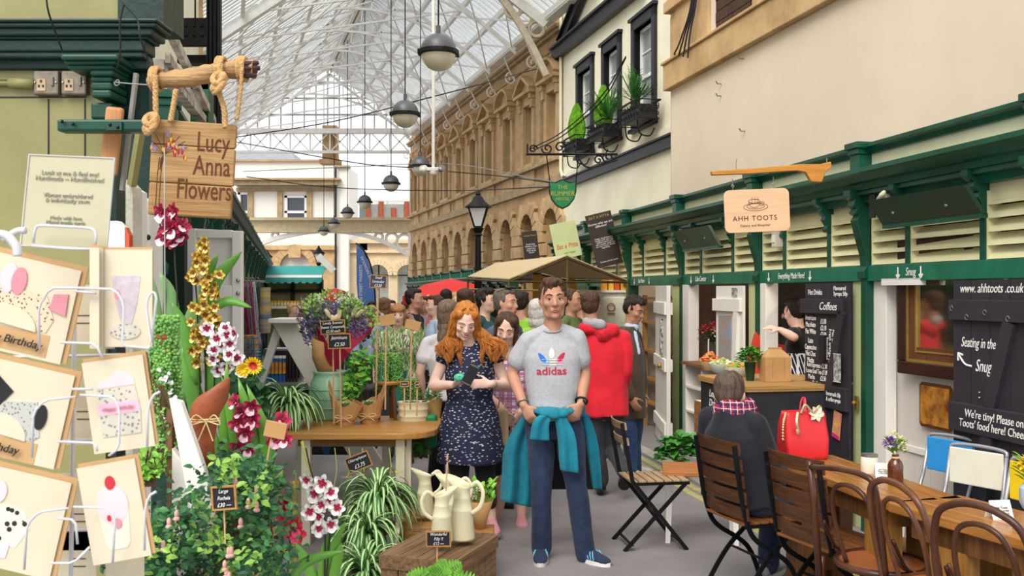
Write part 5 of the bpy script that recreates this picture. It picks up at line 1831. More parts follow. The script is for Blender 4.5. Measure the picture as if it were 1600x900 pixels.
 # ================================================================== TABLES AND CHAIRS
TH = R(19.3)
TN = V((math.cos(TH),math.sin(TH),0)); TL = V((-math.sin(TH),math.cos(TH),0))
TO = V((1.42,5.3,0))
def TT(x,y,z=0): return TO + TN * x + TL * y + V((0,0,z))
M_tab = wood('table_wood','b07a3c','8f5c28',rough=.25,axis=1,sc=2.2,bump=.1)
M_tleg = wood('table_leg_wood','7a5026','56351a',rough=.5,axis=2,sc=2.5,bump=.15)
def table(o,ang,y0,y1,w_,label,legs):
 t = thing('trestle_table',label,'table',o,R(ang))
 b = MB()
 n = 3
 for i in range(n):
  a = w_ * i / n
  b.box(a,a + w_ / n - .003,y0 + .01 * i,y1 - .004 * i,.705,.75)
 b.build('tabletop',M_tab,t,bevel=.006)
 b = MB(); b.box(.04,w_ - .03,y0 + .1,y1 - .1,.61,.705); b.build('apron',M_tleg,t)
 for ly,lm in legs:
  b = MB(); b.box(.04,.12,ly,ly + .2,0,.705); b.build('leg',lm,t,bevel=.006)
  b = MB(); b.box(w_ - .12,w_ - .04,ly,ly + .2,0,.705); b.build('leg',lm,t,bevel=.006)
  b = MB(); b.box(.12,w_ - .12,ly + .07,ly + .14,.15,.25); b.build('stretcher',lm,t)
 return t
M_tleg2 = wood('table_leg_yellow','a87a34','8a5d22',rough=.5,axis=2,sc=2.5,bump=.15)
table(V((1.49,5.52,0)),10.3,-1.22,0,.38,'narrow varnished wooden table carrying the red handbag and the brown bottle vase',((-.3,M_tleg),(-1.12,M_tleg2)))
table(V((1.695,4.33,0)),21.5,-2.2,0,.42,'second varnished wooden table running out of frame at the lower right',((-.4,M_tleg2),(-1.7,M_tleg)))
# handbag
t = thing('red_handbag','bright red leather handbag with chain handles standing on the far end of the table','handbag',G(1259,719,.75) + V((0,.06,0)),R(12))
M_bag = mat('red_leather','d9262c',.32,var=.06,scale=5,bump=.12,bscale=14,spec=.6)
b = MB()
rings = []
for z,wx,wy in ((0,.125,.07),(.02,.13,.075),(.12,.132,.07),(.2,.128,.055),(.25,.12,.05),(.27,.115,.045)):
 rings.append(((0,0,z),(wx * 1.0,0,0),(0,wy,0)))
def sq(rings,n=40,p=.22):
 vs = []; fs = []
 for c,a,bb in rings:
  for k in range(n):
   q = 2 * pi * k / n
   cs,sn = math.cos(q),math.sin(q)
   cs = math.copysign(abs(cs) ** p,cs); sn = math.copysign(abs(sn) ** p,sn)
   vs.append(V(c) + V(a) * cs + V(bb) * sn)
 m_ = len(rings)
 for i in range(m_ - 1):
  for k in range(n):
   l = (k + 1) % n
   fs.append((i * n + k,i * n + l,(i + 1) * n + l,(i + 1) * n + k))
 fs.append(tuple(range(n - 1,-1,-1)))
 return vs,fs
b.add(*sq(rings))
o = b.build('body',M_bag,t,smooth=True)
for v in o.data.vertices:
 nn = noise.noise(v.co * 14)
 v.co.y += nn * .012 * (v.co.z / .27); v.co.x += noise.noise(v.co * 11 + V((5,0,0))) * .008
sm = o.modifiers.new('s','SOLIDIFY'); sm.thickness = .004
b = MB(); b.box(-.115,.115,-.002,.002,.18,.265); b.build('divider',M_bag,t)
for x,y in ((-.12,-.03),(.07,-.06)):
 b = MB()
 if x < 0:
  pts = spline([(x,y,.26),(x - .02,y - .01,.2),(x - .022,y - .01,.1)],6)
 else:
  pts = spline([(-.04,y,.27),(-.02,y - .01,.31),(.03,y,.27),(.07,y,.3),(.09,y + .02,.27)],6)
 for i in range(0,len(pts) - 1):
  b.sphere(pts[i],(.009,.006,.009),7,5)
 b.build('chain_handle',mat('pale_gold','c9b48c',.35,metal=.6),t,smooth=True)
b = MB(); b.tube(spline([(-.06,-.055,.27),(-.08,-.08,.22),(-.075,-.085,.17)],5),.008,6,flat=.4); b.sphere((-.075,-.085,.165),(.012,.005,.018),8,5); b.build('tag_strap',mat('pale_gold',''),t)
b = MB(); b.tube(spline([(-.02,.0,.22),(-.01,0,.32),(.01,0,.34),(.015,0,.25)],6),.011,6,flat=.35); b.build('strap',mat('pink_strap','e8556a',.4),t)
b = MB()
for i in range(7):
 b.leaf((.05,-.055,.26),(math.cos(i),-.3,math.sin(i) * .8),(0,-1,0.2),.05,.035)
b.build('scarf',mat('cream_scarf','e8dcc0',.7),t)
# bottle vase
t = thing('bottle_vase','small brown glass bottle with purple and green flowers on the middle of the table','vase',G(1399,754,.75))
b = MB(); b.lathe([(.033,0),(.037,.006),(.037,.085),(.03,.105),(.017,.12),(.016,.14)],seg=20); b.build('bottle',mat('brown_glass','5a2a12',.1,var=.1,spec=.8),t,smooth='auto')
b = MB(); b.lathe([(.018,.12),(.02,.125),(.018,.13)],seg=16); b.build('twine_ring',M_twine,t)
b = MB(); r_ = random.Random(2)
for k in range(46):
 a = r_.uniform(0,2 * pi); rr = r_.uniform(0,.06)
 b.leaf((rr * math.cos(a) * .6,rr * math.sin(a) * .6,.14 + r_.uniform(0,.07)),(math.cos(a),math.sin(a),.8),(0,0,1),.04,.018)
b.build('leaves',M_leafl,t)
b = MB(); pom(b,(-.035,-.02,.2),.035,26); b.build('bloom',mat('purple_bloom','7c4aa0',.6,var=.2),t)
for x,y,z in ((.02,-.02,.21),(.035,.0,.17),(0,.02,.23)):
 b = MB(); pom(b,(x,y,z),.026,20); b.build('bloom',mat('cream_green_bloom','dfe5a8',.6,var=.15),t)
t = thing('glass_jar','clear glass jar with a cream filling and pale lid behind the brown bottle','jar',G(1370,744,.75) + V((0,.1,0)))
b = MB(); b.lathe([(.042,0),(.045,.01),(.045,.075),(.04,.085)],seg=20); b.build('jar',mat('sugar_jar','e3ddcc',.15),t,smooth='auto')
b = MB(); b.lathe([(.042,.085),(.042,.098),(.0,.1)],seg=20); b.build('lid',M_steel,t)
for px,py,w_,lab,ry in ((1382,748,.075,'small white folded card beside the brown bottle vase',-10),(1567,812,.095,'white folded card with handwriting standing on the near table',8)):
 t = thing('table_card',lab,'card',G(px,py,.75) + V((0,.03,0)),R(ry))
 h_ = .075
 b = MB(); b.add([(-w_ / 2,-.03,0),(w_ / 2,-.03,0),(w_ / 2,0,h_),(-w_ / 2,0,h_),(w_ / 2,.03,0),(-w_ / 2,.03,0)],[(0,1,2,3),(3,2,4,5)])
 o = b.build('card',M_white,t); sm = o.modifiers.new('s','SOLIDIFY'); sm.thickness = .0015
 text('Ahh Toots\nPlease order\nat the hatch',.014 if w_ > .08 else .01,mat('ink','44403c',.8),t,T(0,-.0175,h_ * .45) @ RX(R(-20)),sx=.95)
t = thing('flower_jar','pale blue jar of yellow flowers cut by the right edge of the frame','vase',G(1622,800,.75) + V((.0,.06,0)))
b = MB(); b.lathe([(.03,0),(.045,.03),(.045,.09),(.03,.11)],seg=18); b.build('jar',mat('pale_blue_glass','b3c8dc',.15),t,smooth='auto')
b = MB()
for k in range(60):
 a = r_.uniform(0,2 * pi); rr = r_.uniform(0,.08)
 b.leaf((rr * math.cos(a) * .6,rr * math.sin(a) * .6,.12 + r_.uniform(0,.1)),(math.cos(a),math.sin(a),.8),(0,0,1),.05,.02)
b.build('leaves',M_leafl,t)
for x,y,z in ((-.03,-.03,.2),(.03,0,.23),(0,-.04,.15)):
 b = MB(); pom(b,(x,y,z),.04,26); b.build('bloom',mat('yellow_bloom','f0c020',.6),t)
 # ---- folding slatted chair (faces -y)
M_slat = wood('chair_slat','5a3820','402616',rough=.35,axis=0,sc=4)
M_slat2 = wood('seat_slat','8f572b','6d3f1e',rough=.4,axis=0,sc=4)
M_pslat = wood('pale_slat','b59a74','9a8060',rough=.5,axis=0,sc=4)
def folding_chair(label,ms,mb,group='folding slatted chairs',curved=True,w=.2,H=.88,nb=5):
 t = thing('folding_chair',label,'chair',group=group)
 seat_z = .45
 for s in (-1,1):
  b = MB()
  x = s * w
  # back post runs down to the front foot
  if curved:
   pts = spline([(x,.24,H),(x,.20,.62),(x,.16,.46),(x,.10,.36),(x,-.1,.22),(x,-.2,0.0)],6)
  else:
   pts = [V((x,.24,H)),V((x,.17,.46)),V((x,-.2,0))]
  for i in range(len(pts) - 1):
   b.bar(pts[i],pts[i + 1],.010,.026,up=(0,-1,.3))
  b.build('back_post',M_iron,t)
  b = MB(); x2 = s * (w - .016)
  if curved:
   pts = spline([(x2,-.2,seat_z - .01),(x2,-.1,.36),(x2,.05,.22),(x2,.2,0)],6)
  else:
   pts = [V((x2,-.2,seat_z - .01)),V((x2,.22,0))]
  for i in range(len(pts) - 1):
   b.bar(pts[i],pts[i + 1],.010,.026,up=(0,-1,.3))
  b.build('leg',M_iron,t)
  b = MB(); b.bar((s * (w - .012),-.22,seat_z - .012),(s * (w - .012),.17,seat_z - .012),.01,.02); b.build('seat_rail',M_iron,t)
 for y,z in ((-.17,.04),(.17,.04),(-.0,.23)):
  b = MB(); b.bar((-w,y,z),(w,y,z),.02,.006); b.build('stretcher',M_iron,t)
 for k in range(7):
  y = -.215 + k * .058
  b = MB(); b.box(-w + .008,w - .008,y,y + .046,seat_z - .004,seat_z + .01); b.build('seat_slat',ms,t,bevel=.003)
 for k in range(nb):
  u = k / 5
  z = H - .02 - k * (.088 if nb == 5 else .1); y = .235 - (H - z) * .16
  b = MB()
  n = 6
  for j in range(n):
   xa = -w - .015 + (2 * w + .03) * j / n; xb = xa + (2 * w + .03) / n
   ya = y + .022 * (1 - (xa / w) ** 2); yb = y + .022 * (1 - (xb / w) ** 2)
   hz = .034 if nb == 5 else .024
   b.add([(xa,ya - .018,z - hz),(xb,yb - .018,z - hz),(xb,yb - .008,z - hz),(xa,ya - .008,z - hz),(xa,ya - .011,z + hz),(xb,yb - .011,z + hz),(xb,yb - .001,z + hz),(xa,ya - .001,z + hz)],[(0,3,2,1),(4,5,6,7),(0,1,5,4),(2,3,7,6),(0,4,7,3),(1,2,6,5)])
  b.build('back_slat',mb,t)
 return t
CR = TH + pi / 2
c1 = folding_chair('dark slatted folding chair under the seated person in navy',M_slat2,M_slat)
c1.location = V((1.34,5.36,0)); c1.rotation_euler = (0,0,CR)
c2 = dup(c1,V((1.60,4.83,0)),CR + R(3),'empty dark slatted folding chair tucked under the table beside the seated person')
c3 = folding_chair('small pale slatted folding chair with straight crossed legs beside the low white legged table',M_pslat,M_pslat,curved=False,w=.17,H=.84,nb=2)
c3.location = V((.93,6.45,0)); c3.rotation_euler = (0,0,R(98))
# ---- bentwood chairs
M_bent = mat('bentwood','33180f',.28,col2='52301f',scale=5,stretch=(1,1,.3))
M_bent2 = mat('bentwood_light','4a2a1a',.28,col2='6b4229',scale=5)
def bentwood(label,m,square=False):
 t = thing('bentwood_chair',label,'chair',group='bentwood chairs along the table')
 w = .19
 if square:
  b = MB(); b.tube(spline([(-w,.2,.47),(-w - .005,.24,.7),(-w,.27,.86),(-w + .05,.28,.9),(0,.28,.905),(w - .01,.27,.885)],8),.0135,8); b.build('back_hoop',m,t,smooth=True)
  b = MB(); b.tube([(w,.2,0.3),(w,.24,.7),(w,.27,.91)],.0165,8); b.build('back_post',m,t,smooth=True)
 else:
  b = MB(); b.tube(spline([(-w,.19,.44),(-w - .015,.23,.66),(-w + .02,.27,.84),(-.09,.285,.9),(0,.29,.915),(.09,.285,.9),(w - .02,.27,.84),(w + .015,.23,.66),(w,.19,.44)],8),.0145,8); b.build('back_hoop',m,t,smooth=True)
 q = -.04 if square else 0
 b = MB(); b.tube(spline([(-.1 + q,.17,.46),(-.125 + q,.22,.66),(-.09 + q,.26,.8),(q,.27,.84),(.09 + q,.26,.8),(.125 + q,.22,.66),(.1 + q,.17,.46)],8),.011,8); b.build('inner_hoop',m,t,smooth=True)
 b = MB(); b.tube([(.2 * math.cos(a),.01 + .2 * math.sin(a),.45) for a in [i * pi / 14 for i in range(28)]],.017,8,closed=True); b.build('seat_ring',m,t,smooth=True)
 b = MB(); b.lathe([(0,.452),(.1,.448),(.185,.458),(.19,.45),(.185,.44),(0,.44)],c=(0,.01,0),seg=28); b.build('seat',mat('seat_ply','9a5a34',.3,var=.15),t,smooth='auto')
 for s in (-1,1):
  b = MB(); b.tube(spline([(s * .155,-.13,.44),(s * .17,-.16,.2),(s * .19,-.2,0)],5),[.018 - .0006 * i for i in range(11)],8); b.build('leg',m,t,smooth=True)
  b = MB(); b.tube(spline([(s * w,.19,.46),(s * .185,.2,.2),(s * .2,.25,0)],5),.0145,8); b.build('leg',m,t,smooth=True)
  b = MB(); b.tube(spline([(s * .2,.17,.62),(s * .205,.1,.5),(s * .2,.03,.46)],6),.009,7); b.build('brace',m,t,smooth=True)
 b = MB(); b.tube([(.155 * math.cos(a),.01 + .155 * math.sin(a),.27) for a in [i * pi / 12 for i in range(24)]],.009,7,closed=True); b.build('leg_ring',m,t,smooth=True)
 return t
b1 = bentwood('dark bentwood chair with a single upright post and looped back beside the slatted chair',M_bent,True)
b1.location = V((1.71,4.42,0)); b1.rotation_euler = (0,0,CR + R(8))
b2 = bentwood('bentwood chair with a double hoop back in the middle of the three along the table',M_bent2)
b2.location = V((1.845,4.03,0)); b2.rotation_euler = (0,0,CR - R(6))
b3 = bentwood('bentwood chair with a wide double hoop back nearest the camera at the lower right',M_bent)
b3.location = V((1.95,3.68,0)); b3.rotation_euler = (0,0,CR + R(12))
# ---- school chairs on the wall side (face -y)
M_tube = mat('grey_tube','a9aab0',.35,metal=.5,var=.05)
def school(label,back,seat):
 t = thing('school_chair',label,'chair',group='school chairs against the stall front')
 b = MB()
 for s in (-1,1):
  b = MB(); b.tube([(s * .18,-.18,0),(s * .17,-.14,.44),(s * .17,.14,.44),(s * .17,.2,.6),(s * .165,.24,.8)],.011,8); b.build('side_frame',M_tube,t,smooth=True)
  b = MB(); b.tube([(s * .17,.1,.43),(s * .18,.24,0)],.011,8); b.build('leg',M_tube,t,smooth=True)
 b = MB(); b.tube(spline([(-.165,.24,.8),(-.15,.245,.83),(0,.25,.84),(.15,.245,.83),(.165,.24,.8)],4),.011,8); b.build('top_rail',M_tube,t,smooth=True)
 b = MB(); b.box(-.16,.16,.215,.228,.62,.82); b.build('backrest',back,t,bevel=.012)
 b = MB(); b.box(-.18,.18,-.19,.17,.45,.468); b.build('seat',seat,t,bevel=.015)
 return t
M_blue = mat('chair_blue','2f8fd0',.4,var=.05); M_ccream = mat('chair_cream','dcd9c8',.4,var=.04); M_yel = mat('chair_yellow','e3c21c',.4,var=.06)
FR = TH - pi / 2
k1 = school('grey tubular chair with a bright blue backrest against the white boards',M_blue,M_blue); k1.location = V((2.395,5.6,0)); k1.rotation_euler = (0,0,FR + R(6))
k2 = school('grey tubular chair with a cream backrest and seat beside the blue one',M_ccream,M_ccream); k2.location = V((2.38,5.2,0)); k2.rotation_euler = (0,0,FR + R(12))
k3 = school('grey tubular chair with a yellow back cut by the right edge of the frame',M_yel,M_yel); k3.location = V((2.44,4.78,0)); k3.rotation_euler = (0,0,FR)
# ---- low table with white legs
t = thing('low_table','low table with an orange brown top and white tapered legs behind the folding chair','table',V((1.30,6.62,0)),R(-8))
b = MB(); b.box(-.26,.26,-.2,.2,.455,.485); b.build('tabletop',wood('orange_top','b0713c','9a5c2c',axis=0),t,bevel=.005)
for x in (-.21,.21):
 for y in (-.15,.15):
  b = MB(); b.tube([(x,y,.46),(x * 1.08,y * 1.1,0)],[.032,.022],4); b.build('leg',M_white,t)
t = thing('wooden_log','square cut log standing on end under the first table','log',V((1.95,4.85,0)),TH)
b = MB(); b.box(-.1,.1,-.12,.12,0,.38); b.build('timber',wood('log_wood','b49a74','8a6c44',axis=2),t,bevel=.02)
b = MB(); b.box(-.14,.14,-.16,.16,.38,.42); b.build('cap',M_pine,t,bevel=.01)
# ================================================================== LEFT: WHITE DOORS, FABRICS, FRAMES
def pbox(b,x0,x1,y0,y1,d0,d1,m=None):
 """box whose front face at depth d0 covers photo pixels x0..x1, y0..y1"""
 a,c = P(x0,y1,d0),P(x1,y0,d0)
 b.box(a.x,c.x,d0,d1,max(a.z,0),c.z,m)
def pquad(b,pts,d0,th,m=None):
 q = [P(x,y,d0) for x,y in pts]
 b.prism([(p.x,p.z) for p in q],d0,d0 + th,m)
t = thing('white_door','flaking white door standing open behind the card rack below the cornice','door',P(220,800,4.3))
b = MB(); pquad(b,[(196,292),(250,322),(250,900),(196,900)],4.4,.04); b.build('leaf',M_white2,t,world=True,bevel=.004)
b = MB(); pquad(b,[(174,279),(196,280),(208,292),(208,900),(174,900)],4.2,.1); b.build('stile',mat('flaking_white','d6d3c4',.75,col2='bdbba6',scale=9,bump=.3),t,world=True,bevel=.004)
b = MB(); pquad(b,[(206,290),(222,300),(222,900),(206,900)],4.3,.06); b.build('stile',M_white2,t,world=True)
b = MB(); b.sphere(P(231,371,4.37),.014,8,6); b.build('knob',M_black,t,world=True)
t = thing('white_board','short white rounded board with a red edge beside the card rack','board',P(182,500,3.1))
b = MB(); pquad(b,[(165,350),(170,345),(185,345),(195,355),(197,520),(165,520)],3.1,.03); b.build('board',M_white,t,world=True,bevel=.004)
b = MB(); pquad(b,[(196,355),(202,368),(202,385),(197,388)],3.1,.03); b.build('red_edge',mat('red_orange','d0552e',.5),t,world=True)
t = thing('panel_door','white panelled door standing open behind the orchids','door',P(333,700,5.6))
b = MB(); pquad(b,[(288,356),(378,361),(378,760),(288,760)],5.65,.04)
b.build('leaf',M_white2,t,world=True)
for (x0,x1,y0,y1) in ((290,306,357,760),(362,378,361,760),(306,362,359,372),(306,362,446,470),(306,362,560,580)):
 b = MB(); pbox(b,x0,x1,y0,y1,5.61,5.65); b.build('moulding',M_white2,t,world=True,bevel=.005)
for y in (438,458):
 b = MB(); b.sphere(P(372,y,5.6),.012,8,5); b.build('screw',M_steel,t,world=True)
b = MB(); pbox(b,250,288,372,560,5.2,5.25); b.box(P(240,0,5.5).x,P(292,0,5.5).x,5.5,5.6,0,1.8)  # dark panels whose colour stands for the shade inside the opening
o = b.build('shaded_opening_panel',mat('dark_green_board','')); tag(o,'dark green panel standing in for the shaded interior between the two white doors','board')
# A-shaped white stand and posts at the lower left
t = thing('white_stand','white painted slanting boards of a plant stand behind the fuchsia bush','stand',P(300,860,2.8))
b = MB(); pquad(b,[(263,622),(282,628),(338,790),(330,880),(312,880)],2.48,.03); b.build('slanted_board',M_white2,t,world=True,bevel=.004)
b = MB(); pquad(b,[(268,700),(300,740),(298,900),(268,900)],2.54,.03); b.build('upright_board',M_white2,t,world=True,bevel=.004)
b = MB(); pbox(b,260,269,640,1440,2.58,2.63); b.build('brown_post',wood('brown_post','8a6242','6b472c',axis=2),t,world=True)
b = MB(); pbox(b,236,262,560,1250,3.2,3.45); o = b.build('green_post',M_kd); tag(o,'dark green painted post between the card rack and the white stand','post')
# trestle behind the flower table
t = thing('white_trestle','tall white painted A-shaped trestle behind the flower table','trestle',P(500,780,7.5))
b = MB(); pquad(b,[(424,503),(462,503),(640,790),(590,790)],7.5,.05); b.build('wide_leg',M_white2,t,world=True,bevel=.004)
b = MB(); pquad(b,[(428,512),(438,520),(412,600),(380,700),(365,700),(400,600)],7.55,.05); b.build('narrow_leg',M_white2,t,world=True,bevel=.004)
b = MB(); pquad(b,[(455,505),(466,505),(505,575),(490,575)],7.7,.2); b.build('rear_leg',M_white2,t,world=True)
b = MB(); pbox(b,419,464,498,505,7.42,7.8); b.build('top_plate',M_white2,t,world=True,bevel=.004)
# hanging fabrics
cols = [('b0305a','8a2344'),('8f8f95','6a6a70'),('e8e8ee','5a5a8a'),('c2527a','d989a0'),('4a4a55','8a8a90')]
for i,(x0,x1,ci,lab) in enumerate(((378,385,0,'crimson'),(384,390,1,'grey checked'),(389,395,3,'pink'),(394,402,2,'white and navy spotted'),(402,408,4,'charcoal'))):
 a,c = P(x0,545,9 + .1 * i),P(x1,440,9 + .1 * i)
 t = thing('hanging_scarf',lab + ' scarf hanging in the row beside the white panelled door','scarf',P((x0 + x1) / 2,545,9 + .1 * i),group='scarves hanging on the left stall')
 m = spotmat('scarf_' + str(i),cols[ci][0],cols[ci][1],60 if ci else 20,.3)
 b = MB()
 n = 8
 vs = []
 for j in range(9):
  z = c.z - (c.z - a.z) * j / 8
  for k in range(n + 1):
   vs.append((a.x + (c.x - a.x) * k / n * (.6 + .5 * j / 8) + .012 * j * .5,a.y + .02 * math.sin(k * 2.2),z))
 fs = [(j * (n + 1) + k,j * (n + 1) + k + 1,(j + 1) * (n + 1) + k + 1,(j + 1) * (n + 1) + k) for j in range(8) for k in range(n)]
 b.add(vs,fs)
 o = b.build('cloth',m,t,world=True,smooth=True); sm = o.modifiers.new('s','SOLIDIFY'); sm.thickness = .004
 b = MB(); b.tube([(a.x,a.y,c.z),(c.x,a.y,c.z)],.008,6); b.tube(arc((a.x,a.y,c.z + .02),.02,-90,180,6),.003,4); b.build('hanger',M_steel,t,world=True)
b = MB(); b.tube([P(374,440,8.9),P(412,440,10.2)],.015,6); o = b.build('hanging_rail',M_steel); tag(o,'metal rail carrying the scarves on the left stall','rail')
for i,(x0,x1,y0,y1,lab) in enumerate(((376,397,528,548,'upper bright blue wire tray of packets beside the scarves'),(374,398,552,562,'lower bright blue wire tray beside the scarves'))):
 t = thing('blue_tray',lab,'tray',P((x0 + x1) / 2,y1,8.3))
 b = MB(); a,c = P(x0,y1,8.3),P(x1,y0,8.3)
 for z in (a.z,(a.z + c.z) / 2,c.z):
  b.tube([(a.x,8.3,z),(c.x,8.3,z),(c.x,8.5,z),(a.x,8.5,z)],.006,5,closed=True)
 for k in range(7):
  x = a.x + (c.x - a.x) * k / 6; b.tube([(x,8.3,a.z),(x,8.3,c.z)],.004,5)
 b.build('wire_frame',mat('bright_blue','1f7fc4',.4),t,world=True)
 b = MB()
 for k in range(4):
  x = a.x + (c.x - a.x) * (k + .1) / 4; b.box(x,x + (c.x - a.x) / 5,8.33,8.45,a.z,c.z + .02)
 b.build('packets',mat('packet_mix','e0b72a',.5,col2='b3572e',scale=18),t,world=True)
for i in range(5):
 x = 420 + i * 6
 t = thing('garden_packet','blue and yellow packet hanging in the rack behind the white trestle','packet',P(x,597,8.8),group='packets in the rack behind the trestle')
 b = MB(); pbox(b,x - 2.5,x + 2.5,560,597,8.8,8.83); b.build('card',mat('packet_blue','2d5f9e',.5),t,world=True)
 b = MB(); pbox(b,x - 2.2,x + 2.2,566,584,8.79,8.8); b.build('picture',mat('packet_mix',''),t,world=True)
 b = MB(); pbox(b,x - 2.5,x + 2.5,556,560,8.8,8.83); b.build('header',M_white,t,world=True)
t = thing('display_rack','dark display rack of bottles behind the white trestle','rack',P(450,640,9.0))
b = MB(); pbox(b,412,470,545,548,8.85,9.1); pbox(b,405,475,600,606,8.6,9.2); pbox(b,412,415,545,700,9.0,9.1); pbox(b,468,471,545,700,9.0,9.1); b.build('frame',M_steel,t,world=True)
b = MB(); pbox(b,410,474,607,626,8.6,9.2); pbox(b,412,472,548,600,9.2,9.25); b.build('dark_panel',mat('rack_dark','23232a',.6),t,world=True)
for i in range(4):
 b = MB(); c = P(448 + i * 5,599,8.8); b.lathe([(.012,0),(.012,.22),(.006,.25),(.006,.3)],c=c,seg=8)
 o = b.build('black_bottle',mat('black_bottle','2a1b1e',.3,var=.3),smooth='auto'); tag(o,'thin dark bottle standing on the display rack shelf behind the trestle','bottle','bottles on the display rack')
b = MB(); c = P(405,560,8.9); b.lathe([(.05,0),(.06,.1),(.05,.35),(.055,.42)],c=P(414,520,8.9) ,seg=12)
o = b.build('blue_yellow_bag',mat('bag_blueyellow','1d56a8',.5,col2='e0c11c',scale=5,stretch=(.2,.2,2)),smooth='auto'); tag(o,'blue and yellow bag hanging at the corner of the scarf stall','bag')
# ================================================================== FLOWER TABLE
M_ftab = wood('flower_table_top','bd8b4a','a87536',rough=.4,axis=0,sc=2)
M_fleg = mat('cream_leg','ddd5bd',.6,var=.06)
t = thing('flower_table','pine topped table with cream legs and rounded end loaded with potted plants','table',V((-1.05,6.75,0)))
zt = .76
b = MB()
x0,x1,ya,yb = P(440,0,6.4).x,P(684,0,6.6).x,6.35,7.25
out = [(x0,ya),(x1 - .25,ya)] + [(x1 - .25 + .25 * math.cos(R(a)),ya + .25 + .25 * math.sin(R(a))) for a in range(-80,1,20)] + [(x1,yb - .15),(x1 - .15,yb),(x0,yb)]
vs = [(x,y,zt - .045) for x,y in out] + [(x,y,zt) for x,y in out]
n = len(out)
b.add(vs,[tuple(range(n - 1,-1,-1)),tuple(range(n,2 * n))] + [(i,(i + 1) % n,n + (i + 1) % n,n + i) for i in range(n)])
b.build('tabletop',M_ftab,t,world=True,bevel=.008)
b = MB(); b.box(x0 + .1,x1 - .2,ya + .08,yb - .1,zt - .1,zt - .045); b.build('apron',mat('dark_apron','7a5a30',.6),t,world=True)
for px,d_ in ((479,6.45),(626,6.45),(636,6.5),(604,7.1),(470,7.15)):
 b = MB(); c = P(px,0,d_); b.box(c.x - .03,c.x + .03,d_ - .03,d_ + .03,0,zt - .045); b.build('leg',M_fleg,t,world=True,bevel=.003)
FZT = zt
def on_table(px,py): return G(px,py,FZT)
# glazed vase with the bouquet
vc = on_table(515,655)
t = thing('green_vase','large pale green glazed vase standing in the middle of the flower table','vase',vc)
u = vc.y / FP
b = MB(); b.lathe([(.02,0),(24 * u,0),(27 * u,4 * u),(31 * u,25 * u),(32 * u,42 * u),(29 * u,58 * u),(25 * u,66 * u),(24 * u,71 * u),(27 * u,75 * u),(25.5 * u,76 * u),(21 * u,70 * u),(22 * u,40 * u),(0,30 * u)],seg=36)
b.build('body',mat('celadon','86b896',.22,col2='9cc7a2',scale=1.5,stretch=(1,1,6),spec=.7),t,smooth=True)
b = MB()
for z in (20,34,48):
 b.tube([((32.2 - abs(z - 40) * .05) * u * math.cos(a),(32.2 - abs(z - 40) * .05) * u * math.sin(a),z * u) for a in [k * pi / 18 for k in range(36)]],.0025,5,closed=True)
b.build('throwing_ring',MATS['celadon'],t,smooth=True)
t = thing('bouquet','big bouquet of lavender and green stems in kraft and magenta paper above the green vase','bouquet',vc + V((0,0,70 * u)))
def BQ(px,py,dd=0.0): return P(px,py,vc.y + dd)
b = MB();
b.loft([(BQ(512,590),(12 * u,0,0),(0,12 * u,0)),(BQ(508,560),(20 * u,0,0),(0,16 * u,0)),(BQ(504,532),(17 * u,0,-6 * u),(0,22 * u,0))],20,cap=False)
o = b.build('kraft_wrap',M_kraft,t,world=True,smooth=True); sm = o.modifiers.new('s','SOLIDIFY'); sm.thickness = .004
b = MB()
M_mag = mat('magenta_paper','a3143c',.45,var=.12,scale=4,bump=.2)
vs = [BQ(521,583,-.02),BQ(545,552,-.1),BQ(588,505,-.02),BQ(576,500,.05),BQ(548,510,.08),BQ(527,535,-.12),BQ(513,540,-.14),BQ(505,525,-.1),BQ(494,510,.0),BQ(497,530,-.02),BQ(510,560,-.1),BQ(575,522,-.06)]
b.add(vs,[(0,1,5),(1,11,5),(11,2,3,4),(11,4,5),(5,6,0),(6,7,10),(7,8,9,10),(6,10,0)])
o = b.build('magenta_paper',M_mag,t,world=True,smooth=False); sm = o.modifiers.new('s','SOLIDIFY'); sm.thickness = .005
def blob_leaves(b,n,cx,cy,rx,ry,dd,size,rs,up=.5,depth=.1):
 for k in range(n):
  a = rs.uniform(0,2 * pi); q = math.sqrt(rs.random())
  p = BQ(cx + rx * q * math.cos(a),cy + ry * q * math.sin(a),dd + rs.uniform(-depth,depth))
  b.leaf(p,V((math.cos(a) * .7 + rs.uniform(-.4,.4),rs.uniform(-1,.6),up + rs.uniform(-.5,.5))),(rs.uniform(-1,1),-1,rs.uniform(-1,1)),size * rs.uniform(.7,1.3),size * .55)
rs = random.Random(12)
for (nm,m,parts_) in (('lavender_sprigs',mat('lavender','77679a',.8,var=.3,scale=14),[(1500,510,493,30,22,.02),(500,560,510,14,20,-.04),(300,482,515,10,26,.0),(300,536,485,18,14,0)]),
('green_sprays',mat('spray_green','8fb45a',.6,var=.3,scale=14),[(130,488,480,12,18,-.02),(160,548,485,16,16,-.05),(220,520,475,38,18,.12),(110,575,500,16,18,.02),(180,515,505,30,15,.05)]),
('dark_foliage',M_leafd,[(160,500,515,28,22,.12),(120,555,520,22,18,.1)]),
('white_florets',mat('white_floret','e9e6ec',.6),[(70,515,468,28,9,0),(60,545,470,14,10,0),(40,565,480,10,14,0)]),
('dusky_florets',mat('dusky_floret','8b7690',.7,var=.3),[(160,475,488,12,24,.05),(80,565,490,12,14,.05)])):
 b = MB()
 for (n_,cx_,cy_,rx_,ry_,dd_) in parts_:
  blob_leaves(b,n_,cx_,cy_,rx_,ry_,dd_,.016 if 'flor' in nm or 'lav' in nm else .036,rs)
 b.build(nm,m,t,world=True)
b = MB()
for k in range(34):
 x = rs.uniform(470,585); b.tube([BQ(510 + rs.uniform(-8,8),560),BQ((x + 510) / 2,520,.05),BQ(x,rs.uniform(462,500),.0)],.002,4)
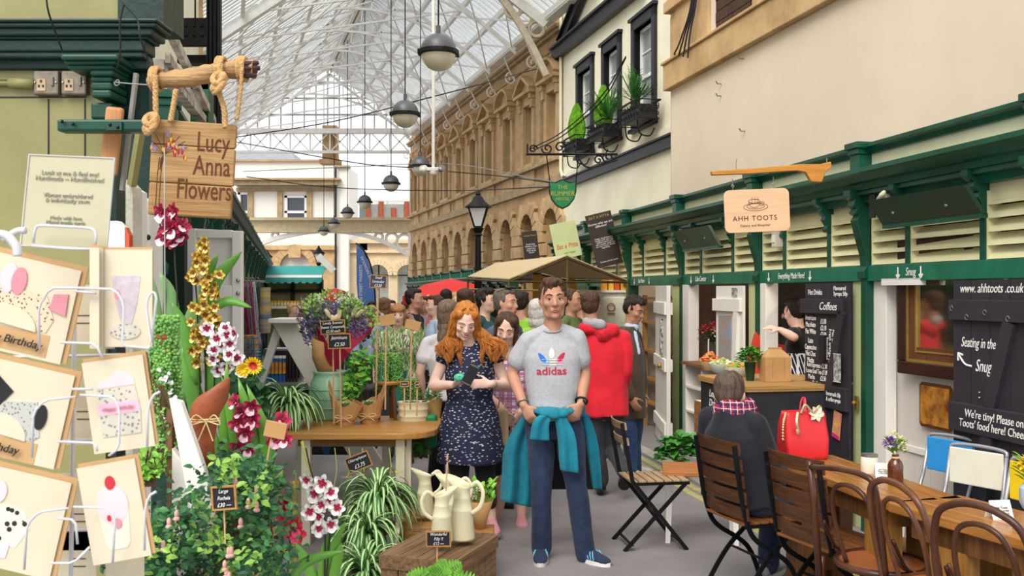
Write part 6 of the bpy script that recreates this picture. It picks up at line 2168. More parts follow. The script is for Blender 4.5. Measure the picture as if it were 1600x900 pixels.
b.build('stems',M_leafl,t,world=True)
for (x,y,a) in ((512,490,-30),(530,492,10),(524,497,40),(553,488,20),(561,490,45),(520,500,-10)):
 b = MB(); c = BQ(x,y,-.12); b.sphere(c,(.018,.016,.04),8,6,rot=Matrix.Rotation(R(a),3,'Y')); b.build('seed_head',mat('wheat','d8c79a',.8,var=.2,bump=.4),t,world=True,smooth=True)
def tagboard(label,cx,cy,w,h,d,lines,roll=0,m=None,rim=True,yaw=0,size=.2,stick=None,cat='price tag',name='chalk_price_tag',tm=None,tilt=0):
 t,k = sign(name,label,cat,cx,cy,w,h,d,m or M_slate,roll=roll,yaw=yaw,thick=.004,part='slate',tilt=tilt)
 if rim:
  b = MB(); W,H = w * k / 2,h * k / 2; frame(b,W + .002,H + .002,.004 if d < 4 else .007,-.003,.005); b.build('wooden_rim',M_pine,t)
 n = len(lines)
 for i,(s,sz_) in enumerate(lines):
  text(s,sz_ * k,tm or M_chalk,t,T(0,-.0035,(n / 2 - i - .5) * h * k / n * .92),shear=.25,sx=.85)
 if stick:
  b = MB(); Mi = mw(t).inverted(); b.tube([Mi @ P(stick[0],stick[1],d + .012),Mi @ P(stick[2],stick[3],d + .012)],.0045 * (d / 5),6); b.build('stick',mat('stick_wood','c99f72',.7),t)
 return t
tagboard('wide black chalk tag in front of the lavender bouquet',520,511,38,21,6.45,[('Lovely Scented',6),('Sweet Campanula',6),('£2.50 each',6)],roll=-4,m=mat('tag_black','17171a',.7),stick=(520,522,522,662))
tagboard('small chalk tag reading a price on a stick in front of the magenta paper',530,533,35,23,6.4,[('Jasminum',7.5),('£2.50',8.5)],roll=-2,stick=(531,545,533,668))
tagboard('slate tag on a tall stick above the wildflower bunch',591,440,26,20,6.9,[('Small',6),('Lavender',6),('£3.50',6)],roll=4,stick=(591,450,587,640),m=mat('tag_blue','3a4452',.7))
M_card = mat('cardboard','b98f5c',.8,var=.08)
tagboard('left of two blank cardboard tags over the wildflower bunch',605,500,24,17,6.7,[],roll=-10,m=M_card,rim=False,stick=(603,508,602,640),name='cardboard_tag')
tagboard('right of two blank cardboard tags over the wildflower bunch',645,508,24,15,6.7,[],roll=14,m=M_card,rim=False,stick=(643,515,641,640),name='cardboard_tag')
tagboard('blank cardboard tag on a stick beside the large leaves at the left',430,672,34,26,2.62,[],roll=12,m=M_card,rim=False,stick=(424,682,405,790),name='cardboard_tag')
tagboard('small black tag in the cream tin planter',632,600,13,8,6.6,[('Sedum',3.5)],stick=(632,603,632,650))
tagboard('tiny black tag at the right of the cream tin planter',652,601,7,9,6.6,[('£4',4)],stick=(652,605,651,650))
tagboard('tilted chalk tag among the spider plants under the flower table',560,722,38,24,5.9,[('Chlorophytum',6),('£3.75',9)],roll=-22,stick=(563,732,567,775))
tagboard('chalk tag before the enamel jugs on the crate',685,842,38,24,4.75,[('Wonderful',7),('Filly !!',7),('£12 —',7)],roll=-1,stick=(683,854,683,890))
tagboard('chalk tag advertising the large fuchsia in the bush',350,778,36,35,2.22,[('Large',8),('Fuchsia',8),('£30 —',9)],roll=-4,stick=(350,796,352,850))
# string of pearls
M_pearl = mat('pearl_green','4f8c3c',.4,col2='86b65c',scale=20)
def pearls(b,rng,top,n_str,L0,L1,r,spread,gap=1.7,round_=True,stem=None):
 for s in range(n_str):
  a = rng.uniform(0,2 * pi); q = spread * math.sqrt(rng.random()) if rng.random() < .35 else spread
  x = top.x + q * math.cos(a); y = top.y + q * math.sin(a) * .7
  L = rng.uniform(L0,L1); z = top.z + rng.uniform(-.01,.02)
  n = int(L / (r * gap)); dx = rng.uniform(-.15,.15)
  for k in range(n):
   rr = r * rng.uniform(.75,1.15)
   b.sphere((x + dx * k * r + rng.uniform(-1,1) * r * 1.1,y + rng.uniform(-1,1) * r,z - k * r * gap),rr,5,4)
def trailing(name,label,c,pr,ph,potm,n,L0,L1,r,seed,world=True,mound=.03):
 t = thing(name,label,'plant',c)
 b = MB(); b.lathe([(.01,0),(pr * .72,0),(pr,ph),(pr * 1.06,ph),(pr * 1.06,ph - .012)],seg=18); b.build('pot',potm,t,smooth='auto')
 rg = random.Random(seed); b = MB()
 pearls(b,rg,V((0,0,ph + mound)),n,L0,L1,r,pr * (1.15 if pr < .03 else 1.45))
 for k in range(n * 4):
  a = rg.uniform(0,2 * pi); q = pr * math.sqrt(rg.random()) * 1.2
  b.sphere((q * math.cos(a),q * math.sin(a),ph + mound * rg.uniform(.3,1.6)),r,5,4)
 b.build('bead_leaves',M_pearl,t,smooth=True)
 return t
t = trailing('string_of_pearls','string of pearls plant trailing from a terracotta pot between the card rack and orchids',P(258,560,2.7),.028,.07,M_terra,85,.10,.36,.0055,4)
b = MB(); b.tube([P(258,560,2.7) - t.location + V((0,0,.1)),V((-.02,.05,.6))],.002,4); b.build('hanging_wire',M_steel,t)
# stool with teal pots
t = thing('wooden_stool','small rustic wooden stool standing on the flower table','stool',on_table(607,655))
c = on_table(607,655); u2 = c.y / FP
h = 60 * u2
b = MB(); b.lathe([(.0,h - .025),(.085,h - .025),(.09,h - .012),(.085,h),(0,h)],seg=20); b.build('seat',M_ftab,t,smooth='auto')
for a in (200,320,80):
 b = MB(); b.tube([(.05 * math.cos(R(a)),.05 * math.sin(R(a)),h - .02),(.075 * math.cos(R(a)),.075 * math.sin(R(a)),0)],.014,8); b.build('leg',M_tleg,t,smooth='auto')
M_teal = mat('teal_pot','3f9c97',.4,var=.08)
trailing('trailing_bead_plant','bead plant spilling from the left teal pot on the small stool',c + V((-.045,-.02,h + .001)),.035,.15,M_teal,70,.05,.26,.0075,8)
trailing('trailing_bead_plant','bead plant spilling from the right teal pot on the small stool',c + V((.045,.02,h + .001)),.035,.15,M_teal,70,.05,.28,.0075,9)
trailing('trailing_bead_plant','bead plant in a wooden sided pot right of the stool reaching the cream planter',on_table(640,645) + V((0,.12,0)),.05,.2,M_teal,70,.08,.22,.0075,10)
# wildflower bunch
t = thing('wildflower_bunch','loose bunch of pink and green wildflowers behind the bead plants','flowers',on_table(620,640) + V((0,.15,0)))
b = MB(); b.lathe([(.04,0),(.06,.02),(.06,.28),(.07,.3)],seg=16); b.build('vase',M_teal,t,smooth='auto')
b = MB(); rs = random.Random(31)
for k in range(420):
 a = rs.uniform(0,2 * pi); q = rs.random()
 p = V(((rs.random() - .5) * .44,(rs.random() - .5) * .2,.30 + .32 * rs.random()))
 b.leaf(p,V((rs.uniform(-.6,.6),rs.uniform(-.6,.6),1)),(rs.uniform(-1,1),-1,0),.05,.012)
for k in range(60):
 x = rs.uniform(-.24,.24); b.tube([(x * .3,0,.2),(x * .8,0,.4),(x,rs.uniform(-.08,.08),rs.uniform(.45,.66))],.0018,4)
b.build('foliage',mat('wild_green','7fa35c',.6,var=.3,scale=12),t)
for k in range(26):
 b = MB(); pom(b,(rs.uniform(-.24,.24),rs.uniform(-.1,.05),rs.uniform(.42,.64)),rs.uniform(.012,.022),14,k)
 b.build('bloom',mat(*[('wild_pink','c77a9a',.6),('wild_mauve','8a5a94',.6),('wild_cream','e4e0c4',.6)][k % 3]),t)
 # kraft wrapped succulents
def kraftpot(px,py,label,s=1.0,flip=1):
 c = on_table(px,py); t = thing('wrapped_succulent',label,'plant',c,group='kraft wrapped succulents')
 b = MB(); b.lathe([(.0,0),(.062,0),(.074,.12),(.07,.12),(.0,.1)],seg=20); b.build('pot',mat('kraft_pot','b98a58',.75,bump=.2),t,smooth='auto')
 b = MB()
 n = 20; vs = []
 for i in range(n):
  a = 2 * pi * i / n
  hh = .15 + .16 * max(0,math.cos(a - (pi if flip > 0 else .3))) ** 3 + .02 * math.sin(5 * a)
  vs.append((.078 * math.cos(a),.078 * math.sin(a),.04)); vs.append((.125 * math.cos(a),.1 * math.sin(a),hh))
 fs = [(2 * i,2 * ((i + 1) % n),2 * ((i + 1) % n) + 1,2 * i + 1) for i in range(n)]
 b.add(vs,fs); o = b.build('paper',M_kraft,t); sm = o.modifiers.new('s','SOLIDIFY'); sm.thickness = .003
 b = MB(); b.tube([(.08 * math.cos(a),.08 * math.sin(a),.06) for a in [k * pi / 10 for k in range(20)]],.004,5,closed=True)
 for s_ in (-1,1): b.tube(spline([(0,-.08,.06),(s_ * .04,-.09,.08),(s_ * .06,-.09,.065),(s_ * .02,-.085,.055)],5),.003,4); b.tube([(0,-.08,.06),(s_ * .05,-.09,.03)],.003,4)
 b.build('raffia',M_twine,t)
 b = MB()
 for k in range(26):
  a = k * 2.4; q = .05 * math.sqrt(k / 26); b.leaf((q * math.cos(a) * .5,q * math.sin(a) * .5,.13),(math.cos(a),math.sin(a),1.4 - k / 20),(0,0,1),.045,.03)
 b.build('rosette',mat('succulent','9cc08a',.5,var=.2),t)
kraftpot(540,664,'left of the two kraft paper wrapped succulents in front of the green vase',1,1)
kraftpot(577,661,'right of the two kraft paper wrapped succulents beside the stool leg',1,-1)
# cream tin planter
c = on_table(644,660) + V((0,.1,0)); t = thing('tin_planter','cream oval tin planter of small succulents at the right end of the flower table','planter',c)
b = MB(); R_ = lambda z,a,bb: ((0,0,z),(a,0,0),(0,bb,0))
b.loft([R_(0,.1,.07),R_(.002,.1,.07),R_(.03,.103,.073),R_(.035,.107,.077),R_(.04,.104,.074),R_(.08,.108,.078),R_(.085,.112,.082),R_(.09,.109,.079),R_(.13,.114,.084),R_(.138,.12,.09),R_(.138,.112,.08),R_(.11,.11,.078)],32)
M_enam = mat('cream_enamel','e4ddb8',.3,var=.04,spec=.6)
b.build('tin',M_enam,t,smooth=True)
b = MB(); b.loft([R_(.11,.11,.078),R_(.115,.11,.078)],24); b.build('soil',M_soil,t)
for k in range(11):
 b = MB(); x = rs.uniform(-.08,.08); y = rs.uniform(-.05,.05)
 for q in range(16):
  a = q * 2.4; b.leaf((x,y,.12),(math.cos(a),math.sin(a),.4 + .06 * q),(0,0,1),.03,.018)
 b.build('succulent',mat('succ_%d' % (k % 3),['9fb58a','6f8f6a','8a6a70'][k % 3],.5,var=.15),t)
t = thing('tan_pot','tan pot behind the tin planter at the table corner','pot',on_table(676,655) + V((0,.1,0)))
b = MB(); b.lathe([(.0,0),(.05,0),(.065,.13),(.07,.14),(.06,.14),(.0,.12)],seg=20); b.build('pot',mat('tan_glaze','c9a869',.35),t,smooth='auto')
b = MB()
for k in range(70):
 a = rs.uniform(0,2 * pi); b.leaf((.03 * math.cos(a),.03 * math.sin(a),.13 + rs.uniform(0,.06)),(math.cos(a),math.sin(a),rs.uniform(0,1)),(0,0,1),.05,.03)
b.build('leaves',mat('succ_0',''),t)
# spider plants
M_spg = mat('spider_green','3f8a35',.45,var=.2,scale=10); M_spw = mat('spider_cream','d7e2ae',.45,var=.05)
def spider(name,label,c,n,Lr,seed,pot=True,w=.0125):
 t = thing(name,label,'plant',c)
 if pot:
  b = MB(); b.lathe([(.0,0),(.06,0),(.085,.13),(.092,.13),(.092,.11)],seg=20); b.build('pot',M_terra,t,smooth='auto')
 rg = random.Random(seed); b = MB()
 for k in range(n):
  a = rg.uniform(0,2 * pi); L = Lr * rg.uniform(.65,1.15); el = rg.uniform(.5,1.45)
  d0 = V((math.cos(a),math.sin(a),0))
  pts = []
  p = V((0,0,.13)) + d0 * .02; v = d0 * math.cos(el) + V((0,0,math.sin(el)))
  st = L / 9
  for q in range(10):
   pts.append(p.copy()); p = p + v * st; v = (v + V((0,0,-.36 - .1 * rg.random()))).normalized()
   v += V((-d0.y,d0.x,0)) * rg.uniform(-.12,.12)
  ws = [w * x for x in (.6,.9,1,1,1,.95,.85,.7,.45,.08)]
  b.blade(pts,ws,fold=.25,m=0,m2=1,stripe=.42)
 b.build('leaves',[M_spg,M_spw],t)
 return t
spider('spider_plant','spider plant with arching striped leaves on the left end of the flower table',on_table(447,668) + V((0,.05,-.0)),120,.36,1)
spider('spider_plant','wide spider plant in a terracotta pot just under the flower table',P(590,820,5.85),150,.36,2)
spider('spider_plant','second spider plant down the stack under the flower table',P(572,872,5.6),130,.33,3)
spider('spider_plant','lowest spider plant touching the bottom edge of the frame',P(572,935,5.3),120,.36,4)
t = thing('plant_ladder','stepped wooden plant stand holding the spider plants under the table','stand',V((-.85,5.75,0)))
b = MB()
for (px,y_,d_) in ((592,821,5.85),(574,873,5.6),(574,936,5.3)):
 p = P(px,y_,d_); b.box(p.x - .16,p.x + .16,d_ - .11,d_ + .11,p.z - .03,p.z)
b.build('step',M_pine,t,world=True)
for x in (-.99,-.68):
 b = MB(); b.bar((x,5.15,0),(x,6.0,.42),.03,.05); b.box(x - .015,x + .015,5.95,6.0,0,.42); b.build('side',M_fleg,t,world=True)
b = MB()
for (x,y0,y1) in ((523,700,765),(545,700,748),(566,700,790),(608,700,760),(622,700,740)):
 b.tube(spline([P(x,y0,6.2),P(x + 3,(y0 + y1) / 2,6.15),P(x - 2,y1,6.1)],5),.003,5)
 for k in range(6): b.leaf(P(x - 2,y1,6.1),(math.cos(k),math.sin(k),.3),(0,0,1),.05,.01)
o = b.build('runners',mat('runner_yellow','bdbd62',.6),thing('trailing_runners','yellow green spider plant runners dangling below the table edge','plant',P(570,750,6.15)),world=True)
# ================================================================== CRATES AND JUGS
M_crate = wood('crate_wood','8f7152','66492f',rough=.8,axis=1,sc=3,bump=.3)
t = thing('wooden_crate','weathered wooden crate carrying the enamel jugs at the front','crate',V((-.38,5.13,0)),math.atan2(.5,.195) - pi / 2)
hw,hl,hh = .2,.28,.35
for i in range(4):
 b = MB(); x = -hw + i * .1; b.box(x,x + .094,-hl,hl,hh - .018,hh); b.build('top_board',M_crate,t,bevel=.004)
for s in (-1,1):
 for k in range(7):
  b = MB(); y = -hl + k * .08; b.box(s * hw - .008,s * hw + .008,y,min(y + .073,hl),0.0,hh - .03); b.build('side_slat',M_crate,t)
 b = MB(); b.box(s * (hw + .006) - .008,s * (hw + .006) + .008,-hl - .01,hl + .01,hh - .07,hh - .0); b.build('rim',M_crate,t)
 for k in range(4):
  b = MB(); x = -hw + k * .1; b.box(x,x + .092,s * hl - .008,s * hl + .008,0,hh - .03); b.build('end_slat',M_crate,t)
 b = MB(); b.box(-hw,hw,s * (hl + .01) - .008,s * (hl + .01) + .008,hh - .07,hh); b.build('rim',M_crate,t)
t = thing('wooden_crate','low slatted crate behind the jugs beside the table leg','crate',V((-.52,6.1,0)))
for i in range(3):
 b = MB(); b.box(-.2,.28,-.25 + i * .17,-.1 + i * .17,.235,.255); b.build('top_board',M_pine,t,bevel=.003)
for i in range(3):
 b = MB(); b.box(-.2,.28,-.26,-.245,.01 + i * .08,.07 + i * .08); b.box(.265,.28,-.245,.25,.01 + i * .08,.07 + i * .08); b.build('slat',M_pine,t)
def jug(label,c,rz,sc=1.0):
 t = thing('enamel_jug',label,'jug',c,rz,group='cream enamel jugs')
 b = MB()
 prof = [(.062,0),(.064,.01),(.052,.14),(.0535,.145),(.051,.15),(.042,.2),(.0435,.205),(.041,.21)]
 rings = [((0,0,z * sc),(r * sc,0,0),(0,r * sc,0)) for r,z in prof]
 rings += [((-.004 * sc,0,.235 * sc),(.043 * sc,0,.0),(0,.04 * sc,0)),((-.014 * sc,0,.262 * sc),(.056 * sc,0,-.012 * sc),(0,.045 * sc,0)),((-.026 * sc,0,.285 * sc),(.073 * sc,0,-.028 * sc),(0,.05 * sc,0))]
 b.loft(rings,28,cap=False)
 o = b.build('body',M_enam,t,smooth=True); sm = o.modifiers.new('s','SOLIDIFY'); sm.thickness = .002
 b = MB(); b.lathe([(0,.003),(.062 * sc,.003),(.06 * sc,.008),(0,.008)],seg=24); b.build('base',M_enam,t)
 b = MB(); b.tube(spline([(.045 * sc,0,.262 * sc),(.085 * sc,0,.285 * sc),(.115 * sc,0,.24 * sc),(.1 * sc,0,.17 * sc),(.052 * sc,0,.13 * sc)],6),.007 * sc,8,flat=1.6); b.build('handle',M_enam,t,smooth=True)
 return t
jug('enamel jug at the back left with its spout pointing left',P(664,804,6.05),R(10),.95)
jug('enamel jug behind the two front ones in the middle of the crate',P(705,826,5.4),R(-10),1.0)
jug('tallest enamel jug at the right edge of the crate with its handle to the right',P(722,842,5.12),R(-25),1.08)
jug('front left enamel jug with its handle turned to the left',P(690,846,5.0),R(200),.92)
b = MB(); b.tube([P(699,722,5.05),P(695,800,5.05)],.004,6); b.sphere(P(699,715,5.05),(.006,.003,.02),8,6)
tag(b.build('wooden_spill',mat('stick_wood',''),smooth=True),'thin wooden stick standing in the front left jug','stick')
t = thing('kraft_posy','small kraft wrapped posy of white flowers on the ground behind the jugs','flowers',P(750,826,5.75))
b = MB(); b.lathe([(.03,0),(.045,.06),(.08,.17)],seg=16,cap=False); o = b.build('paper',M_kraft,t,smooth=True); sm = o.modifiers.new('s','SOLIDIFY'); sm.thickness = .003
b = MB()
for k in range(70): b.leaf((rs.uniform(-.1,.08),rs.uniform(-.06,.06),.15 + rs.uniform(0,.12)),(rs.uniform(-1,1),rs.uniform(-1,1),1),(0,0,1),.05,.03)
b.build('leaves',M_leafl,t)
for k in range(8):
 b = MB(); pom(b,(rs.uniform(-.1,.06),-.05,.16 + rs.uniform(0,.1)),.018,14,k); b.build('bloom',mat('wild_cream','') if k else mat('berry_red','a0244a',.5),t)
b = MB(); b.box(-.12,.12,-.1,.1,0,.0) if False else b.box(P(728,0,5.75).x,P(772,0,5.75).x,5.68,5.86,0,P(0,826,5.75).z)
o = b.build('wooden_block',M_pine,bevel=.004); tag(o,'pale wooden block under the kraft wrapped posy','block')
# ================================================================== FOREGROUND ORCHIDS AND BUSHES
def petal(b,a,L,W,tilt,m,cup=.2):
 d_ = V((math.cos(a),-tilt,math.sin(a))).normalized()
 sd = V((-math.sin(a),0,math.cos(a)))
 n = V((0,-1,0))
 p = [V((0,0,0)),d_ * L * .3 + sd * W * .4,d_ * L * .65 + sd * W * .5 + n * cup * W,d_ * L * .95 + sd * W * .22,d_ * L,d_ * L * .95 - sd * W * .22,d_ * L * .65 - sd * W * .5 + n * cup * W,d_ * L * .3 - sd * W * .4,d_ * L * .6 - n * cup * W * .3]
 b.add(p,[(0,1,8),(1,2,8),(2,3,8),(3,4,8),(4,5,8),(5,6,8),(6,7,8),(7,0,8)],m)
def orchid_mesh(name,r,cols):
 """cols = petal, lip, centre"""
 b = MB()
 for a in (90,160,20,220,320):
  petal(b,R(a),r,r * (.75 if a != 90 else .6),.15,0)
  petal(b,R(a),r * .55,r * .35,.35,2)
 petal(b,R(270),r * 1.05,r * 1.0,.6,1)
 petal(b,R(270),r * .5,r * .5,.9,2)
 b.sphere((0,-r * .15,0),r * .14,6,5,2)
 o = b.build(name,[mat('%s_%d' % (name,i),c,.5,var=.15,scale=30) for i,c in enumerate(cols)])
 me = o.data; bpy.data.objects.remove(o)
 return me
def pxspline(pts,d,n=6): return spline([P(q[0],q[1],d + (q[2] if len(q) > 2 else 0)) for q in pts],n)
def orchid(name,label,d,stems,flowers,me,leaves=(),lm=None,rot=.5,seed=0,base=None):
 bs = base or stems[0][-1]
 t = thing(name,label,'orchid',P(bs[0],bs[1],d))
 rg = random.Random(seed)
 for s in stems:
  b = MB(); b.tube(pxspline(s,d + .01),.0028 * d / 3,6); b.build('stem',M_stem,t,world=True,smooth=True)
 for (x,y) in flowers:
  o = bpy.data.objects.new('flower',me); COL.objects.link(o); o.parent = t
  o.location = P(x,y,d - rg.uniform(0,.04)) - t.location
  o.rotation_euler = (rg.uniform(-rot,rot),rg.uniform(-.6,.6),rg.uniform(-rot,rot) * 1.4)
  o.scale = (rg.uniform(.85,1.1),) * 3
 for (pts,w) in leaves:
  b = MB(); pp = pxspline(pts,d + .02,5); n_ = len(pp)
  ws = [w * d / FP * (math.sin(pi * min(1,.12 + .88 * (i / (n_ - 1)) ** .8)) ** .7 + .02) for i in range(n_)]
  b.blade(pp,ws,side=(1,.3,.15) if abs(pts[0][0] - pts[-1][0]) < abs(pts[0][1] - pts[-1][1]) else (.1,.35,1),fold=.3)
  o = b.build('leaf',lm or mat('orchid_leaf','5f9a34',.4,col2='4a8030',scale=4,spec=.5),t,world=True,smooth=True)
  sm = o.modifiers.new('s','SOLIDIFY'); sm.thickness = .0015
 return t
me_mag = orchid_mesh('magenta_flower',.034,('a3183f','f0d7e0','8a1030'))
me_yel = orchid_mesh('spotted_flower',.017,('c9a436','e6cf7a','7a4a1c'))
me_wht = orchid_mesh('white_flower',.024,('f0e6ea','f4f0f0','8e1638'))
me_pnk = orchid_mesh('pink_flower',.03,('b5264e','efc4d2','8a1030'))
me_red = orchid_mesh('red_flower',.03,('c81f3c','d9406a','a01028'))
me_wh2 = orchid_mesh('cream_flower',.034,('f6f2ee','f6f2ee','b02a48'))
orchid('magenta_orchid','tall orchid with magenta and white flowers directly below the wooden sign',3.0,
[((250,350),(257,400),(258,500),(262,640)),((275,350),(273,400),(277,480),(275,640))],
[(250,347),(268,342),(257,366),(281,362),(248,384),(275,388),(284,380),(262,352),(272,372)],me_mag,
[(((262,640),(242,500),(237,430)),13),(((272,640),(268,480),(250,425)),12),(((280,640),(300,500),(330,455)),13)],seed=1,lm=mat('orchid_leaf_pale','7fa86a',.4,col2='5a8a4a',scale=3))
fl = []
rg = random.Random(77)
for k in range(62):
 y = 385 + 190 * (k / 62); w_ = 6 + 16 * min(1,(y - 380) / 60)
 fl.append((320 + rg.uniform(-w_,w_),y + rg.uniform(-4,4)))
orchid('spotted_orchid','tall orchid covered in small yellow and brown spotted flowers before the white door',2.9,
[((315,385),(320,440),(321,560),(322,760)),((303,420),(308,480),(312,600),(316,760))],fl,me_yel,
[(((318,500),(335,440),(378,393)),12),(((315,480),(325,430),(341,397)),8),(((322,490),(355,470),(394,481)),8),(((310,600),(290,520),(268,470)),10),(((325,720),(300,600),(285,540)),13),(((320,700),(330,600),(318,500)),10)],seed=2)
fl = [(325,525),(345,520),(333,540),(350,535),(330,556),(345,550),(360,548),(338,570),(355,565),(368,572),(348,585),(335,588),(374,590),(363,530)]
orchid('white_orchid','orchid with clustered white and maroon flowers above the copper coloured paper',2.85,
[((335,505),(336,560),(334,640),(338,760)),((360,530),(358,620),(350,760))],fl,me_wht,
[(((352,700),(345,620),(330,560)),9)],seed=3)
orchid('pink_orchid','orchid with dark pink and white flowers among the large green leaves',2.75,
[((375,640),(378,700),(380,790)),((440,660),(428,720),(412,770),(402,800)),((390,640),(384,700),(380,790))],
[(372,655),(388,648),(365,640),(378,690),(368,718),(385,715),(438,668),(428,700),(442,700),(432,685),(392,672),(375,675)],me_pnk,
[(((385,850),(372,700),(347,590)),12),(((392,850),(398,700),(372,590)),13),(((375,850),(345,740),(325,640)),12),(((400,850),(418,700),(385,600)),11),(((395,850),(400,760),(400,690)),12),(((405,850),(425,770),(442,735)),9),(((380,850),(352,700),(355,560)),9)],seed=4,lm=mat('large_leaf','6fa536',.4,col2='4f8a2e',scale=3,spec=.5))
orchid('red_orchid','low orchid with crimson flowers beside the lichen covered branch',2.9,
[((425,780),(424,830),(430,900)),((455,820),(452,860),(448,920))],
[(420,778),(435,782),(425,795),(440,800),(430,812),(450,830),(462,838),(456,848),(446,842),(438,790),(415,790)],me_red,
[(((440,930),(475,880),(540,860)),9),(((445,930),(420,880),(385,880)),9)],seed=5)
orchid('cream_orchid','orchid with big white flowers and red centres at the lower centre left',3.3,
[((478,700),(487,740),(505,800),(508,850),(506,930)),((523,770),(516,830),(508,930))],
[(480,762),(498,770),(488,785),(517,782),(497,800),(500,820),(520,805),(512,795),(494,838),(520,832),(490,812),(503,840)],me_wh2,
[(((500,930),(480,880),(462,848)),9),(((505,930),(507,870),(514,832)),9),(((515,930),(528,870),(534,850)),8),(((508,930),(520,860),(540,815)),8),(((495,930),(470,915),(435,910)),10)],seed=6,lm=mat('large_leaf',''))
b = MB(); b.tube(pxspline(((472,690),(477,715),(487,742),(494,765)),3.32),[.006 - .00015 * i for i in range(19)],6); b.build('aerial_stem',mat('runner_yellow',''),bpy.data.objects['cream_orchid'],world=True)
# lichen branch
t = thing('lichen_branch','short upright branch covered in yellow lichen behind the crimson orchid','branch',P(461,830,3.5))
b = MB(); b.tube(pxspline(((462,752),(458,780),(463,810),(459,860),(461,1183)),3.5),[.012,.014,.013,.016,.014] * 5,8)
b.build('branch',mat('lichen','9d9440',.9,col2='6b5a38',scale=40,bump=.6),t,world=True,smooth=True)
b = MB()
for x,y in ((451,750),(470,748),(463,740),(447,757)): b.tube([P(462,764,3.5),P(x,y,3.48)],[.006,.002],5)
b.build('twigs',mat('lichen',''),t,world=True)
# copper paper cone with raffia
def cone(name,label,d,pts,m,tie=None):
 t = thing(name,label,'wrapped plant',P(pts[-1][0],pts[-1][1],d))
 b = MB(); rings = []
 k = d / FP
 for (x,y,rx,tilt) in pts[::-1]:
  rings.append((P(x,y,d),(rx * k,0,tilt * k),(0,rx * k * .7,0)))
 b.loft(rings,22,cap=False)
 o = b.build('paper',m,t,world=True,smooth=True)
 for v in o.data.vertices: v.co += V((1,1,.3)) * noise.noise(v.co * 22) * .006
 sm = o.modifiers.new('s','SOLIDIFY'); sm.thickness = .002
 if tie:
  b = MB(); c = P(tie[0],tie[1],d); rx = tie[2] * k
  for q in (0,.006): b.tube([c + V((rx * math.cos(a),rx * .7 * math.sin(a),q)) for a in [i * pi / 10 for i in range(20)]],.0025,5,closed=True)
  f = c + V((rx * .4,-rx * .75,0))
  for s in (-1,1): b.tube(spline([f,f + V((s * .025,-.01,.02)),f + V((s * .04,-.01,-.005)),f + V((s * .01,0,-.0))],5),.0018,4); b.tube([f,f + V((s * .02,-.005,-.05))],.0018,4)
  b.build('raffia_bow',M_twine,t,world=True)
 return t
M_copper = mat('copper_paper','a5532f',.5,col2='7d4424',scale=4,bump=.2,spec=.5)
cone('wrapped_plant','copper coloured paper cone tied with raffia left of the large leaves',2.6,[(334,606,27,17),(330,618,29,14),(325,634,29,9),(318,655,24,4),(318,690,17,0),(320,740,14,0)],M_copper,(318,657,25))
cone('wrapped_plant','plain kraft paper wrap bunched behind the fuchsia tag',2.85,[(360,692,30,8),(362,720,28,0),(364,760,22,0),(366,830,18,0)],M_kraft,(364,758,23))
cone('wrapped_plant','kraft paper wrap showing beside the crimson orchid',2.95,[(412,800,22,8),(410,830,22,0),(408,870,18,0),(408,930,15,0)],M_kraft)
# yellow and maroon daisies
t = thing('chrysanthemum','plant with yellow and maroon daisy flowers among the orchids','flowers',P(395,700,2.95))
for i,(x,y,r,c1_,c2_) in enumerate(((396,570,15,'f2c61c','c42a2a'),(380,577,12,'f2c61c','f2c61c'),(389,645,14,'9e1c3c','f0c020'),(413,726,12,'f2c61c','f2c61c'),(444,862,9,'f2c61c','f2c61c'),(377,652,11,'f0d4dc','c42a4a'))):
 b = MB(); k = 2.95 / FP
 for q in range(20):
  petal(b,q * 2 * pi / 20,r * k,r * k * .3,.2 + .1 * (q % 2),0)
 for q in range(12):
  petal(b,q * 2 * pi / 12 + .2,r * k * .5,r * k * .25,.6,1)
 o = b.build('bloom',[mat('daisy_' + c1_,c1_,.55,var=.15),mat('daisy_' + c2_,c2_,.55,var=.15)],t); o.location = P(x,y,2.8) - t.location; o.rotation_euler = (.3,0,.3 * math.sin(i))
b = MB(); rs = random.Random(9)
for k in range(160):
 p = P(rs.uniform(368,408),rs.uniform(585,800),2.95 + rs.uniform(-.04,.04)); b.leaf(p,(rs.uniform(-1,1),rs.uniform(-1,.2),rs.uniform(-.8,.8)),(rs.uniform(-.4,.4),-1,.4),.045,.032)
b.build('leaves',M_leafd,t,world=True)
b = MB()
for x0,y0,x1,y1 in ((396,580,392,800),(380,588,388,800),(413,735,400,830),(389,655,392,800)): b.tube([P(x0,y0,2.95),P(x1,y1,2.95)],.002,5)
b.build('stems',M_leaf,t,world=True)
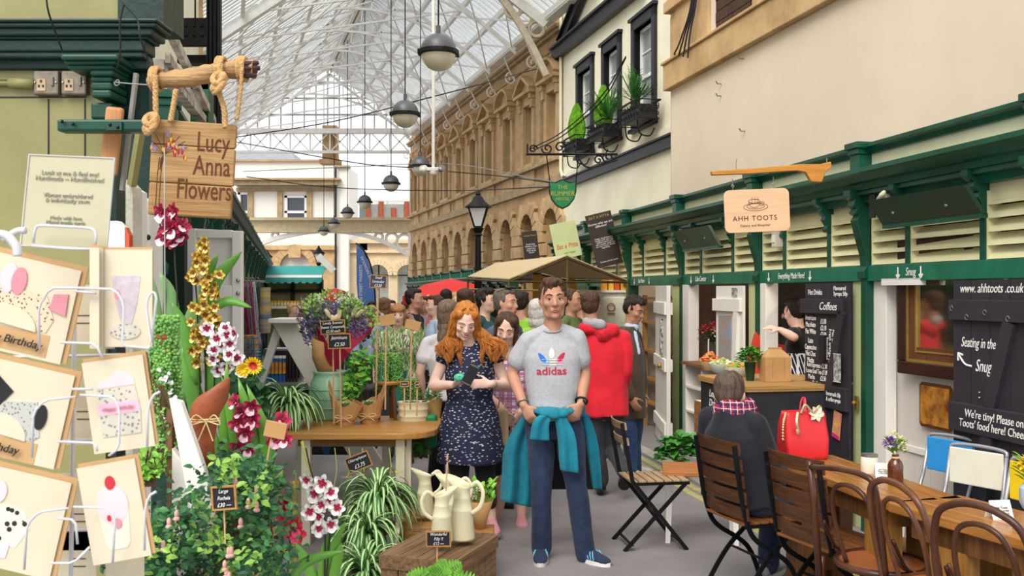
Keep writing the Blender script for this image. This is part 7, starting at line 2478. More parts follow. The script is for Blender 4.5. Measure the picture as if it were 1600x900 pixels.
# fuchsia bush and greenery
def bush(name,label,d,blobs,n,size,mats_,seed,flowers=None,base=None,dr=.12,asp=.55,clus=1):
 x_,y_ = base
 t = thing(name,label,'plant',P(x_,y_,d)); rg = random.Random(seed)
 for mi,(m,frac) in enumerate(mats_):
  b = MB()
  for k in range(int(n * frac)):
   if k % clus == 0:
    cx_,cy_,rx_,ry_ = blobs[rg.randrange(len(blobs))]
    a = rg.uniform(0,2 * pi); q = math.sqrt(rg.random())
    p0 = P(cx_ + rx_ * q * math.cos(a),cy_ + ry_ * q * math.sin(a),d + rg.uniform(-dr,dr) - (.05 if mi else 0))
    cs = size * (1.5 if mi < 2 else .7)
   p = p0 if clus == 1 else p0 + V((rg.gauss(0,cs),rg.gauss(0,cs),rg.gauss(0,cs)))
   s = size * rg.uniform(.6,1.25)
   b.leaf(p,(rg.uniform(-1,1),rg.uniform(-1,.1),rg.uniform(-.5,.7)),(rg.uniform(-.6,.6),-1,rg.uniform(.2,1.4)),s,s * asp)
  b.build('leaves',m,t,world=True)
 b = MB()
 for k in range(26):
  cx_,cy_,rx_,ry_ = blobs[rg.randrange(len(blobs))]
  b.tube(spline([P(x_ + rg.uniform(-15,15),y_,d),P((x_ + cx_) / 2 + rg.uniform(-15,15),(y_ + cy_) / 2,d),P(cx_ + rx_ * rg.uniform(-.9,.9),cy_ - ry_ * .8,d - .03)],4),.0022,4)
 b.build('stems',mat('woody_stem','6b5238',.8),t,world=True)
 if flowers:
  m,nf = flowers
  for k in range(nf):
   cx_,cy_,rx_,ry_ = blobs[rg.randrange(len(blobs))]
   b = MB(); p = P(cx_ + rx_ * rg.uniform(-.8,.8),cy_ + ry_ * rg.uniform(-.6,.8),d - dr - .02)
   b.sphere(p,(.006,.006,.011),6,5); b.sphere(p + V((0,0,-.012)),(.009,.009,.006),6,4); b.build('bud',m,t,world=True,smooth=True)
 return t
M_fu1 = mat('fuchsia_dark','1c4728',.5,var=.3,scale=20); M_fu2 = mat('fuchsia_mid','326a34',.5,var=.3,scale=20); M_fu3 = mat('fuchsia_tip','86b048',.5,var=.2,scale=20)
bush('fuchsia_bush','large leafy fuchsia bush filling the lower left foreground',2.5,[(335,848,80,48),(290,800,34,22),(390,840,50,50),(300,870,95,40),(398,775,26,24),(240,865,45,36),(360,885,85,35),(360,745,10,16),(395,770,20,18)],3300,.024,[(M_fu1,.55),(M_fu2,.33),(M_fu3,.12)],5,(mat('fuchsia_bud','d9a59a',.5),14),base=(320,960),dr=.16,clus=16)
bush('lime_foliage','lime green feathery plant beside the dark green post',2.5,[(238,720,22,25),(225,740,15,12)],260,.02,[(M_leafl,1)],6,base=(232,760),dr=.05)
bush('white_flowering_trailer','trailing plant with tiny white flowers under the string of pearls',2.75,[(262,615,12,20),(268,650,14,25),(285,680,14,14),(255,590,10,12)],340,.014,[(M_leafd,.4),(mat('tiny_white','f0f0ea',.6),.6)],7,base=(270,720),dr=.04,asp=.8)
bush('leafy_base','mixed leafy pot plants low behind the crimson orchid',3.1,[(350,560,20,20),(390,620,18,30),(395,690,20,40),(300,740,20,20)],260,.04,[(M_leafd,.5),(M_leaf,.5)],8,base=(370,800),dr=.06)
bush('herb_clump','fresh green herb clump between the green vase and the stool',7.0,[(562,575,18,28),(550,610,12,20)],320,.05,[(mat('herb_green',''),.7),(M_leafl,.3)],9,base=(560,640),dr=.08)
bush('floor_greenery','dark trailing greenery and teal pots under the right end of the flower table',6.9,[(650,685,14,10),(658,700,8,14)],120,.05,[(M_leaf,1)],10,base=(650,715),dr=.06)
bush('trailing_vine','thin trailing vine hanging below the string of pearls by the white stand',2.6,[(262,700,4,50),(285,690,8,30),(250,650,8,60),(222,590,10,50)],300,.012,[(M_pearl,1)],11,base=(262,640),dr=.03,asp=.8)
# fern
t = thing('fern','bright green fern in front of the crate at the bottom edge','plant',P(685,925,4.2))
b = MB(); rs = random.Random(4)
for k in range(17):
 a = R(180 * (k + .5) / 17) + rs.uniform(-.1,.1); L = rs.uniform(.17,.24); yy = rs.uniform(-.6,.6)
 d0 = V((math.cos(a),yy * .5,abs(math.sin(a)) * .9 + .1)).normalized()
 pts = [V((0,0,0)) + d0 * L * q + V((0,0,-.09 * q * q)) for q in [i / 12 for i in range(13)]]
 b.tube(pts,.0016,4)
 for i in range(2,12):
  w_ = .05 * math.sin(pi * (i / 12) ** .8) + .006
  tt_ = (pts[i + 1] - pts[i]).normalized() if i < 12 else d0
  for s in (-1,1):
   sd = tt_.cross(V((0,-1,.2))).normalized() * s
   b.leaf(pts[i],sd + tt_ * .5,(0,-1,0.3),w_,.013)
b.build('fronds',mat('fern_green','6fae3a',.5,var=.25,scale=12),t)
b = MB(); b.lathe([(0,-.14),(.05,-.14),(.07,0),(.0,0)],seg=16); b.build('pot',M_terra,t,smooth='auto')
b = MB()
for q in ((325,690,331,800),(331,684,335,800),(337,688,340,800)):
 b = MB(); b.tube([P(q[0],q[1],2.8),P(q[2],q[3],2.8)],.006,7)
 tag(b.build('bamboo_cane',mat('bamboo','c4a25a',.6,var=.15,scale=10)),'bamboo cane standing behind the large fuchsia tag','cane','bamboo canes behind the fuchsia tag')
 # things in the dark under the flower table
b = MB(); b.box(-1.75,-1.15,7.9,8.3,.35,.9); o = b.build('shadow_box',mat('dark_crate','1e1e22',.7),bevel=.02); tag(o,'black box standing in for shadow behind the flower table at the left','crate')  # black box stands in for the dark shadows below the table
t = thing('blue_bag','dark blue cloth bag hanging under the flower table','bag',P(508,712,7.4))
b = MB(); pquad(b,[(497,682),(520,684),(512,712),(504,708)],7.4,.05); b.build('cloth',mat('blue_cloth','1f5f94',.7,bump=.3),t,world=True,bevel=.01)
b = MB(); b.tube([P(498,682,7.4),P(508,672,7.4),P(519,684,7.4)],.006,5); b.build('strap',M_black,t,world=True)
# ================================================================== GREETING CARD RACK
RD = 1.5
t = thing('card_rack','white wire rack of handmade greeting cards at the far left','rack',P(115,900,RD))
M_wire = mat('white_wire','c8c8cc',.35,var=.02)
def wire(pts,r=.0019,d=1.395):
 q = [P(x,y,d) for x,y in pts]; w = [q[0]]
 for i in range(1,len(q) - 1): w += [q[i].lerp(q[i - 1],min(.3,.006 / (q[i] - q[i - 1]).length)),q[i].lerp(q[i + 1],min(.3,.006 / (q[i] - q[i + 1]).length))]
 b = MB(); b.tube(w + [q[-1]],r,8); b.build('wire',M_wire,t,world=True,smooth=True)
b = MB(); b.tube([P(117,455,RD + .05),P(108,1100,RD + .05)],.0036,10); b.build('pole',M_wire,t,world=True,smooth=True)
b = MB(); b.tube([P(270,320,2.1),P(270,321,2.1)],.001,4)
for q in (((52,380),(55,355),(62,352),(140,356),(151,362),(148,388)),((50,384),(100,388),(150,390))):
 wire(q,.0022,1.42)
for q in (((62,545),(60,480),(78,450),(125,450),(180,452),(194,475),(190,540),(238,545),(228,475),(236,455),(245,460),(236,540)),
((50,715),(52,645),(70,625),(118,620)),((125,617),(178,620),(187,640),(186,700),(170,712)),((250,612),(238,618),(231,640),(230,700)),
((38,890),(42,820),(60,800),(108,794)),((115,792),(170,794),(180,810),(176,880)),((244,768),(232,775),(226,800),(226,860)),
((95,535),(150,537),(160,560)),((90,690),(150,692),(152,705)),((90,810),(118,812),(121,850)),((80,880),(115,880),(140,855)),((118,455),(150,458)),((112,608),(145,608))):
 wire(q)
for y in (428,560,700):
 b = MB(); b.tube([P(20,y + 130,RD + .08),P(210,y + 126,RD + .08)],.003,6); b.build('cross_bar',M_wire,t,world=True)
b = MB(); b.tube([P(117,455,RD + .05),P(103,900,RD + .05)],.002,6)
# information sheet in the top holder
t,k = sign('info_sheet','faded information sheet in a clear sleeve on top of the card rack','notice',106,315,132,142,1.45,mat('sheet_cream','b6b092',.4,var=.03),roll=2.5,thick=.0012,part='sheet',tilt=-6)
M_faint = mat('faint_print','9a9a84',.6,var=0)
text('Look at me & feel me!\nHandmade ~ Handfinished',10 * k,M_faint,t,T(0,-.0012,40 * k)); text('Vibrant embroidered\n& individually sewn',9 * k,M_faint,t,T(0,-.0012,5 * k)); text('Made with love\nMixed media cards',8 * k,M_faint,t,T(0,-.0012,-30 * k))
b = MB(); frame(b,68 * k,73 * k,2 * k,-.0015,.002); b.build('sleeve_edge',mat('sleeve_grey','b8b8b0',.2),t)
t = thing('white_wire_loop','white painted curved rail end at the left edge beside the information sheet','rail',P(10,385,1.3))
b = MB(); b.tube(pxspline(((-10,365),(10,368),(25,385),(28,400)),1.3),.006,10); b.tube(pxspline(((5,375),(25,362),(40,360)),1.35),.005,8); b.build('rail',M_wire,t,world=True,smooth=True)
M_cc = mat('card_cream','d3c8ae',.6,var=.03,scale=8); M_env = mat('kraft_envelope','c09a6a',.75,var=.06)
M_polka = spotmat('polka_brown','d8c4a8','6b4a3a',190,.3); M_floral = spotmat('floral_print','c9c4b4','9a7a8a',160,.32,spot2='6f9a8a')
M_cow = spotmat('cow_print','eae0c8','2a2426',70,.3); M_grey = spotmat('grey_print','b8b8b2','6f6f70',200,.3)
M_pk = mat('pale_pink_felt','eec9cc',.8,var=.05); M_dk = mat('black_felt','26262a',.9); M_rd = mat('red_felt','c0323a',.8)
def card(label,cx,cy,w,h,roll,d,art,yaw=0,env=(8,8)):
 t,k = sign('greeting_card',label,'card',cx,cy,w,h,d,M_cc,roll=roll,yaw=yaw,thick=.0012,group='handmade greeting cards in the rack',bevel=0,part='card')
 b = MB(); W,H = w * k / 2,h * k / 2; b.box(-W + env[0] * k * .3,W + env[0] * k,.003,.005,-H + 2 * k,H + env[1] * k); b.build('envelope',M_env,t)
 for ai,(m,out) in enumerate(art):
  b = MB(); b.prism([(x * k,z * k) for x,z in out],-.0008 - .0005 * ai,-.0003 * ai); b.build('applique',m,t)
 return t,k
def el(cx,cz,rx,rz,n=18,a0=0,a1=360): return [(cx + rx * math.cos(R(a0 + (a1 - a0) * i / n)),cz + rz * math.sin(R(a0 + (a1 - a0) * i / n))) for i in range(n)]
t1,k = card('greeting card with pink felt shapes and a brown strip, top of the left column',30,478,165,150,13,1.45,
[(M_env,[(-70,-70),(58,-70),(58,-35),(-70,-35)]),(M_polka,[(-70,0),(-30,25),(40,25),(58,-10),(50,-32),(-70,-32)]),(M_pk,el(-25,40,13,24)),(mat('rose_felt','d08a94',.8),el(-8,38,12,22)),(mat('rose_felt',''),[(48,5),(75,0),(72,35),(50,30)]),(mat('blue_felt','5a6f94',.8),el(-50,20,10,12)),(M_cc,el(-15,-34,50,34,18,0,180))])
text('Happy Birthday',18 * k,M_dk,t1,T(-5 * k,-.006,-53 * k),shear=.2)
t1,k = card('greeting card with a grey print cat shape and black felt, middle of the left column',20,642,165,150,13,1.45,
[(M_env,[(-70,-75),(50,-75),(50,-42),(-70,-42)]),(M_grey,[(-75,-20),(-60,50),(-25,10),(35,22),(50,-30),(40,-40),(-75,-40)]),(M_dk,[(-40,55),(-5,30),(-30,-10),(-62,12)]),(M_dk,el(45,0,10,20)),(M_cc,el(-15,-42,45,36,18,0,180))])
text('Birthday',18 * k,M_dk,t1,T(-5 * k,-.006,-58 * k),shear=.2)
card('greeting card with a black spotted cow and pink felt, bottom of the left column',14,812,165,155,13,1.45,
[(M_cow,[(-70,25),(20,20),(35,-5),(20,-40),(-70,-40)]),(M_pk,[(-30,-38),(10,-36),(8,-60),(-6,-62),(-12,-52),(-24,-62),(-32,-58)]),(M_pk,el(-28,40,16,20)),(M_dk,el(-42,55,8,14))])
t1,k = card('greeting card with a pink roofed floral cake, middle of the right column',185,632,96,144,-8,1.42,
[(M_pk,[(-30,28),(30,28),(30,38),(8,55),(-30,32)]),(M_floral,[(-30,-48),(30,-48),(34,-10),(30,26),(-30,26)]),(mat('pink_band','eab6c8',.8),[(-32,-14),(32,-14),(32,4),(-32,4)])],env=(4,6))
text('Happy Birthday',8 * k,mat('rose_felt',''),t1,T(0,-.004,-5 * k),shear=.2)
card('greeting card with a pink cupcake and a red cherry, bottom of the right column',178,800,92,154,-10,1.42,
[(mat('pale_floral','d5dcc8',.8,col2='e0d3c4',scale=60),[(-24,5),(24,5),(18,-50),(12,-58),(-14,-58),(-20,-50)]),(M_pk,el(0,12,25,30)),(M_rd,el(2,46,8,11)),(mat('rose_felt',''),el(3,-18,7,8)),(M_rd,el(-8,-8,3,5))],env=(6,6))
t1,k = card('greeting card with a faint grey lilac teapot, top of the right column',196,466,84,152,0,1.42,
[(mat('lilac_print','cbbfc4',.8,col2='b3a8b0',scale=60),[(-22,35),(24,35),(18,-10),(10,-40),(-6,-40),(-14,-10)]),(mat('rose_felt',''),el(-12,6,5,8)),(M_floral,el(0,-52,24,12))],env=(0,4))
for i in range(5):
 t1 = thing('greeting_card','edge of a cream card in the fan of cards left of the lilac teapot card','card',P(140 + i * 6,545,1.405 + .01 * i),group='fan of cards behind the lilac teapot card')
 b = MB(); b.box(0,.014,0,.0012,.0,.148); b.build('card',M_cc,t1)
 b = MB(); b.box(0,.013,.002,.003,.0,.152); b.build('envelope',M_env,t1)
for i,(x,y,w,h) in enumerate(((128,490,60,90),(128,640,60,110),(122,800,70,120),(195,905,60,80),(120,870,60,90))):
 t1 = thing('greeting_card',['upper','middle','lower','right hand bottom','left hand bottom'][i] + ' plain cream card back seen through the middle of the rack','card',P(x,y,RD + .12))
 kk = (RD + .12) / FP
 b = MB(); b.box(-w / 2 * kk,w / 2 * kk,0,.002,-h / 2 * kk,h / 2 * kk); b.build('card',mat('card_back','c9bfa4',.7),t1)
 b = MB()
 for q in (0,-12): b.box(-8 * kk,14 * kk,-.0005,0,(q - 4) * kk,(q - 2) * kk)
 b.build('print_line',mat('print_brown','5c4a3a',.7),t1)
 # ================================================================== PEOPLE
def cap(b,p0,p1,r0,r1,flat=1.0,side=None,seg=12):
 """tapered capsule; flat squeezes it along the direction across 'side'"""
 p0 = V(p0); p1 = V(p1); d = p1 - p0
 L = d.length
 t = d / L if L > 1e-5 else V((0,0,1))
 a = V(side) if side else t.orthogonal()
 a = (a - t * a.dot(t)); a = a.normalized() if a.length > 1e-4 else t.orthogonal().normalized()
 c = t.cross(a)
 rings = []
 for q in (-85,-60,-30,0):
  rings.append((p0 + t * (r0 * math.sin(R(q))),a * (r0 * math.cos(R(q))),c * (r0 * flat * math.cos(R(q)))))
 for q in (0,30,60,85):
  rings.append((p1 + t * (r1 * math.sin(R(q))),a * (r1 * math.cos(R(q))),c * (r1 * flat * math.cos(R(q)))))
 b.loft(rings,seg)
def chain(b,pts,rs,flat=1.0,side=None):
 for i in range(len(pts) - 1):
  cap(b,pts[i],pts[i + 1],rs[i],rs[i + 1],flat,side)
def remesh(b,name,m,parent,vox=.01,it=3,noise_amp=0.0,noise_sc=8.0,fold=None,fac=.6):
 me = bpy.data.meshes.new('tmp')
 Mi = mw(parent).inverted()
 me.from_pydata([tuple(Mi @ p) for p in b.v],[],b.f)
 o = bpy.data.objects.new('tmp',me); COL.objects.link(o)
 r = o.modifiers.new('r','REMESH'); r.mode = 'VOXEL'; r.voxel_size = vox; r.use_smooth_shade = True
 if it:
  s = o.modifiers.new('s','SMOOTH'); s.factor = fac; s.iterations = it
 me2 = bpy.data.meshes.new_from_object(o.evaluated_get(bpy.context.evaluated_depsgraph_get()))
 bpy.data.objects.remove(o); bpy.data.meshes.remove(me)
 me2.name = name
 me2.materials.clear(); me2.materials.append(m)
 if noise_amp:
  off = V((sum(map(ord,name)) % 17,3,1))
  co = [v.co.copy() for v in me2.vertices]; nn = [v.normal.copy() for v in me2.vertices]
  for v,c,n in zip(me2.vertices,co,nn):
   q = V((c.x,c.y,c.z * (fold if fold else 1.0))) * noise_sc + off
   v.co = c + n * noise_amp * (noise.noise(q) + .5 * noise.noise(q * 2.3))
 me2.polygons.foreach_set('use_smooth',[True] * len(me2.polygons))
 me2.update()
 o = bpy.data.objects.new(name,me2); COL.objects.link(o); o.parent = parent
 return o
def skin(nm,col): return mat('skin_' + nm,col,.5,var=.06,scale=14,sss=.12,spec=.35)
SK_FAIR = skin('fair','e0b6a2'); SK_MID = skin('mid','c8967d'); SK_TAN = skin('tan','bc8a70'); SK_PALE = skin('pale','eac4b4')
M_lip = mat('lips','b5605a',.4,var=.05); M_lipd = mat('lips_red','b84a4c',.4,var=.05)
M_eyew = mat('eye_white','e8e4e0',.2,var=0); M_iris = mat('iris_brown','2c1d16',.2,var=0); M_teeth = mat('teeth','f2eee6',.3,var=0)
def hairm(nm,c,c2): return mat('hair_' + nm,c,.55,col2=c2,scale=60,stretch=(1,1,.25),bump=.6,bscale=120,spec=.35)
H_dark = hairm('dark','1c1512','33261f'); H_brown = hairm('brown','3b271b','5a3d2a'); H_lbrown = hairm('light_brown','6b4d36','8d6d4e')
H_ginger = hairm('ginger','a85a20','d08a3a'); H_grey = hairm('grey','7d766c','9c948a'); H_blond = hairm('blond','b8935a','d6b880'); H_white = hairm('white','c9c4bc','dedad4')
H_gbrown = hairm('grey_brown','5d4a3c','8a7460')
class Body:
 pass
def lerp(a,b,t): return V(a) * (1 - t) + V(b) * t
def head_prims(b,M,s):
 def E(c,r,rot=None):
  r3 = (M.to_3x3() @ rot) if rot else M.to_3x3()
  b.sphere(M @ (V(c) * s),[q * s for q in r],18,12,rot=r3)
 def C(a,c,r0,r1): cap(b,M @ (V(a) * s),M @ (V(c) * s),r0 * s,r1 * s,seg=10)
 E((0,.012,.035),(.074,.094,.08))
 E((0,-.02,-.01),(.064,.07,.085))
 E((0,-.03,-.055),(.05,.052,.055))
 C((-.032,-.03,-.085),(.032,-.03,-.085),.026,.026)
 E((0,-.062,-.095),(.026,.024,.02))
 C((0,-.083,.012),(0,-.104,-.028),.008,.0115)
 for q in (-1,1):
  E((q * .011,-.098,-.033),(.009,.01,.008))
  E((q * .04,-.058,-.022),(.024,.024,.022))
  E((q * .031,-.0665,.003),(.0145,.0125,.0125))
  C((q * .014,-.082,.024),(q * .048,-.068,.026),.0095,.009)
  E((q * .074,.006,-.004),(.010,.019,.030),Matrix.Rotation(q * R(-20),3,'Z'))
  C((q * .05,-.0,-.02),(q * .04,-.01,-.075),.022,.022)
 C((-.018,-.083,-.062),(.018,-.083,-.062),.0085,.0085)
def face_parts(par,M,s,brow,lip,smile=False,closed=False,beard=None):
 Mi = mw(par).inverted() @ M
 def loc(c): return Mi @ (V(c) * s)
 for q in (-1,1):
  b = MB()
  if not closed:
   b.sphere(loc((q * .031,-.0745,.003)),[.0125 * s,.0095 * s,.0068 * s],12,8,0)
   b.sphere(loc((q * .031,-.0822,.003)),[.0058 * s,.003 * s,.0058 * s],10,6,1)
   b.tube([loc((q * .018,-.081,.005)),loc((q * .031,-.0862,.0095)),loc((q * .045,-.0765,.005))],.002 * s,5,1)
  else:
   b.tube([loc((q * .020,-.081,.0)),loc((q * .031,-.0865,-.0045)),loc((q * .043,-.077,.0))],.0022 * s,5,1)
  b.build('eye',[M_eyew,M_iris],par,smooth=True)
  b = MB()
  b.tube([loc((q * .013,-.0925,.026)),loc((q * .03,-.0885,.0335)),loc((q * .05,-.074,.028))],[.0032 * s,.0035 * s,.0015 * s],6)
  b.build('eyebrow',brow,par,smooth=True)
 b = MB()
 w = .026 if smile else .021
 up = .006 if smile else 0
 b.tube([loc((-w,-.083,-.062 + up)),loc((-.008,-.0915,-.0585)),loc((0,-.0925,-.0600)),loc((.008,-.0915,-.0585)),loc((w,-.083,-.062 + up))],[.0015 * s,.0038 * s,.0038 * s,.0038 * s,.0015 * s],6)
 b.tube([loc((-w,-.083,-.062 + up)),loc((0,-.0915,-.070 if not smile else -.074)),loc((w,-.083,-.062 + up))],[.0015 * s,.005 * s,.0015 * s],6)
 b.build('mouth',lip,par,smooth=True)
 if smile:
  b = MB(); b.tube([loc((-.018,-.087,-.061)),loc((0,-.0925,-.066)),loc((.018,-.087,-.061))],[.003 * s,.0045 * s,.003 * s],6); b.build('teeth',M_teeth,par,smooth=True)
def hand(b,W,d,n,side,curl=.35,s=1.0,thumb=.7,flat=False):
 """W wrist, d towards the fingers, n out of the back of the hand, side = direction of the thumb"""
 d = V(d).normalized(); n = V(n); n = (n - d * n.dot(d)).normalized()
 sd = V(side); sd = (sd - d * sd.dot(d) - n * sd.dot(n)).normalized()
 rings = []
 for t,w,h in ((-.01,.026,.020),(.02,.031,.016),(.05,.040,.015),(.082,.042,.013),(.095,.036,.010)):
  rings.append((V(W) + d * t * s,sd * w * s,n * h * s))
 b.loft(rings,14)
 for i,(x,L) in enumerate(((.030,.070),(.010,.079),(-.010,.074),(-.029,.058))):
  p = V(W) + d * .088 * s + sd * x * s
  v = (d + sd * x * 3).normalized()
  r = .0088 * s
  ang = curl * (1 + .12 * i)
  for j,f in enumerate((.45,.3,.25)):
   v = (v * math.cos(ang) - n * math.sin(ang)).normalized() if j or curl > .1 else v
   q = p + v * L * f * s
   cap(b,p,q,r,r * .92,seg=8)
   p = q; r *= .92
 p = V(W) + d * .03 * s + sd * .028 * s - n * .004 * s
 v = (sd * .8 + d * thumb - n * .25).normalized()
 q = p + v * .036 * s; cap(b,p,q,.0125 * s,.0105 * s,seg=8)
 v = (v + d * .6 - n * .2).normalized(); q2 = q + v * .028 * s; cap(b,q,q2,.0105 * s,.009 * s,seg=8)
 v = (v + d * .3).normalized(); cap(b,q2,q2 + v * .022 * s,.009 * s,.0075 * s,seg=8)
def shoe(par,heel,dirv,upper,sole,s=1.0,stripes=None,lift=0):
 """heel = ground point under the ankle"""
 d = V(dirv); d.z = 0 if not lift else d.z; d.normalize()
 up = V((0,0,1)); up = (up - d * up.dot(d)).normalized()
 sd = d.cross(up)
 Mi = mw(par).inverted()
 def L(x,y,z): return Mi @ (V(heel) + (sd * x + d * y + up * z) * s)
 def dv(v): return Mi.to_3x3() @ (v * s)
 b = MB(); rings = []
 for y,w,h,z in ((-.062,.018,.022,.055),(-.052,.032,.045,.06),(-.01,.038,.052,.062),(.03,.038,.046,.055),(.07,.042,.034,.044),(.11,.047,.026,.037),(.15,.044,.021,.032),(.178,.03,.014,.028),(.188,.01,.006,.024)):
  rings.append((L(0,y,z),dv(sd * w),dv(up * h)))
 b.loft(rings,16); b.build('shoe',upper,par,smooth=True)
 b = MB(); n = 20
 out = []
 for i in range(n):
  a = 2 * pi * i / n
  y = .062 + .132 * math.cos(a); w = (.05 if math.cos(a) > -.2 else .042) * math.sin(a)
  out.append((w,y))
 vs = [L(x,y,0) for x,y in out] + [L(x,y,.024) for x,y in out]
 b.add(vs,[tuple(range(n - 1,-1,-1)),tuple(range(n,2 * n))] + [(i,(i + 1) % n,n + (i + 1) % n,n + i) for i in range(n)])
 b.build('sole',sole,par,smooth='auto')
 if stripes:
  b = MB()
  for k in range(3):
   for q in (-1,1):
    y = .045 + .022 * k
    pts = [L(q * .046,y + .012,.03),L(q * .043,y,.052),L(q * .03,y - .012,.078)]
    b.tube(pts,.0042 * s,5)
  b.build('stripe',stripes,par,smooth=True)
  b = MB()
  for k in range(5):
   y = .045 + .02 * k; b.tube([L(-.02,y,.083 - .009 * k),L(.02,y,.083 - .009 * k)],.003 * s,5)
  b.build('laces',M_white,par)
def torso_rings(J,prof,g=1.0,inf=0.0):
 P0 = (V(J['hl']) + V(J['hr'])) / 2; C0 = (V(J['sl']) + V(J['sr'])) / 2
 sx = (V(J['sr']) - V(J['sl'])).normalized(); hx = (V(J['hr']) - V(J['hl'])).normalized()
 up = (C0 - P0)
 rings = []
 for t,rx,ry in prof:
  lat = (hx * (1 - max(0,min(1,t))) + sx * max(0,min(1,t))).normalized()
  u = up.normalized()
  f = u.cross(lat).normalized()
  lat = f.cross(u)
  rings.append((P0 + up * t,lat * (rx * g + inf),f * (ry * g + inf)))
 return rings
PROF_M = [(-.14,.11,.085),(-.06,.16,.11),(.1,.155,.112),(.3,.148,.105),(.55,.16,.112),(.78,.168,.11),(.92,.15,.092),(1.0,.115,.078),(1.08,.085,.068),(1.16,.066,.06)]
PROF_F = [(-.14,.12,.09),(-.04,.175,.12),(.12,.165,.115),(.35,.132,.1),(.55,.145,.108),(.72,.15,.122),(.88,.135,.092),(1.0,.098,.068),(1.07,.066,.055)]
STAND = dict(sl=(-.18,.0,1.40),sr=(.18,.0,1.40),el=(-.24,.03,1.14),er=(.24,.03,1.14),wl=(-.25,-.06,.9),wr=(.25,-.06,.9),
hl=(-.09,0,.93),hr=(.09,0,.93),kl=(-.1,-.02,.5),kr=(.1,-.02,.5),al=(-.11,.02,.08),ar=(.11,.02,.08),head=(0,-.02,1.635),neck=(0,.01,1.48))
def person(label,J,ground,yaw_head=0,pitch=0,roll=0,sk=SK_MID,hair='short',hm=H_brown,top=('tee',None),bottom=('trousers',None),shoes=None,
prof=PROF_M,g=1.0,vox=.011,hs=1.0,hands=None,toes=None,face=True,closed=False,smile=False,lip=None,group=None,fold=.006,body_yaw=0,legs=True,ls=1.0,sleeve=None):
 """J = joints in world space (l = screen-left arm when the figure faces the camera)"""
 t = thing('person',label,'person',ground,group=group)
 J = {k: V(v) for k,v in J.items()}
 HM = Matrix.Translation(J['head']) @ RZ(R(yaw_head)) @ RX(R(pitch)) @ RY(R(roll))
 up = ((J['sl'] + J['sr']) / 2 - (J['hl'] + J['hr']) / 2).normalized()
 lat = (J['sr'] - J['sl']).normalized()
 front = lat.cross(up).normalized()
 # ---- body
 b = MB()
 b.loft(torso_rings(J,prof,g,-.012),20)
 nb = J.get('neck',lerp(J['sl'],J['sr'],.5) + up * .05)
 cap(b,nb - up * .05,J['head'] + HM.to_3x3() @ V((0,.018,-.045)),.058 * ls,.052 * ls)
 head_prims(b,HM,hs)
 for s in 'lr':
  S,E,W = J['s' + s],J['e' + s],J['w' + s]
  cap(b,lerp(S,nb,.7),S,.036 * ls,.042 * ls)
  chain(b,[S,lerp(S,E,.5),E,lerp(E,W,.3),W],[.044 * ls,.044 * ls,.037 * ls,.04 * ls,.027 * ls])
  hd = hands.get(s) if hands else None
  d_ = (W - E).normalized()
  if hd: hand(b,W,hd[0],hd[1],hd[2],*hd[3:])
  else: hand(b,W,(d_ + front * .25),lat * (-1 if s == 'l' else 1),front,.3)
  if legs:
   H,K,A_ = J['h' + s],J['k' + s],J['a' + s]
   chain(b,[H,lerp(H,K,.5),K,lerp(K,A_,.3),A_],[.085 * ls,.073 * ls,.052 * ls,.054 * ls,.036 * ls])
   cap(b,A_,A_ - V((0,0,.04)),.035,.03)
 body = remesh(b,'body',sk,t,vox,3)
 # ---- lower garment
 kind,m = bottom[:2]
 if kind in ('trousers','capri','shorts'):
  b = MB()
  b.loft([r for r in torso_rings(J,[(p[0],p[1],p[2]) for p in prof if p[0] < .25],g,.008)],20)
  for s in 'lr':
   H,K,A_ = J['h' + s],J['k' + s],J['a' + s]
   e = {'trousers': 1.0,'capri': .55,'shorts': 0}[kind]
   pts = [H,lerp(H,K,.5),lerp(H,K,.97)]
   rs = [.095,.086,.068]
   if kind == 'shorts': pts[-1] = lerp(H,K,.8)
   if e:
    pts += [lerp(K,A_,.35 * e),lerp(K,A_,.98 * e)]; rs += [.068,.066 if kind == 'trousers' else .068]
   chain(b,pts,[q * ls for q in rs])
  lo = remesh(b,{'trousers': 'trousers','capri': 'trousers','shorts': 'shorts'}[kind],m,t,vox,3,fold * 1.3,6,.5)
  # ---- upper garment
 kind,m = top[:2]
 opt = top[2] if len(top) > 2 else {}
 b = MB()
 hem = opt.get('hem',-.02)
 inf = opt.get('inf',.012)
 pr = [p for p in prof if p[0] > hem + .05]
 p0 = [p for p in prof if p[0] <= .1][-1]
 if 'skirt' in opt:
  pr = [(q[0],q[1],q[2]) for q in opt['skirt']] + [p for p in prof if p[0] > .25]
 else:
  pr = [(hem,p0[1] * 1.03,p0[2] * 1.05)] + pr
 pr = [p for p in pr if p[0] < opt.get('tmax',1.2)]
 b.loft(torso_rings(J,pr,g,inf),24)
 frac = {'tee': .5,'long': 1.95,'capsleeve': .18,'vest': .05}[kind]
 if sleeve is not None: frac = sleeve
 for s in 'lr':
  S,E,W = J['s' + s],J['e' + s],J['w' + s]
  cap(b,lerp(S,nb,.75) - up * .01,S,.042 * ls + inf * .4,.05 * ls + inf * .4)
  r0 = .05 * ls + inf * .6
  if frac <= 1:
   cap(b,S,lerp(S,E,frac),r0,r0 * 1.12)
  else:
   chain(b,[S,lerp(S,E,.5),E,lerp(E,W,.4),lerp(E,W,frac - 1)],[r0,.053 * ls + inf * .6,.05 * ls + inf * .5,.048 * ls + inf * .5,.04 * ls + inf * .4])
 tp = remesh(b,opt.get('name',{'tee': 'tshirt','long': 'jacket','capsleeve': 'dress','vest': 'vest'}[kind]),m,t,min(vox,.01),4,fold * 1.2,opt.get('fs',5.5),.5)
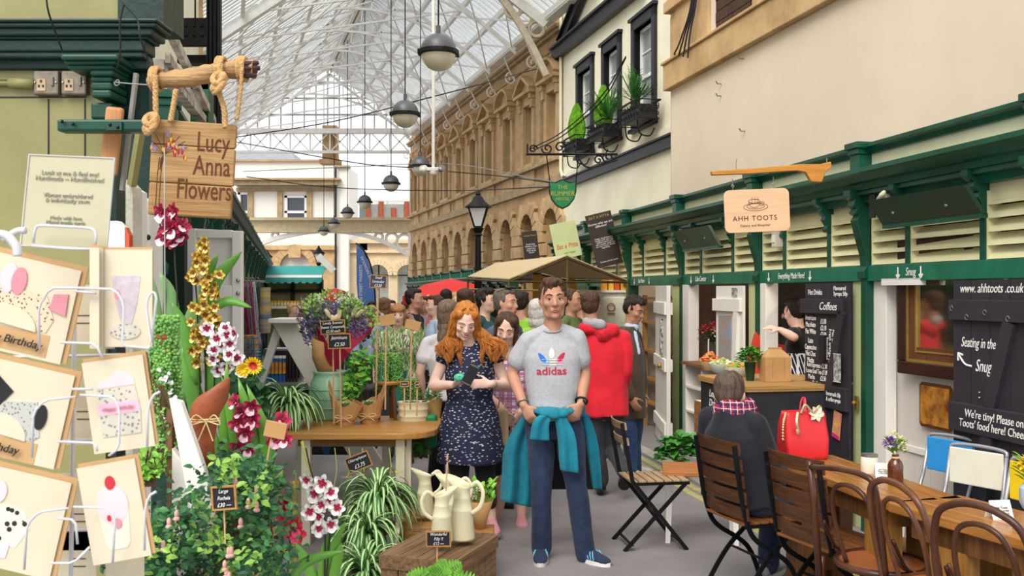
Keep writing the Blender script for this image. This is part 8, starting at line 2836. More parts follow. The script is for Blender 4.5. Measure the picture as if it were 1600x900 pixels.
 # collar ring
 if opt.get('collar'):
  b = MB(); c = nb + up * .0
  rr = .068 * ls
  c = (J['sl'] + J['sr']) / 2 + up * opt.get('cz',.075) + front * .014
  b.tube([c + lat * rr * 1.05 * math.cos(q) + front * rr * math.sin(q) * 1.02 - up * (.028 * math.sin(q)) for q in [i * pi / 12 for i in range(24)]],.0065,6,closed=True)
  for i,v in enumerate(b.v): b.v[i] = mw(t).inverted() @ v
  b.build('collar',opt['collar'],t,smooth=True)
  # ---- shoes
 if shoes and legs:
  for s in 'lr':
   A_ = J['a' + s]
   dv = toes[s] if toes else front + lat * (.15 if s == 'r' else -.15)
   dv = V(dv)
   hp = A_ - V((0,0,.08))
   if dv.z == 0: hp = V((A_.x,A_.y,max(0.0,A_.z - .08)))
   shoe(t,hp,dv,*shoes,lift=1 if dv.z else 0)
 if face:
  face_parts(t,HM,hs,hm if hm not in (H_white,H_grey) else H_brown,lip or M_lip,smile,closed)
  # ---- hair
 b = MB()
 def E(c,r): b.sphere(HM @ (V(c) * hs),[q * hs for q in r],16,12,rot=HM.to_3x3())
 amp,scn = .006,30
 if hair in ('short','crop','balding','curly','wavy'):
  k = 1.0 if hair != 'crop' else .965
  E((0,.03,.052),(.082 * k,.092 * k,.077 * k)); E((0,.045,.012),(.077 * k,.070 * k,.085 * k));
  if hair != 'balding': E((0,-.025,.092),(.062,.048,.03))
  for q in (-1,1): E((q * .062,.01,.022),(.018,.035,.04))
  if hair == 'wavy': E((0,.02,.052),(.083,.094,.078)); E((0,-.02,.098),(.066,.06,.032)); amp = .014; scn = 42
  if hair == 'crop': amp = .011; scn = 34
  if hair == 'curly': amp = .016; scn = 38; E((0,-.03,.095),(.066,.055,.035)); E((0,.05,.03),(.088,.07,.085))
 elif hair in ('bob','fringe','long','longback'):
  E((0,.034,.054),(.088,.098,.084)); E((0,.05,-.005),(.088,.072,.11))
  for q in (-1,1):
   E((q * .074,.008,.0),(.02,.052,.09)); E((q * .076,.008,-.075),(.02,.045,.06)); E((q * .05,-.03,.075),(.03,.045,.04))
   if hair == 'long':
    E((q * .075,-.01,-.15),(.03,.045,.08))
  if hair in ('bob','longback','fringe'): E((0,.055,-.1),(.085,.055,.07))
  if hair == 'longback': E((0,.07,-.18),(.08,.045,.09))
  if hair == 'fringe': E((0,-.066,.06),(.06,.028,.034))
  amp = .008; scn = 22
 remesh(b,'hair',hm,t,.008,2,amp * hs,scn,.35)
 return t,body,tp,HM,J,front,lat,up
def world_J(base,d):
 """base: dict name -> (px, py, depth offset)"""
 return {k: P(v[0],v[1],d + (v[2] if len(v) > 2 else 0)) for k,v in base.items()}
def cloth(nm,c,**k): return mat('cloth_' + nm,c,.85,var=k.pop('var',.08),scale=k.pop('scale',12),bump=.08,bscale=60,sheen=.1,**k)
M_jean = cloth('navy_jeans','1e2a44',col2='2b3a5a'); M_denim = cloth('blue_jeans','2c4670',col2='3d5c8a')
M_blk = cloth('black','17171b'); M_gtee = cloth('grey_marl','b3b4b8',col2='a6a7ac',scale=60)
M_teal_c = cloth('teal','0f7c92',var=.15,spec=.4); M_navy = cloth('navy','151621'); M_redj = cloth('red_nylon','d5162a',spec=.5)
M_greyt = cloth('dark_grey_trousers','3a3c42'); M_tweed = cloth('brown_tweed','5a4a3c',col2='463a30',scale=80)
M_sole = mat('sole_white','e2e0dc',.5); M_shnavy = cloth('shoe_navy','24304a'); M_shpink = cloth('shoe_pink','c98a92'); M_shblk = cloth('shoe_black','1c1a1a'); M_shgrey = cloth('shoe_grey','9a9a9c')
# ---- man in the grey t-shirt
d = 6.05
J = world_J(dict(head=(864,468,-.03),neck=(864,508,0),sl=(825,532,.02),sr=(900,529,.02),el=(800,584,.06),wl=(818,633,-.12),er=(914,582,.06),wr=(908,630,-.12),
hl=(842,664,0),hr=(888,664,0),kl=(846,758,-.04),kr=(900,762,-.06),al=(845,858,.05),ar=(916,866,0)),d)
man,body,tp,HM,JJ,fr,la,up_ = person('man in a grey logo t-shirt with a teal jacket tied round his waist',J,V((.34,6.0,0)),yaw_head=4,pitch=0,roll=-3,
sk=SK_TAN,hair='wavy',hm=H_brown,top=('tee',M_gtee,{'hem': .06,'inf': .014,'collar': cloth('grey_rib','9a9ba0')}),bottom=('trousers',M_jean),shoes=(M_shnavy,M_sole,1.0,mat('shoe_stripe','6fb7d8',.5)),
g=.98,vox=.0075,sleeve=.6,hs=1.07,hands={'l': ((.5,-.25,-.9),(-.5,-.8,0),(.5,-.9,.1),.5),'r': ((-.5,-.25,-.9),(.5,-.8,0),(-.5,-.9,.1),.5)},toes={'l': (-.05,-1,0),'r': (.75,-.75,0)},fold=.009)
shoe_ = None
def project_on(par,target,me,M,m,name,eps=.003,dirv=V((0,1,0)),back=.4):
 """lay a flat lettering mesh onto the cloth by ray casting (world space)"""
 Mt = mw(target)
 bv = BVHTree.FromPolygons([Mt @ v.co for v in target.data.vertices],[p.vertices[:] for p in target.data.polygons])
 Mi = mw(par).inverted()
 me.transform(M)
 last = None
 for v in me.vertices:
  h = bv.ray_cast(v.co - dirv * back,dirv)
  if h[0] is not None:
   last = (h[0] - v.co).dot(dirv)
  if last is not None:
   v.co = v.co + dirv * (last - eps)
 me.transform(Mi)
 me.name = name
 me.materials.clear(); me.materials.append(m)
 o = bpy.data.objects.new(name,me); COL.objects.link(o); o.parent = par
 return o
c = P(861,578,d)
me = text_mesh('adidas',.068,ext=0,bold=.0012,sx=1.12)
project_on(man,tp,me,T(c.x,c.y,c.z) @ RY(R(-1)) @ RX(R(90)),mat('logo_red','b81e3c',.7,var=0),'shirt_lettering')
def shape_mesh(outl,n=1):
 me = bpy.data.meshes.new('s')
 cx_ = sum(p[0] for p in outl) / len(outl); cz_ = sum(p[1] for p in outl) / len(outl)
 vs = [(cx_,0,cz_)]
 fs = []
 m_ = len(outl)
 for q in (.5,1.0):
  vs += [(cx_ + (x - cx_) * q,0,cz_ + (z - cz_) * q) for x,z in outl]
 for i in range(m_):
  j = (i + 1) % m_
  fs.append((0,1 + i,1 + j)); fs.append((1 + i,1 + m_ + i,1 + m_ + j,1 + j))
 me.from_pydata(vs,[],fs)
 return me
k = d / FP
def leafshape(cx_,cz_,L,W,a):
 out = []
 for i in range(16):
  q = 2 * pi * i / 16
  x = L * math.cos(q); z = W * math.sin(q) * (1 - .3 * math.cos(q))
  out.append((cx_ + x * math.cos(a) - z * math.sin(a),cz_ + x * math.sin(a) + z * math.cos(a)))
 return out
for (x,y,L,W,a,mm) in ((846,557,8.5,3.6,128,mat('logo_blue','2a66c8',.7,var=0)),(876,556,8.5,3.6,52,mat('logo_red','')),(861,550,8,4.2,90,mat('logo_white','e6e4d4',.7,var=0))):
 me = shape_mesh(leafshape(0,0,L * k,W * k,R(a)))
 c = P(x,y,d); project_on(man,tp,me,T(c.x,c.y,c.z),mm,'shirt_logo')
for i,(y,mm) in enumerate(((560,'logo_white'),(564,'logo_white'),(568,'logo_white'))):
 for (x0,x1,m2) in ((846,858,mat('logo_paleblue','9fc4e4',.7,var=0)),(858,868,MATS['logo_white']),(868,879,mat('logo_palepink','e8a8b4',.7,var=0))):
  me = shape_mesh([((x0 - 861) * k,-.8 * k),((x1 - 861) * k,-.8 * k),((x1 - 861) * k,.8 * k),((x0 - 861) * k,.8 * k)])
  c = P(861,y,d); project_on(man,tp,me,T(c.x,c.y,c.z),m2,'shirt_logo')
  # watch and bracelet
for (w_,e_,m_,r_) in (('wr','er',M_black,.034),('wl','el',M_steel,.031)):
 W_,E_ = JJ[w_],JJ[e_]; a_ = (W_ - E_).normalized(); s1 = a_.orthogonal().normalized(); s2 = a_.cross(s1)
 b = MB(); Mi = mw(man).inverted(); c = W_ - a_ * .02
 b.tube([Mi @ (c + s1 * r_ * math.cos(q) + s2 * r_ * math.sin(q)) for q in [i * pi / 10 for i in range(20)]],.006,6,closed=True,flat=1.8)
 if w_ == 'wr': b.sphere(Mi @ (c + V((.02,-.03,0))),(.016,.008,.016),10,6)
 b.build('wristwatch' if w_ == 'wr' else 'bracelet',m_,man,smooth=True)
 # jacket tied round the waist
tj = thing('tied_jacket','teal waterproof jacket knotted by its sleeves round the waist of the man in grey','jacket',V((.3,6.1,0)))
def drape(b,rows,folds=4,amp=.02,nseg=22,ph=0):
 """hanging cloth: rows = [(px, py, half width px, depth, shear)]"""
 vs = []; n = nseg
 pp = spline([V((r[0],r[1],r[3])) for r in rows],6); ww = spline([V((r[2],r[4] if len(r) > 4 else 0,0)) for r in rows],6)
 for j,(c,w) in enumerate(zip(pp,ww)):
  f = j / (len(pp) - 1)
  for i in range(n + 1):
   u = 2 * i / n - 1
   vs.append(P(c.x + w.x * u,c.y + w.y * u,c.z + amp * (.3 + f) * math.sin(u * folds * 1.6 + ph + f * 1.1) + .05 * abs(u) ** 2 * w.x / 30))
 m_ = len(pp)
 b.add(vs,[(j * (n + 1) + i,j * (n + 1) + i + 1,(j + 1) * (n + 1) + i + 1,(j + 1) * (n + 1) + i) for j in range(m_ - 1) for i in range(n)])
def drape_obj(nm,m,rows,th=.014,**k):
 b = MB(); drape(b,rows,**k)
 o = b.build(nm,m,tj,world=True,smooth=True); q = o.modifiers.new('s','SOLIDIFY'); q.thickness = th; q.offset = 0
 q = o.modifiers.new('ss','SUBSURF'); q.levels = 1; q.render_levels = 1
b = MB()
for rr_ in torso_rings(JJ,[(.13,.155,.115),(.19,.155,.115)],.98,.03):
 b.tube([rr_[0] + rr_[1] * math.cos(q) + rr_[2] * math.sin(q) for q in [i * pi / 14 for i in range(28)]],.022,8,closed=True)
chain(b,[P(836,641,d - .14),P(852,645,d - .19),P(866,644,d - .2)],[.022,.03,.032],.7)
chain(b,[P(896,640,d - .14),P(880,645,d - .19),P(866,648,d - .21)],[.022,.03,.032],.7)
b.sphere(P(866,647,d - .2),(.045,.035,.036),12,8)
remesh(b,'waistband',M_teal_c,tj,.008,2,.008,16,.6)
drape_obj('sleeve',M_teal_c,[(858,646,8,d - .2),(846,660,12,d - .21,2),(843,688,15,d - .2,1)],folds=2.5,amp=.012)
drape_obj('sleeve',M_teal_c,[(874,648,8,d - .2),(885,680,14,d - .21,3),(890,738,14,d - .2,2)],folds=2.5,amp=.014)
drape_obj('back_panel',M_teal_c,[(826,648,10,d + .03),(810,700,21,d + .1,4),(808,752,24,d + .14,4),(806,788,24,d + .15,5)],folds=3.5,amp=.03)
drape_obj('back_panel',M_teal_c,[(914,646,5,d + .03),(925,690,9,d + .06),(934,765,7,d + .1)],folds=2,amp=.015)
drape_obj('lining',M_blk,[(872,660,44,d + .18),(874,720,58,d + .22),(880,765,56,d + .24)],folds=4,amp=.03,ph=1)
# ---- woman with long red hair
d = 6.7
dress_m = spotmat('bird_print_dress','1d2440','d8d2c4',33,.29,(1,1,2.2),rot=.5,spot2='8f97b5')
J = world_J(dict(head=(727,503,-.08),neck=(732,534,0),sl=(698,549,0),sr=(770,549,0),el=(677,603,-.02),wl=(706,601,-.22),er=(791,603,0),wr=(768,600,-.2),
hl=(715,662,0),hr=(755,662,0),kl=(718,750,-.02),kr=(758,750,-.02),al=(722,815,0),ar=(768,812,0)),d)
wom,body,tp,HM,JJ,fr,la,up_ = person('woman with long red hair in a navy printed dress looking down at her phone',J,V((-.25,6.7,0)),yaw_head=8,pitch=24,roll=4,
sk=SK_PALE,hair='bob',hm=H_ginger,top=('capsleeve',dress_m,{'skirt': [(-.52,.205,.17),(-.3,.2,.165),(-.05,.185,.15),(.12,.172,.14)],'inf': .012,'name': 'dress'}),bottom=('capri',M_blk),shoes=(M_shpink,M_sole),prof=PROF_F,g=1.1,
vox=.008,smile=True,closed=True,lip=M_lipd,hands={'l': ((.9,-.25,.2),(.1,-.3,-.95),(.2,-.3,.9),.35,.95),'r': ((-.95,-.25,.05),(.2,-.8,.4),(0,.1,.9),.3,.95)},fold=.007)
# long wavy hair falling over the shoulders
rg = random.Random(3)
Mi = mw(wom).inverted()
b = MB()
for q_,x_ in ((-1,702),(1,771)):
 chain(b,[HM @ V((q_ * .07,.02,.03)),HM @ V((q_ * .082,.0,-.06)),P(x_ + q_ * 2,535,d - .03),P(x_,562,d - .11)],[.045,.035,.04,.022],.75,(1,0,0))
remesh(b,'hair_mass',H_ginger,wom,.009,2,.012,20,.3)
b = MB()
for k_ in range(330):
 s = -1 if k_ % 2 else 1
 u_ = rg.random(); cl = int(u_ * 5)
 top_ = HM @ V((s * .012,-.035 + .085 * u_,.125 - .015 * u_))
 hi_ = HM @ V((s * .062,-.048 + .09 * u_,.088))
 side_ = HM @ V((s * (.086 + rg.uniform(-.004,.008)),-.035 + .08 * u_,.01))
 mid_ = HM @ V((s * (.088 + rg.uniform(-.006,.012)),-.03 + .07 * u_,-.09))
 xc = 17 * (cl / 2 - 1); xw = xc + rg.uniform(-6,6)
 sx0 = P((702 if s < 0 else 772) + xw,rg.uniform(536,546),d - .12 + .1 * abs(u_ - .5))
 end_ = P((704 if s < 0 else 770) + xc * .85 + rg.uniform(-1.6,1.6),560 + 9 * math.sin(cl * 2.1 + s) + rg.uniform(-9,7),d - .17 + .05 * u_)
 pts = spline([top_,hi_,side_,mid_,sx0,end_],6)
 for i in range(len(pts)):
  f = i / len(pts)
  pts[i] = Mi @ (pts[i] + V((math.sin(i * .62 + cl * 1.9),.5 * math.cos(i * .6 + cl),0)) * .017 * f)
 n_ = len(pts)
 b.tube(pts,[.0048 * (1 - .9 * (i / (n_ - 1)) ** 2.2) for i in range(n_)],4)
b.build('long_hair',H_ginger,wom,smooth=True)
t = thing('mobile_phone','black mobile phone held up by the red haired woman','phone',P(735,586,d - .36)); t.rotation_euler = (R(-25),R(22),R(-20))
b = MB(); b.box(-.037,.037,-.005,.005,-.075,.075); b.build('body',M_black,t,bevel=.005)
b = MB(); b.box(-.032,.032,-.0058,-.005,-.06,.06); b.build('screen',mat('phone_screen','101014',.5,var=0,spec=.1),t)
t = thing('small_purse','small mint green purse held under the phone of the red haired woman','purse',P(718,590,d - .33))
b = MB(); b.sphere((0,0,0),(.04,.022,.028),14,8); b.build('pouch',mat('mint','4fb894',.5),t,smooth=True)
b = MB(); b.tube([(-.036,-.005,.006),(0,-.022,.01),(.036,-.005,.006)],.003,5); b.build('zip',M_steel,t)
b = MB(); Mi = mw(wom).inverted(); W_,E_ = JJ['wr'],JJ['er']; a_ = (W_ - E_).normalized(); s1 = a_.orthogonal().normalized(); s2 = a_.cross(s1); c = W_ - a_ * .02
b.tube([Mi @ (c + s1 * .03 * math.cos(q) + s2 * .03 * math.sin(q)) for q in [i * pi / 10 for i in range(20)]],.004,6,closed=True); b.build('wristwatch',M_steel,wom)
t = thing('green_shoulder_bag','green shoulder bag hanging at the left hip of the red haired woman','bag',P(672,690,7.0))
b = MB(); b.box(-.09,.05,-.05,.05,-.04,.2); b.build('body',mat('bag_green','1f8a5a',.5),t,bevel=.02)
b = MB(); b.tube(spline([(-.05,0,.2),(.02,.0,.5),(.12,.0,.75)],5),.008,5,flat=.4); b.build('strap',mat('bag_green',''),t)
# ---- dark haired woman behind
d = 7.15
J = world_J(dict(head=(791,516,-.05),neck=(793,545,0),sl=(768,562,.05),sr=(826,562,.02),el=(762,612,.05),wl=(785,640,-.12),er=(832,615,.05),wr=(812,645,-.1),
hl=(781,668,0),hr=(815,668,0),kl=(786,750,-.03),kr=(814,750,0),al=(775,812,.02),ar=(814,806,-.05)),d)
M_plaid = stripemat('plaid_shirt',[(0,.06,.4,'d8c8d4',0),(2,.06,.35,'9a6a94',0),(0,.03,.15,'c84a74',.2),(2,.045,.12,'5a6a9a',.3)],'b88aa4')
person('dark haired woman in a pink checked shirt half hidden behind the man in grey',J,V((0,7.15,0)),yaw_head=-6,pitch=14,roll=6,sk=SK_FAIR,hair='bob',hm=H_brown,
top=('tee',M_plaid,{'hem': -.1,'inf': .012,'name': 'shirt'}),bottom=('shorts',M_navy),shoes=(M_shpink,M_sole),prof=PROF_F,vox=.01,closed=True)
b = MB(); t = thing('beige_bag','beige cloth bag hanging between the red haired woman and the man in grey','bag',P(785,690,6.95))
b.box(-.05,.045,-.04,.04,-.03,.24); b.build('body',mat('bag_beige','c9a987',.8,bump=.2),t,bevel=.02)
b = MB(); b.tube([(-.03,0,.24),(0,0,.45),(.03,0,.24)],.006,5); b.build('strap',mat('bag_beige',''),t)
# ---- man in red jacket, back view
d = 7.9
J = world_J(dict(head=(922,478,0),neck=(926,508,0),sl=(973,528,0),sr=(913,520,.05),el=(976,580,-.02),wl=(966,622,.1),er=(907,575,.05),wr=(905,615,.15),
hl=(962,640,0),hr=(930,640,0),kl=(955,700,.12),kr=(932,700,.05),al=(975,736,-.15),ar=(938,752,.1)),d)
red,body,tp,HM,JJ,fr,la,up_ = person('man in a bright red hooded jacket seen from behind walking away',J,V((.75,7.9,0)),yaw_head=175,pitch=4,sk=SK_MID,hair='short',hm=H_brown,
top=('long',M_redj,{'hem': -.08,'inf': .035,'name': 'jacket'}),bottom=('trousers',M_greyt),shoes=(M_shblk,M_shblk),vox=.0095,face=False,toes={'l': (.1,.8,-.55),'r': (.1,1,0)},fold=.012)
b = MB()
cap(b,P(926,512,d + .03),P(944,522,d - .08),.055,.07); cap(b,P(912,512,d - .04),P(958,516,d - .06),.05,.055)
remesh(b,'hood',M_redj,red,.009,2,.01,14)
b = MB(); cap(b,P(918,503,d - .04),P(940,508,d - .1),.045,.045); remesh(b,'hood_lining',mat('grey_fleece','a5a2a8',.9),red,.009,2,.006,14)
# ---- man in brown blazer
d = 8.75
J = world_J(dict(head=(992,484,0),neck=(984,512,.02),sl=(966,530,-.14),sr=(992,526,.16),el=(972,588,-.2),wl=(984,620,-.24),er=(1000,580,.2),wr=(1002,615,.14),
hl=(976,640,-.07),hr=(990,640,.08),kl=(985,695,-.08),kr=(990,695,.1),al=(985,735,-.08),ar=(992,738,.14)),d)
blz,body,tp,HM,JJ,fr,la,up_ = person('dark haired man in a brown tweed blazer looking down beside the red jacket',J,V((1.1,8.75,0)),yaw_head=48,pitch=22,sk=SK_TAN,hair='curly',hm=H_dark,
top=('long',M_tweed,{'hem': -.12,'inf': .03,'name': 'blazer'}),bottom=('trousers',M_denim),shoes=(M_white,M_sole),vox=.01,toes={'l': (1,.2,0),'r': (1,.3,0)},fold=.008)
b = MB(); cap(b,P(992,520,d - .06),P(998,552,d - .1),.022,.02,.4,(1,0,0)); cap(b,P(982,510,d),P(992,511,d),.04,.04)
remesh(b,'shirt',cloth('pale_blue','b8c6de'),blz,.009,2,.003)
# ---- man with sunglasses on his head
d = 7.7
def standJ(px,py,d,yaw,hs_=1.0,lean=0,arms=None):
 """standing figure whose head centre is at the pixel px,py"""
 hp = P(px,py,d)
 s = (hp.z + .0) / 1.635
 M = Matrix.Translation((hp.x,hp.y,0)) @ RZ(R(yaw)) @ Matrix.Diagonal((s,s,s,1))
 A_ = dict(STAND)
 if arms: A_.update(arms)
 J = {k: M @ V(v) for k,v in A_.items()}
 return J,V((hp.x,hp.y,0)),s
def crowd(label,px,py,d,yaw,top,hair='short',hm=H_brown,sk=SK_MID,bottom=None,arms=None,head_yaw=None,pitch=0,prof=PROF_M,vox=.016,g=1.0,fold=.008,group=None,face=True,shoes=None,**k):
 J,gp,s = standJ(px,py,d,yaw,arms=arms)
 return person(label,J,gp,yaw_head=yaw if head_yaw is None else head_yaw,pitch=pitch,sk=sk,hair=hair,hm=hm,top=top,bottom=bottom or ('trousers',M_greyt),prof=prof,vox=vox,g=g,fold=fold,face=face,shoes=shoes or (M_shblk,M_shblk),group=group,hs=min(1.06,s * 1.0),**k)
r_ = crowd('shaven headed man in a blue grey shirt with sunglasses pushed up on his head',788,474,7.7,58,('tee',cloth('blue_grey','4a5a70'),{'collar': cloth('blue_grey','')}),'crop',hairm('stubble','5c544e','6f665e'),SK_MID,vox=.011)
b = MB(); Mi = mw(r_[0]).inverted() @ r_[3]
for q in (-1,1):
 b.sphere(Mi @ V((q * .035,-.045,.125)),(.03,.022,.012),10,6); b.tube([Mi @ V((q * .06,-.04,.12)),Mi @ V((q * .082,.04,.09))],.003,5)
b.tube([Mi @ V((-.015,-.055,.13)),Mi @ V((.015,-.055,.13))],.003,5)
b.build('sunglasses',M_black,r_[0],smooth=True)
# ---- others in the crowd
up_arm = dict(wl=(-.12,-.22,1.45),el=(-.26,-.08,1.2))
phone_arm = dict(wr=(.13,-.12,1.56),er=(.3,-.1,1.28))
crowd('woman with shoulder length grey brown hair seen from behind left of the red haired woman',700,492,7.5,165,('tee',cloth('pale_lace','d5d2d6'),{'name': 'blouse'}),'longback',H_gbrown,SK_FAIR,('trousers',M_blk),prof=PROF_F,face=False,vox=.012)
crowd('woman with a light brown fringe looking over the cardboard tags',622,493,9.6,5,('tee',cloth('cream_top','d8d2b8'),{'name': 'blouse'}),'fringe',mat('hair_ginger_brown','96602f',.55,col2='b5824a',scale=60,bump=.5),SK_PALE,prof=PROF_F,vox=.013)
crowd('dark haired man in a black jacket facing right behind the flower table',646,468,10.5,75,('long',M_blk),'short',H_dark,SK_MID)
crowd('bearded man in a black waistcoat over a pale blue shirt near the blue flag',580,484,12.5,12,('long',cloth('sky_shirt','a9bdd8'),{'name': 'shirt','inf': .008}),'short',H_dark,SK_MID,arms=phone_arm)
crowd('man in a pale blue shirt with brown hair turned left in the crowd',681,478,10.2,-70,('tee',cloth('sky_shirt',''),{'name': 'shirt'}),'short',H_brown,SK_FAIR,arms=up_arm)
crowd('blond man in a black waistcoat at the left beyond the white trestle',457,486,14,70,('long',M_blk),'short',H_blond,SK_FAIR,vox=.018)
crowd('man in a lime green shirt between the bald man and the man in grey',814,474,9.3,150,('tee',cloth('lime','8cc63a')),'short',H_dark,SK_MID,face=False)
crowd('person with white hair in a green top just left of the man in grey',840,487,8.8,160,('tee',cloth('lime2','9ac94a')),'bob',H_white,SK_FAIR,face=False,prof=PROF_F)
crowd('person with dark curly hair behind the red haired woman',758,470,9.4,60,('long',cloth('dark_teal','1f4a52')),'curly',H_dark,SK_FAIR,prof=PROF_F)
crowd('person with brown hair seen from behind above the red haired woman',727,470,9.9,170,('tee',cloth('plum','6a4a5c')),'bob',H_brown,SK_MID,face=False)
crowd('balding man in olive green at the right of the man in grey',892,470,9.6,60,('long',cloth('olive','5c6a3a')),'balding',H_brown,SK_TAN)
bgs = [(600,478,13.2,170,'dusty_rose','b88a8a',H_lbrown,'bob','person with light brown hair seen from behind beside the bearded man'),
(612,480,15,20,'white_top','dcdad6',H_brown,'short','distant man in a white top behind the slate tag'),
(664,476,13,-20,'grey_top','8a8c92',H_brown,'short','brown haired person in grey beneath the red parasol'),
(697,466,12.5,175,'coral','c8685a',H_dark,'short','dark haired person in coral under the middle of the red parasol'),
(711,470,14,10,'navy_top','2c3350',H_blond,'bob','fair haired person in navy under the red parasol'),
(740,473,13,-160,'khaki','8a8460',H_grey,'short','grey haired person in khaki beside the black lamp post'),
(771,466,12,170,'black_top','22222a',H_dark,'longback','long dark haired person behind the man with sunglasses'),
(655,487,16,160,'beige_top','c9b89a',H_lbrown,'bob','distant person in beige between the two cardboard tags'),
(568,488,16,0,'red_top','b8403c',H_dark,'short','distant person in red left of the bearded man'),
(633,479,17,170,'blue_top','4a6a9a',H_brown,'short','distant person in blue behind the woman with the fringe'),
(688,474,17,0,'cream_top2','d0c8b4',H_dark,'bob','distant dark haired person in cream below the parasol pole'),
(538,478,19,150,'teal_top','3a7a80',H_brown,'short','distant person in teal behind the bouquet'),
(551,480,21,10,'grey_top2','6a6c72',H_brown,'short','distant person in dark grey near the foot of the blue flag'),
(908,476,11,120,'white_shirt','d8d8dc',H_dark,'short','dark haired man in white between the canopy poles')]
for (px,py,d,yw,nm,cl,hm_,hr_,lb_) in bgs:
 crowd(lb_,px,py,d,yw,('long' if d % 2 > 1 else 'tee',cloth(nm,cl)),hr_,hm_,[SK_FAIR,SK_MID,SK_TAN][int(px) % 3],vox=.022,face=abs(yw) < 90,prof=PROF_F if hr_ in ('bob','longback') else PROF_M)
 # ---- baristas in the hatch
d = 8.15
J = world_J(dict(head=(1243,489,.05),neck=(1249,514,0),sl=(1240,522,-.2),sr=(1262,524,.16),el=(1243,528,-.3),wl=(1221,516,-.24),er=(1255,556,.3),wr=(1235,560,.34),
hl=(1246,592,-.08),hr=(1262,592,.08),kl=(1246,670,-.08),kr=(1262,670,.08),al=(1246,758,-.08),ar=(1262,752,.08)),d)
for k_ in J: J[k_] = J[k_] + V((.02,.1,0))
M_apr = stripemat('striped_apron',[(0,.028,.25,'e8e8ee',0),(1,.028,.2,'e8e8ee',.3)],'1c2340',rot=(0,R(18),0))
bar,body,tp,HM,JJ,fr,la,up_ = person('barista in a black t-shirt and striped apron reaching left inside the serving hatch',J,V((2.5,8.25,0)),yaw_head=-150,pitch=14,sk=SK_FAIR,hands={'l': ((-1,.2,.25),(0,-.4,.9),(0,-1,.2),.3)},hair='short',hm=H_dark,
top=('tee',M_blk,{'hem': .1}),bottom=('trousers',M_blk),shoes=(M_shblk,M_shblk),vox=.011,face=False)
b = MB(); b.loft(torso_rings(JJ,[(-.5,.19,.14),(-.1,.185,.135),(.1,.175,.125),(.35,.165,.12),(.62,.16,.115)],1.0,.022),22); remesh(b,'apron',M_apr,bar,.012,2,.006)
d = 8.9
J,gp,s = standJ(1212,487,8.6,20)
person('barista with dark hair in a red shirt behind the one in black',J,gp,yaw_head=20,pitch=10,sk=SK_MID,hair='bob',hm=H_brown,top=('long',cloth('orange_red','b8301c'),{'name': 'shirt'}),bottom=('trousers',M_blk),vox=.014,prof=PROF_F,shoes=(M_shblk,M_shblk))
crowd('dark clothed person working inside the hatch behind the white shutter',1124,478,10.7,150,('long',M_blk),'short',H_dark,SK_MID,face=False)
# ---- seated person in navy
FS = R(40)      # facing direction angle from +X
f = V((math.cos(FS),math.sin(FS),0)); l_ = V((-math.sin(FS),math.cos(FS),0))   # l_ = person's left
c0 = V((1.32,5.37,0))
def Sx(a,bb,z): return c0 + f * a + l_ * bb + V((0,0,z))
hp = P(1140,617,5.45)
J = dict(hr=Sx(-.02,.09,.55),hl=Sx(-.02,-.09,.55),sr=Sx(-.06,.165,.97),sl=Sx(-.06,-.165,.97),er=Sx(.0,.21,.72),el=Sx(.0,-.21,.72),wr=Sx(.22,.1,.66),wl=Sx(.22,-.1,.66),
kr=Sx(.38,.1,.50),kl=Sx(.36,-.12,.50),ar=Sx(.36,.12,.08),al=Sx(.30,-.14,.08),head=hp + V((0,0,0)),neck=Sx(-.03,0,1.03))
off = (hp - J['neck']); sh = V((off.x * .6,off.y * .6,0))
for k_ in ('sr','sl','neck','er','el'):
 J[k_] = J[k_] + sh
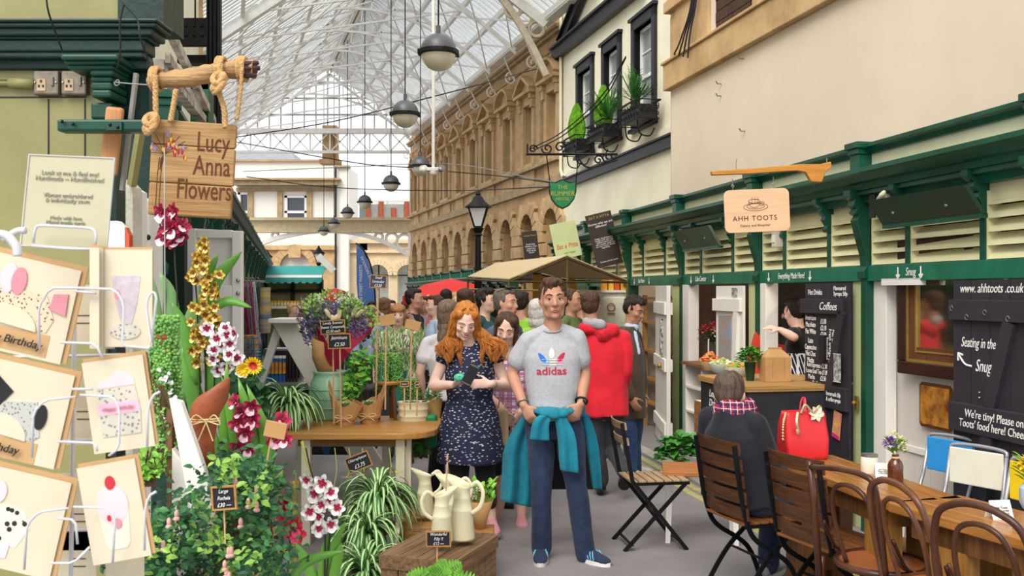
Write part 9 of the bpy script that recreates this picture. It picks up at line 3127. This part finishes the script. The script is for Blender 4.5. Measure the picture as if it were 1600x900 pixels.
sea,body,tp,HM,JJ,fr,la,up_ = person('short haired seated person in a navy jacket and red checked scarf seen from behind',J,V((1.35,5.35,0)),yaw_head=90 + math.degrees(FS) + 28,pitch=8,sk=SK_FAIR,hair='short',hm=mat('hair_ash','46362d',.5,col2='5e4d42',scale=60,stretch=(1,1,.25),bump=.5,bscale=120),
top=('long',M_navy,{'hem': -.12,'inf': .028,'name': 'jacket'}),bottom=('trousers',M_jean),shoes=(M_shgrey,M_sole),vox=.008,fold=.007,g=1.0,hs=1.07)
M_scarf = stripemat('plaid_scarf',[(0,.035,.3,'20284a',0),(2,.035,.3,'20284a',0),(0,.035,.06,'e8e4e8',.5),(2,.035,.06,'e8e4e8',.5)],'b01c38')
ts = thing('checked_scarf','red and navy checked scarf wound round the neck of the seated person','scarf',JJ['neck'])
b = MB()
nk = JJ['neck'] + V((0,0,.035))
for z,r0,r1 in ((-.045,.088,.04),(-.01,.08,.036)):
 b.tube([nk + V((r0 * math.cos(q),r0 * math.sin(q),z + .012 * math.sin(q * 2))) for q in [i * pi / 12 for i in range(24)]],r1,8,closed=True)
remesh(b,'cloth',M_scarf,ts,.008,2,.008,18)
b = MB(); Mi = mw(sea).inverted() @ HM
for q in (-1,1): b.tube([Mi @ V((q * .072,-.07,.008)),Mi @ V((q * .081,.0,.01)),Mi @ V((q * .08,.02,-.005))],.0022,5)
b.build('glasses',M_black,sea)
# lamps inside the hatches
for i,(x,y,e) in enumerate(((.75,7.7,16),(.6,9.7,8),(.5,11.6,5))):
 t = thing('hatch_lamp',['lamp inside the serving hatch over the baristas','lamp inside the hatch behind the white shutter','lamp above the pine shelving'][i],'lamp',A(x,y,2.28))
 b = MB(); b.lathe([(.0,.08),(.02,.08),(.09,0),(.085,0),(.0,.06)],seg=18); b.build('shade',M_white,t,smooth='auto')
 b = MB(); b.sphere((0,0,0),.03,10,8); b.build('bulb',mat('bulb','fff0d8',.3,emit=('ffe2b8',6)),t,smooth=True)
 l = bpy.data.lights.new('bulb_light','POINT'); l.energy = e; l.color = (1,.85,.66); l.shadow_soft_size = .06
 o = bpy.data.objects.new('bulb_light',l); COL.objects.link(o); o.parent = t; o.location = (0,0,-.06)
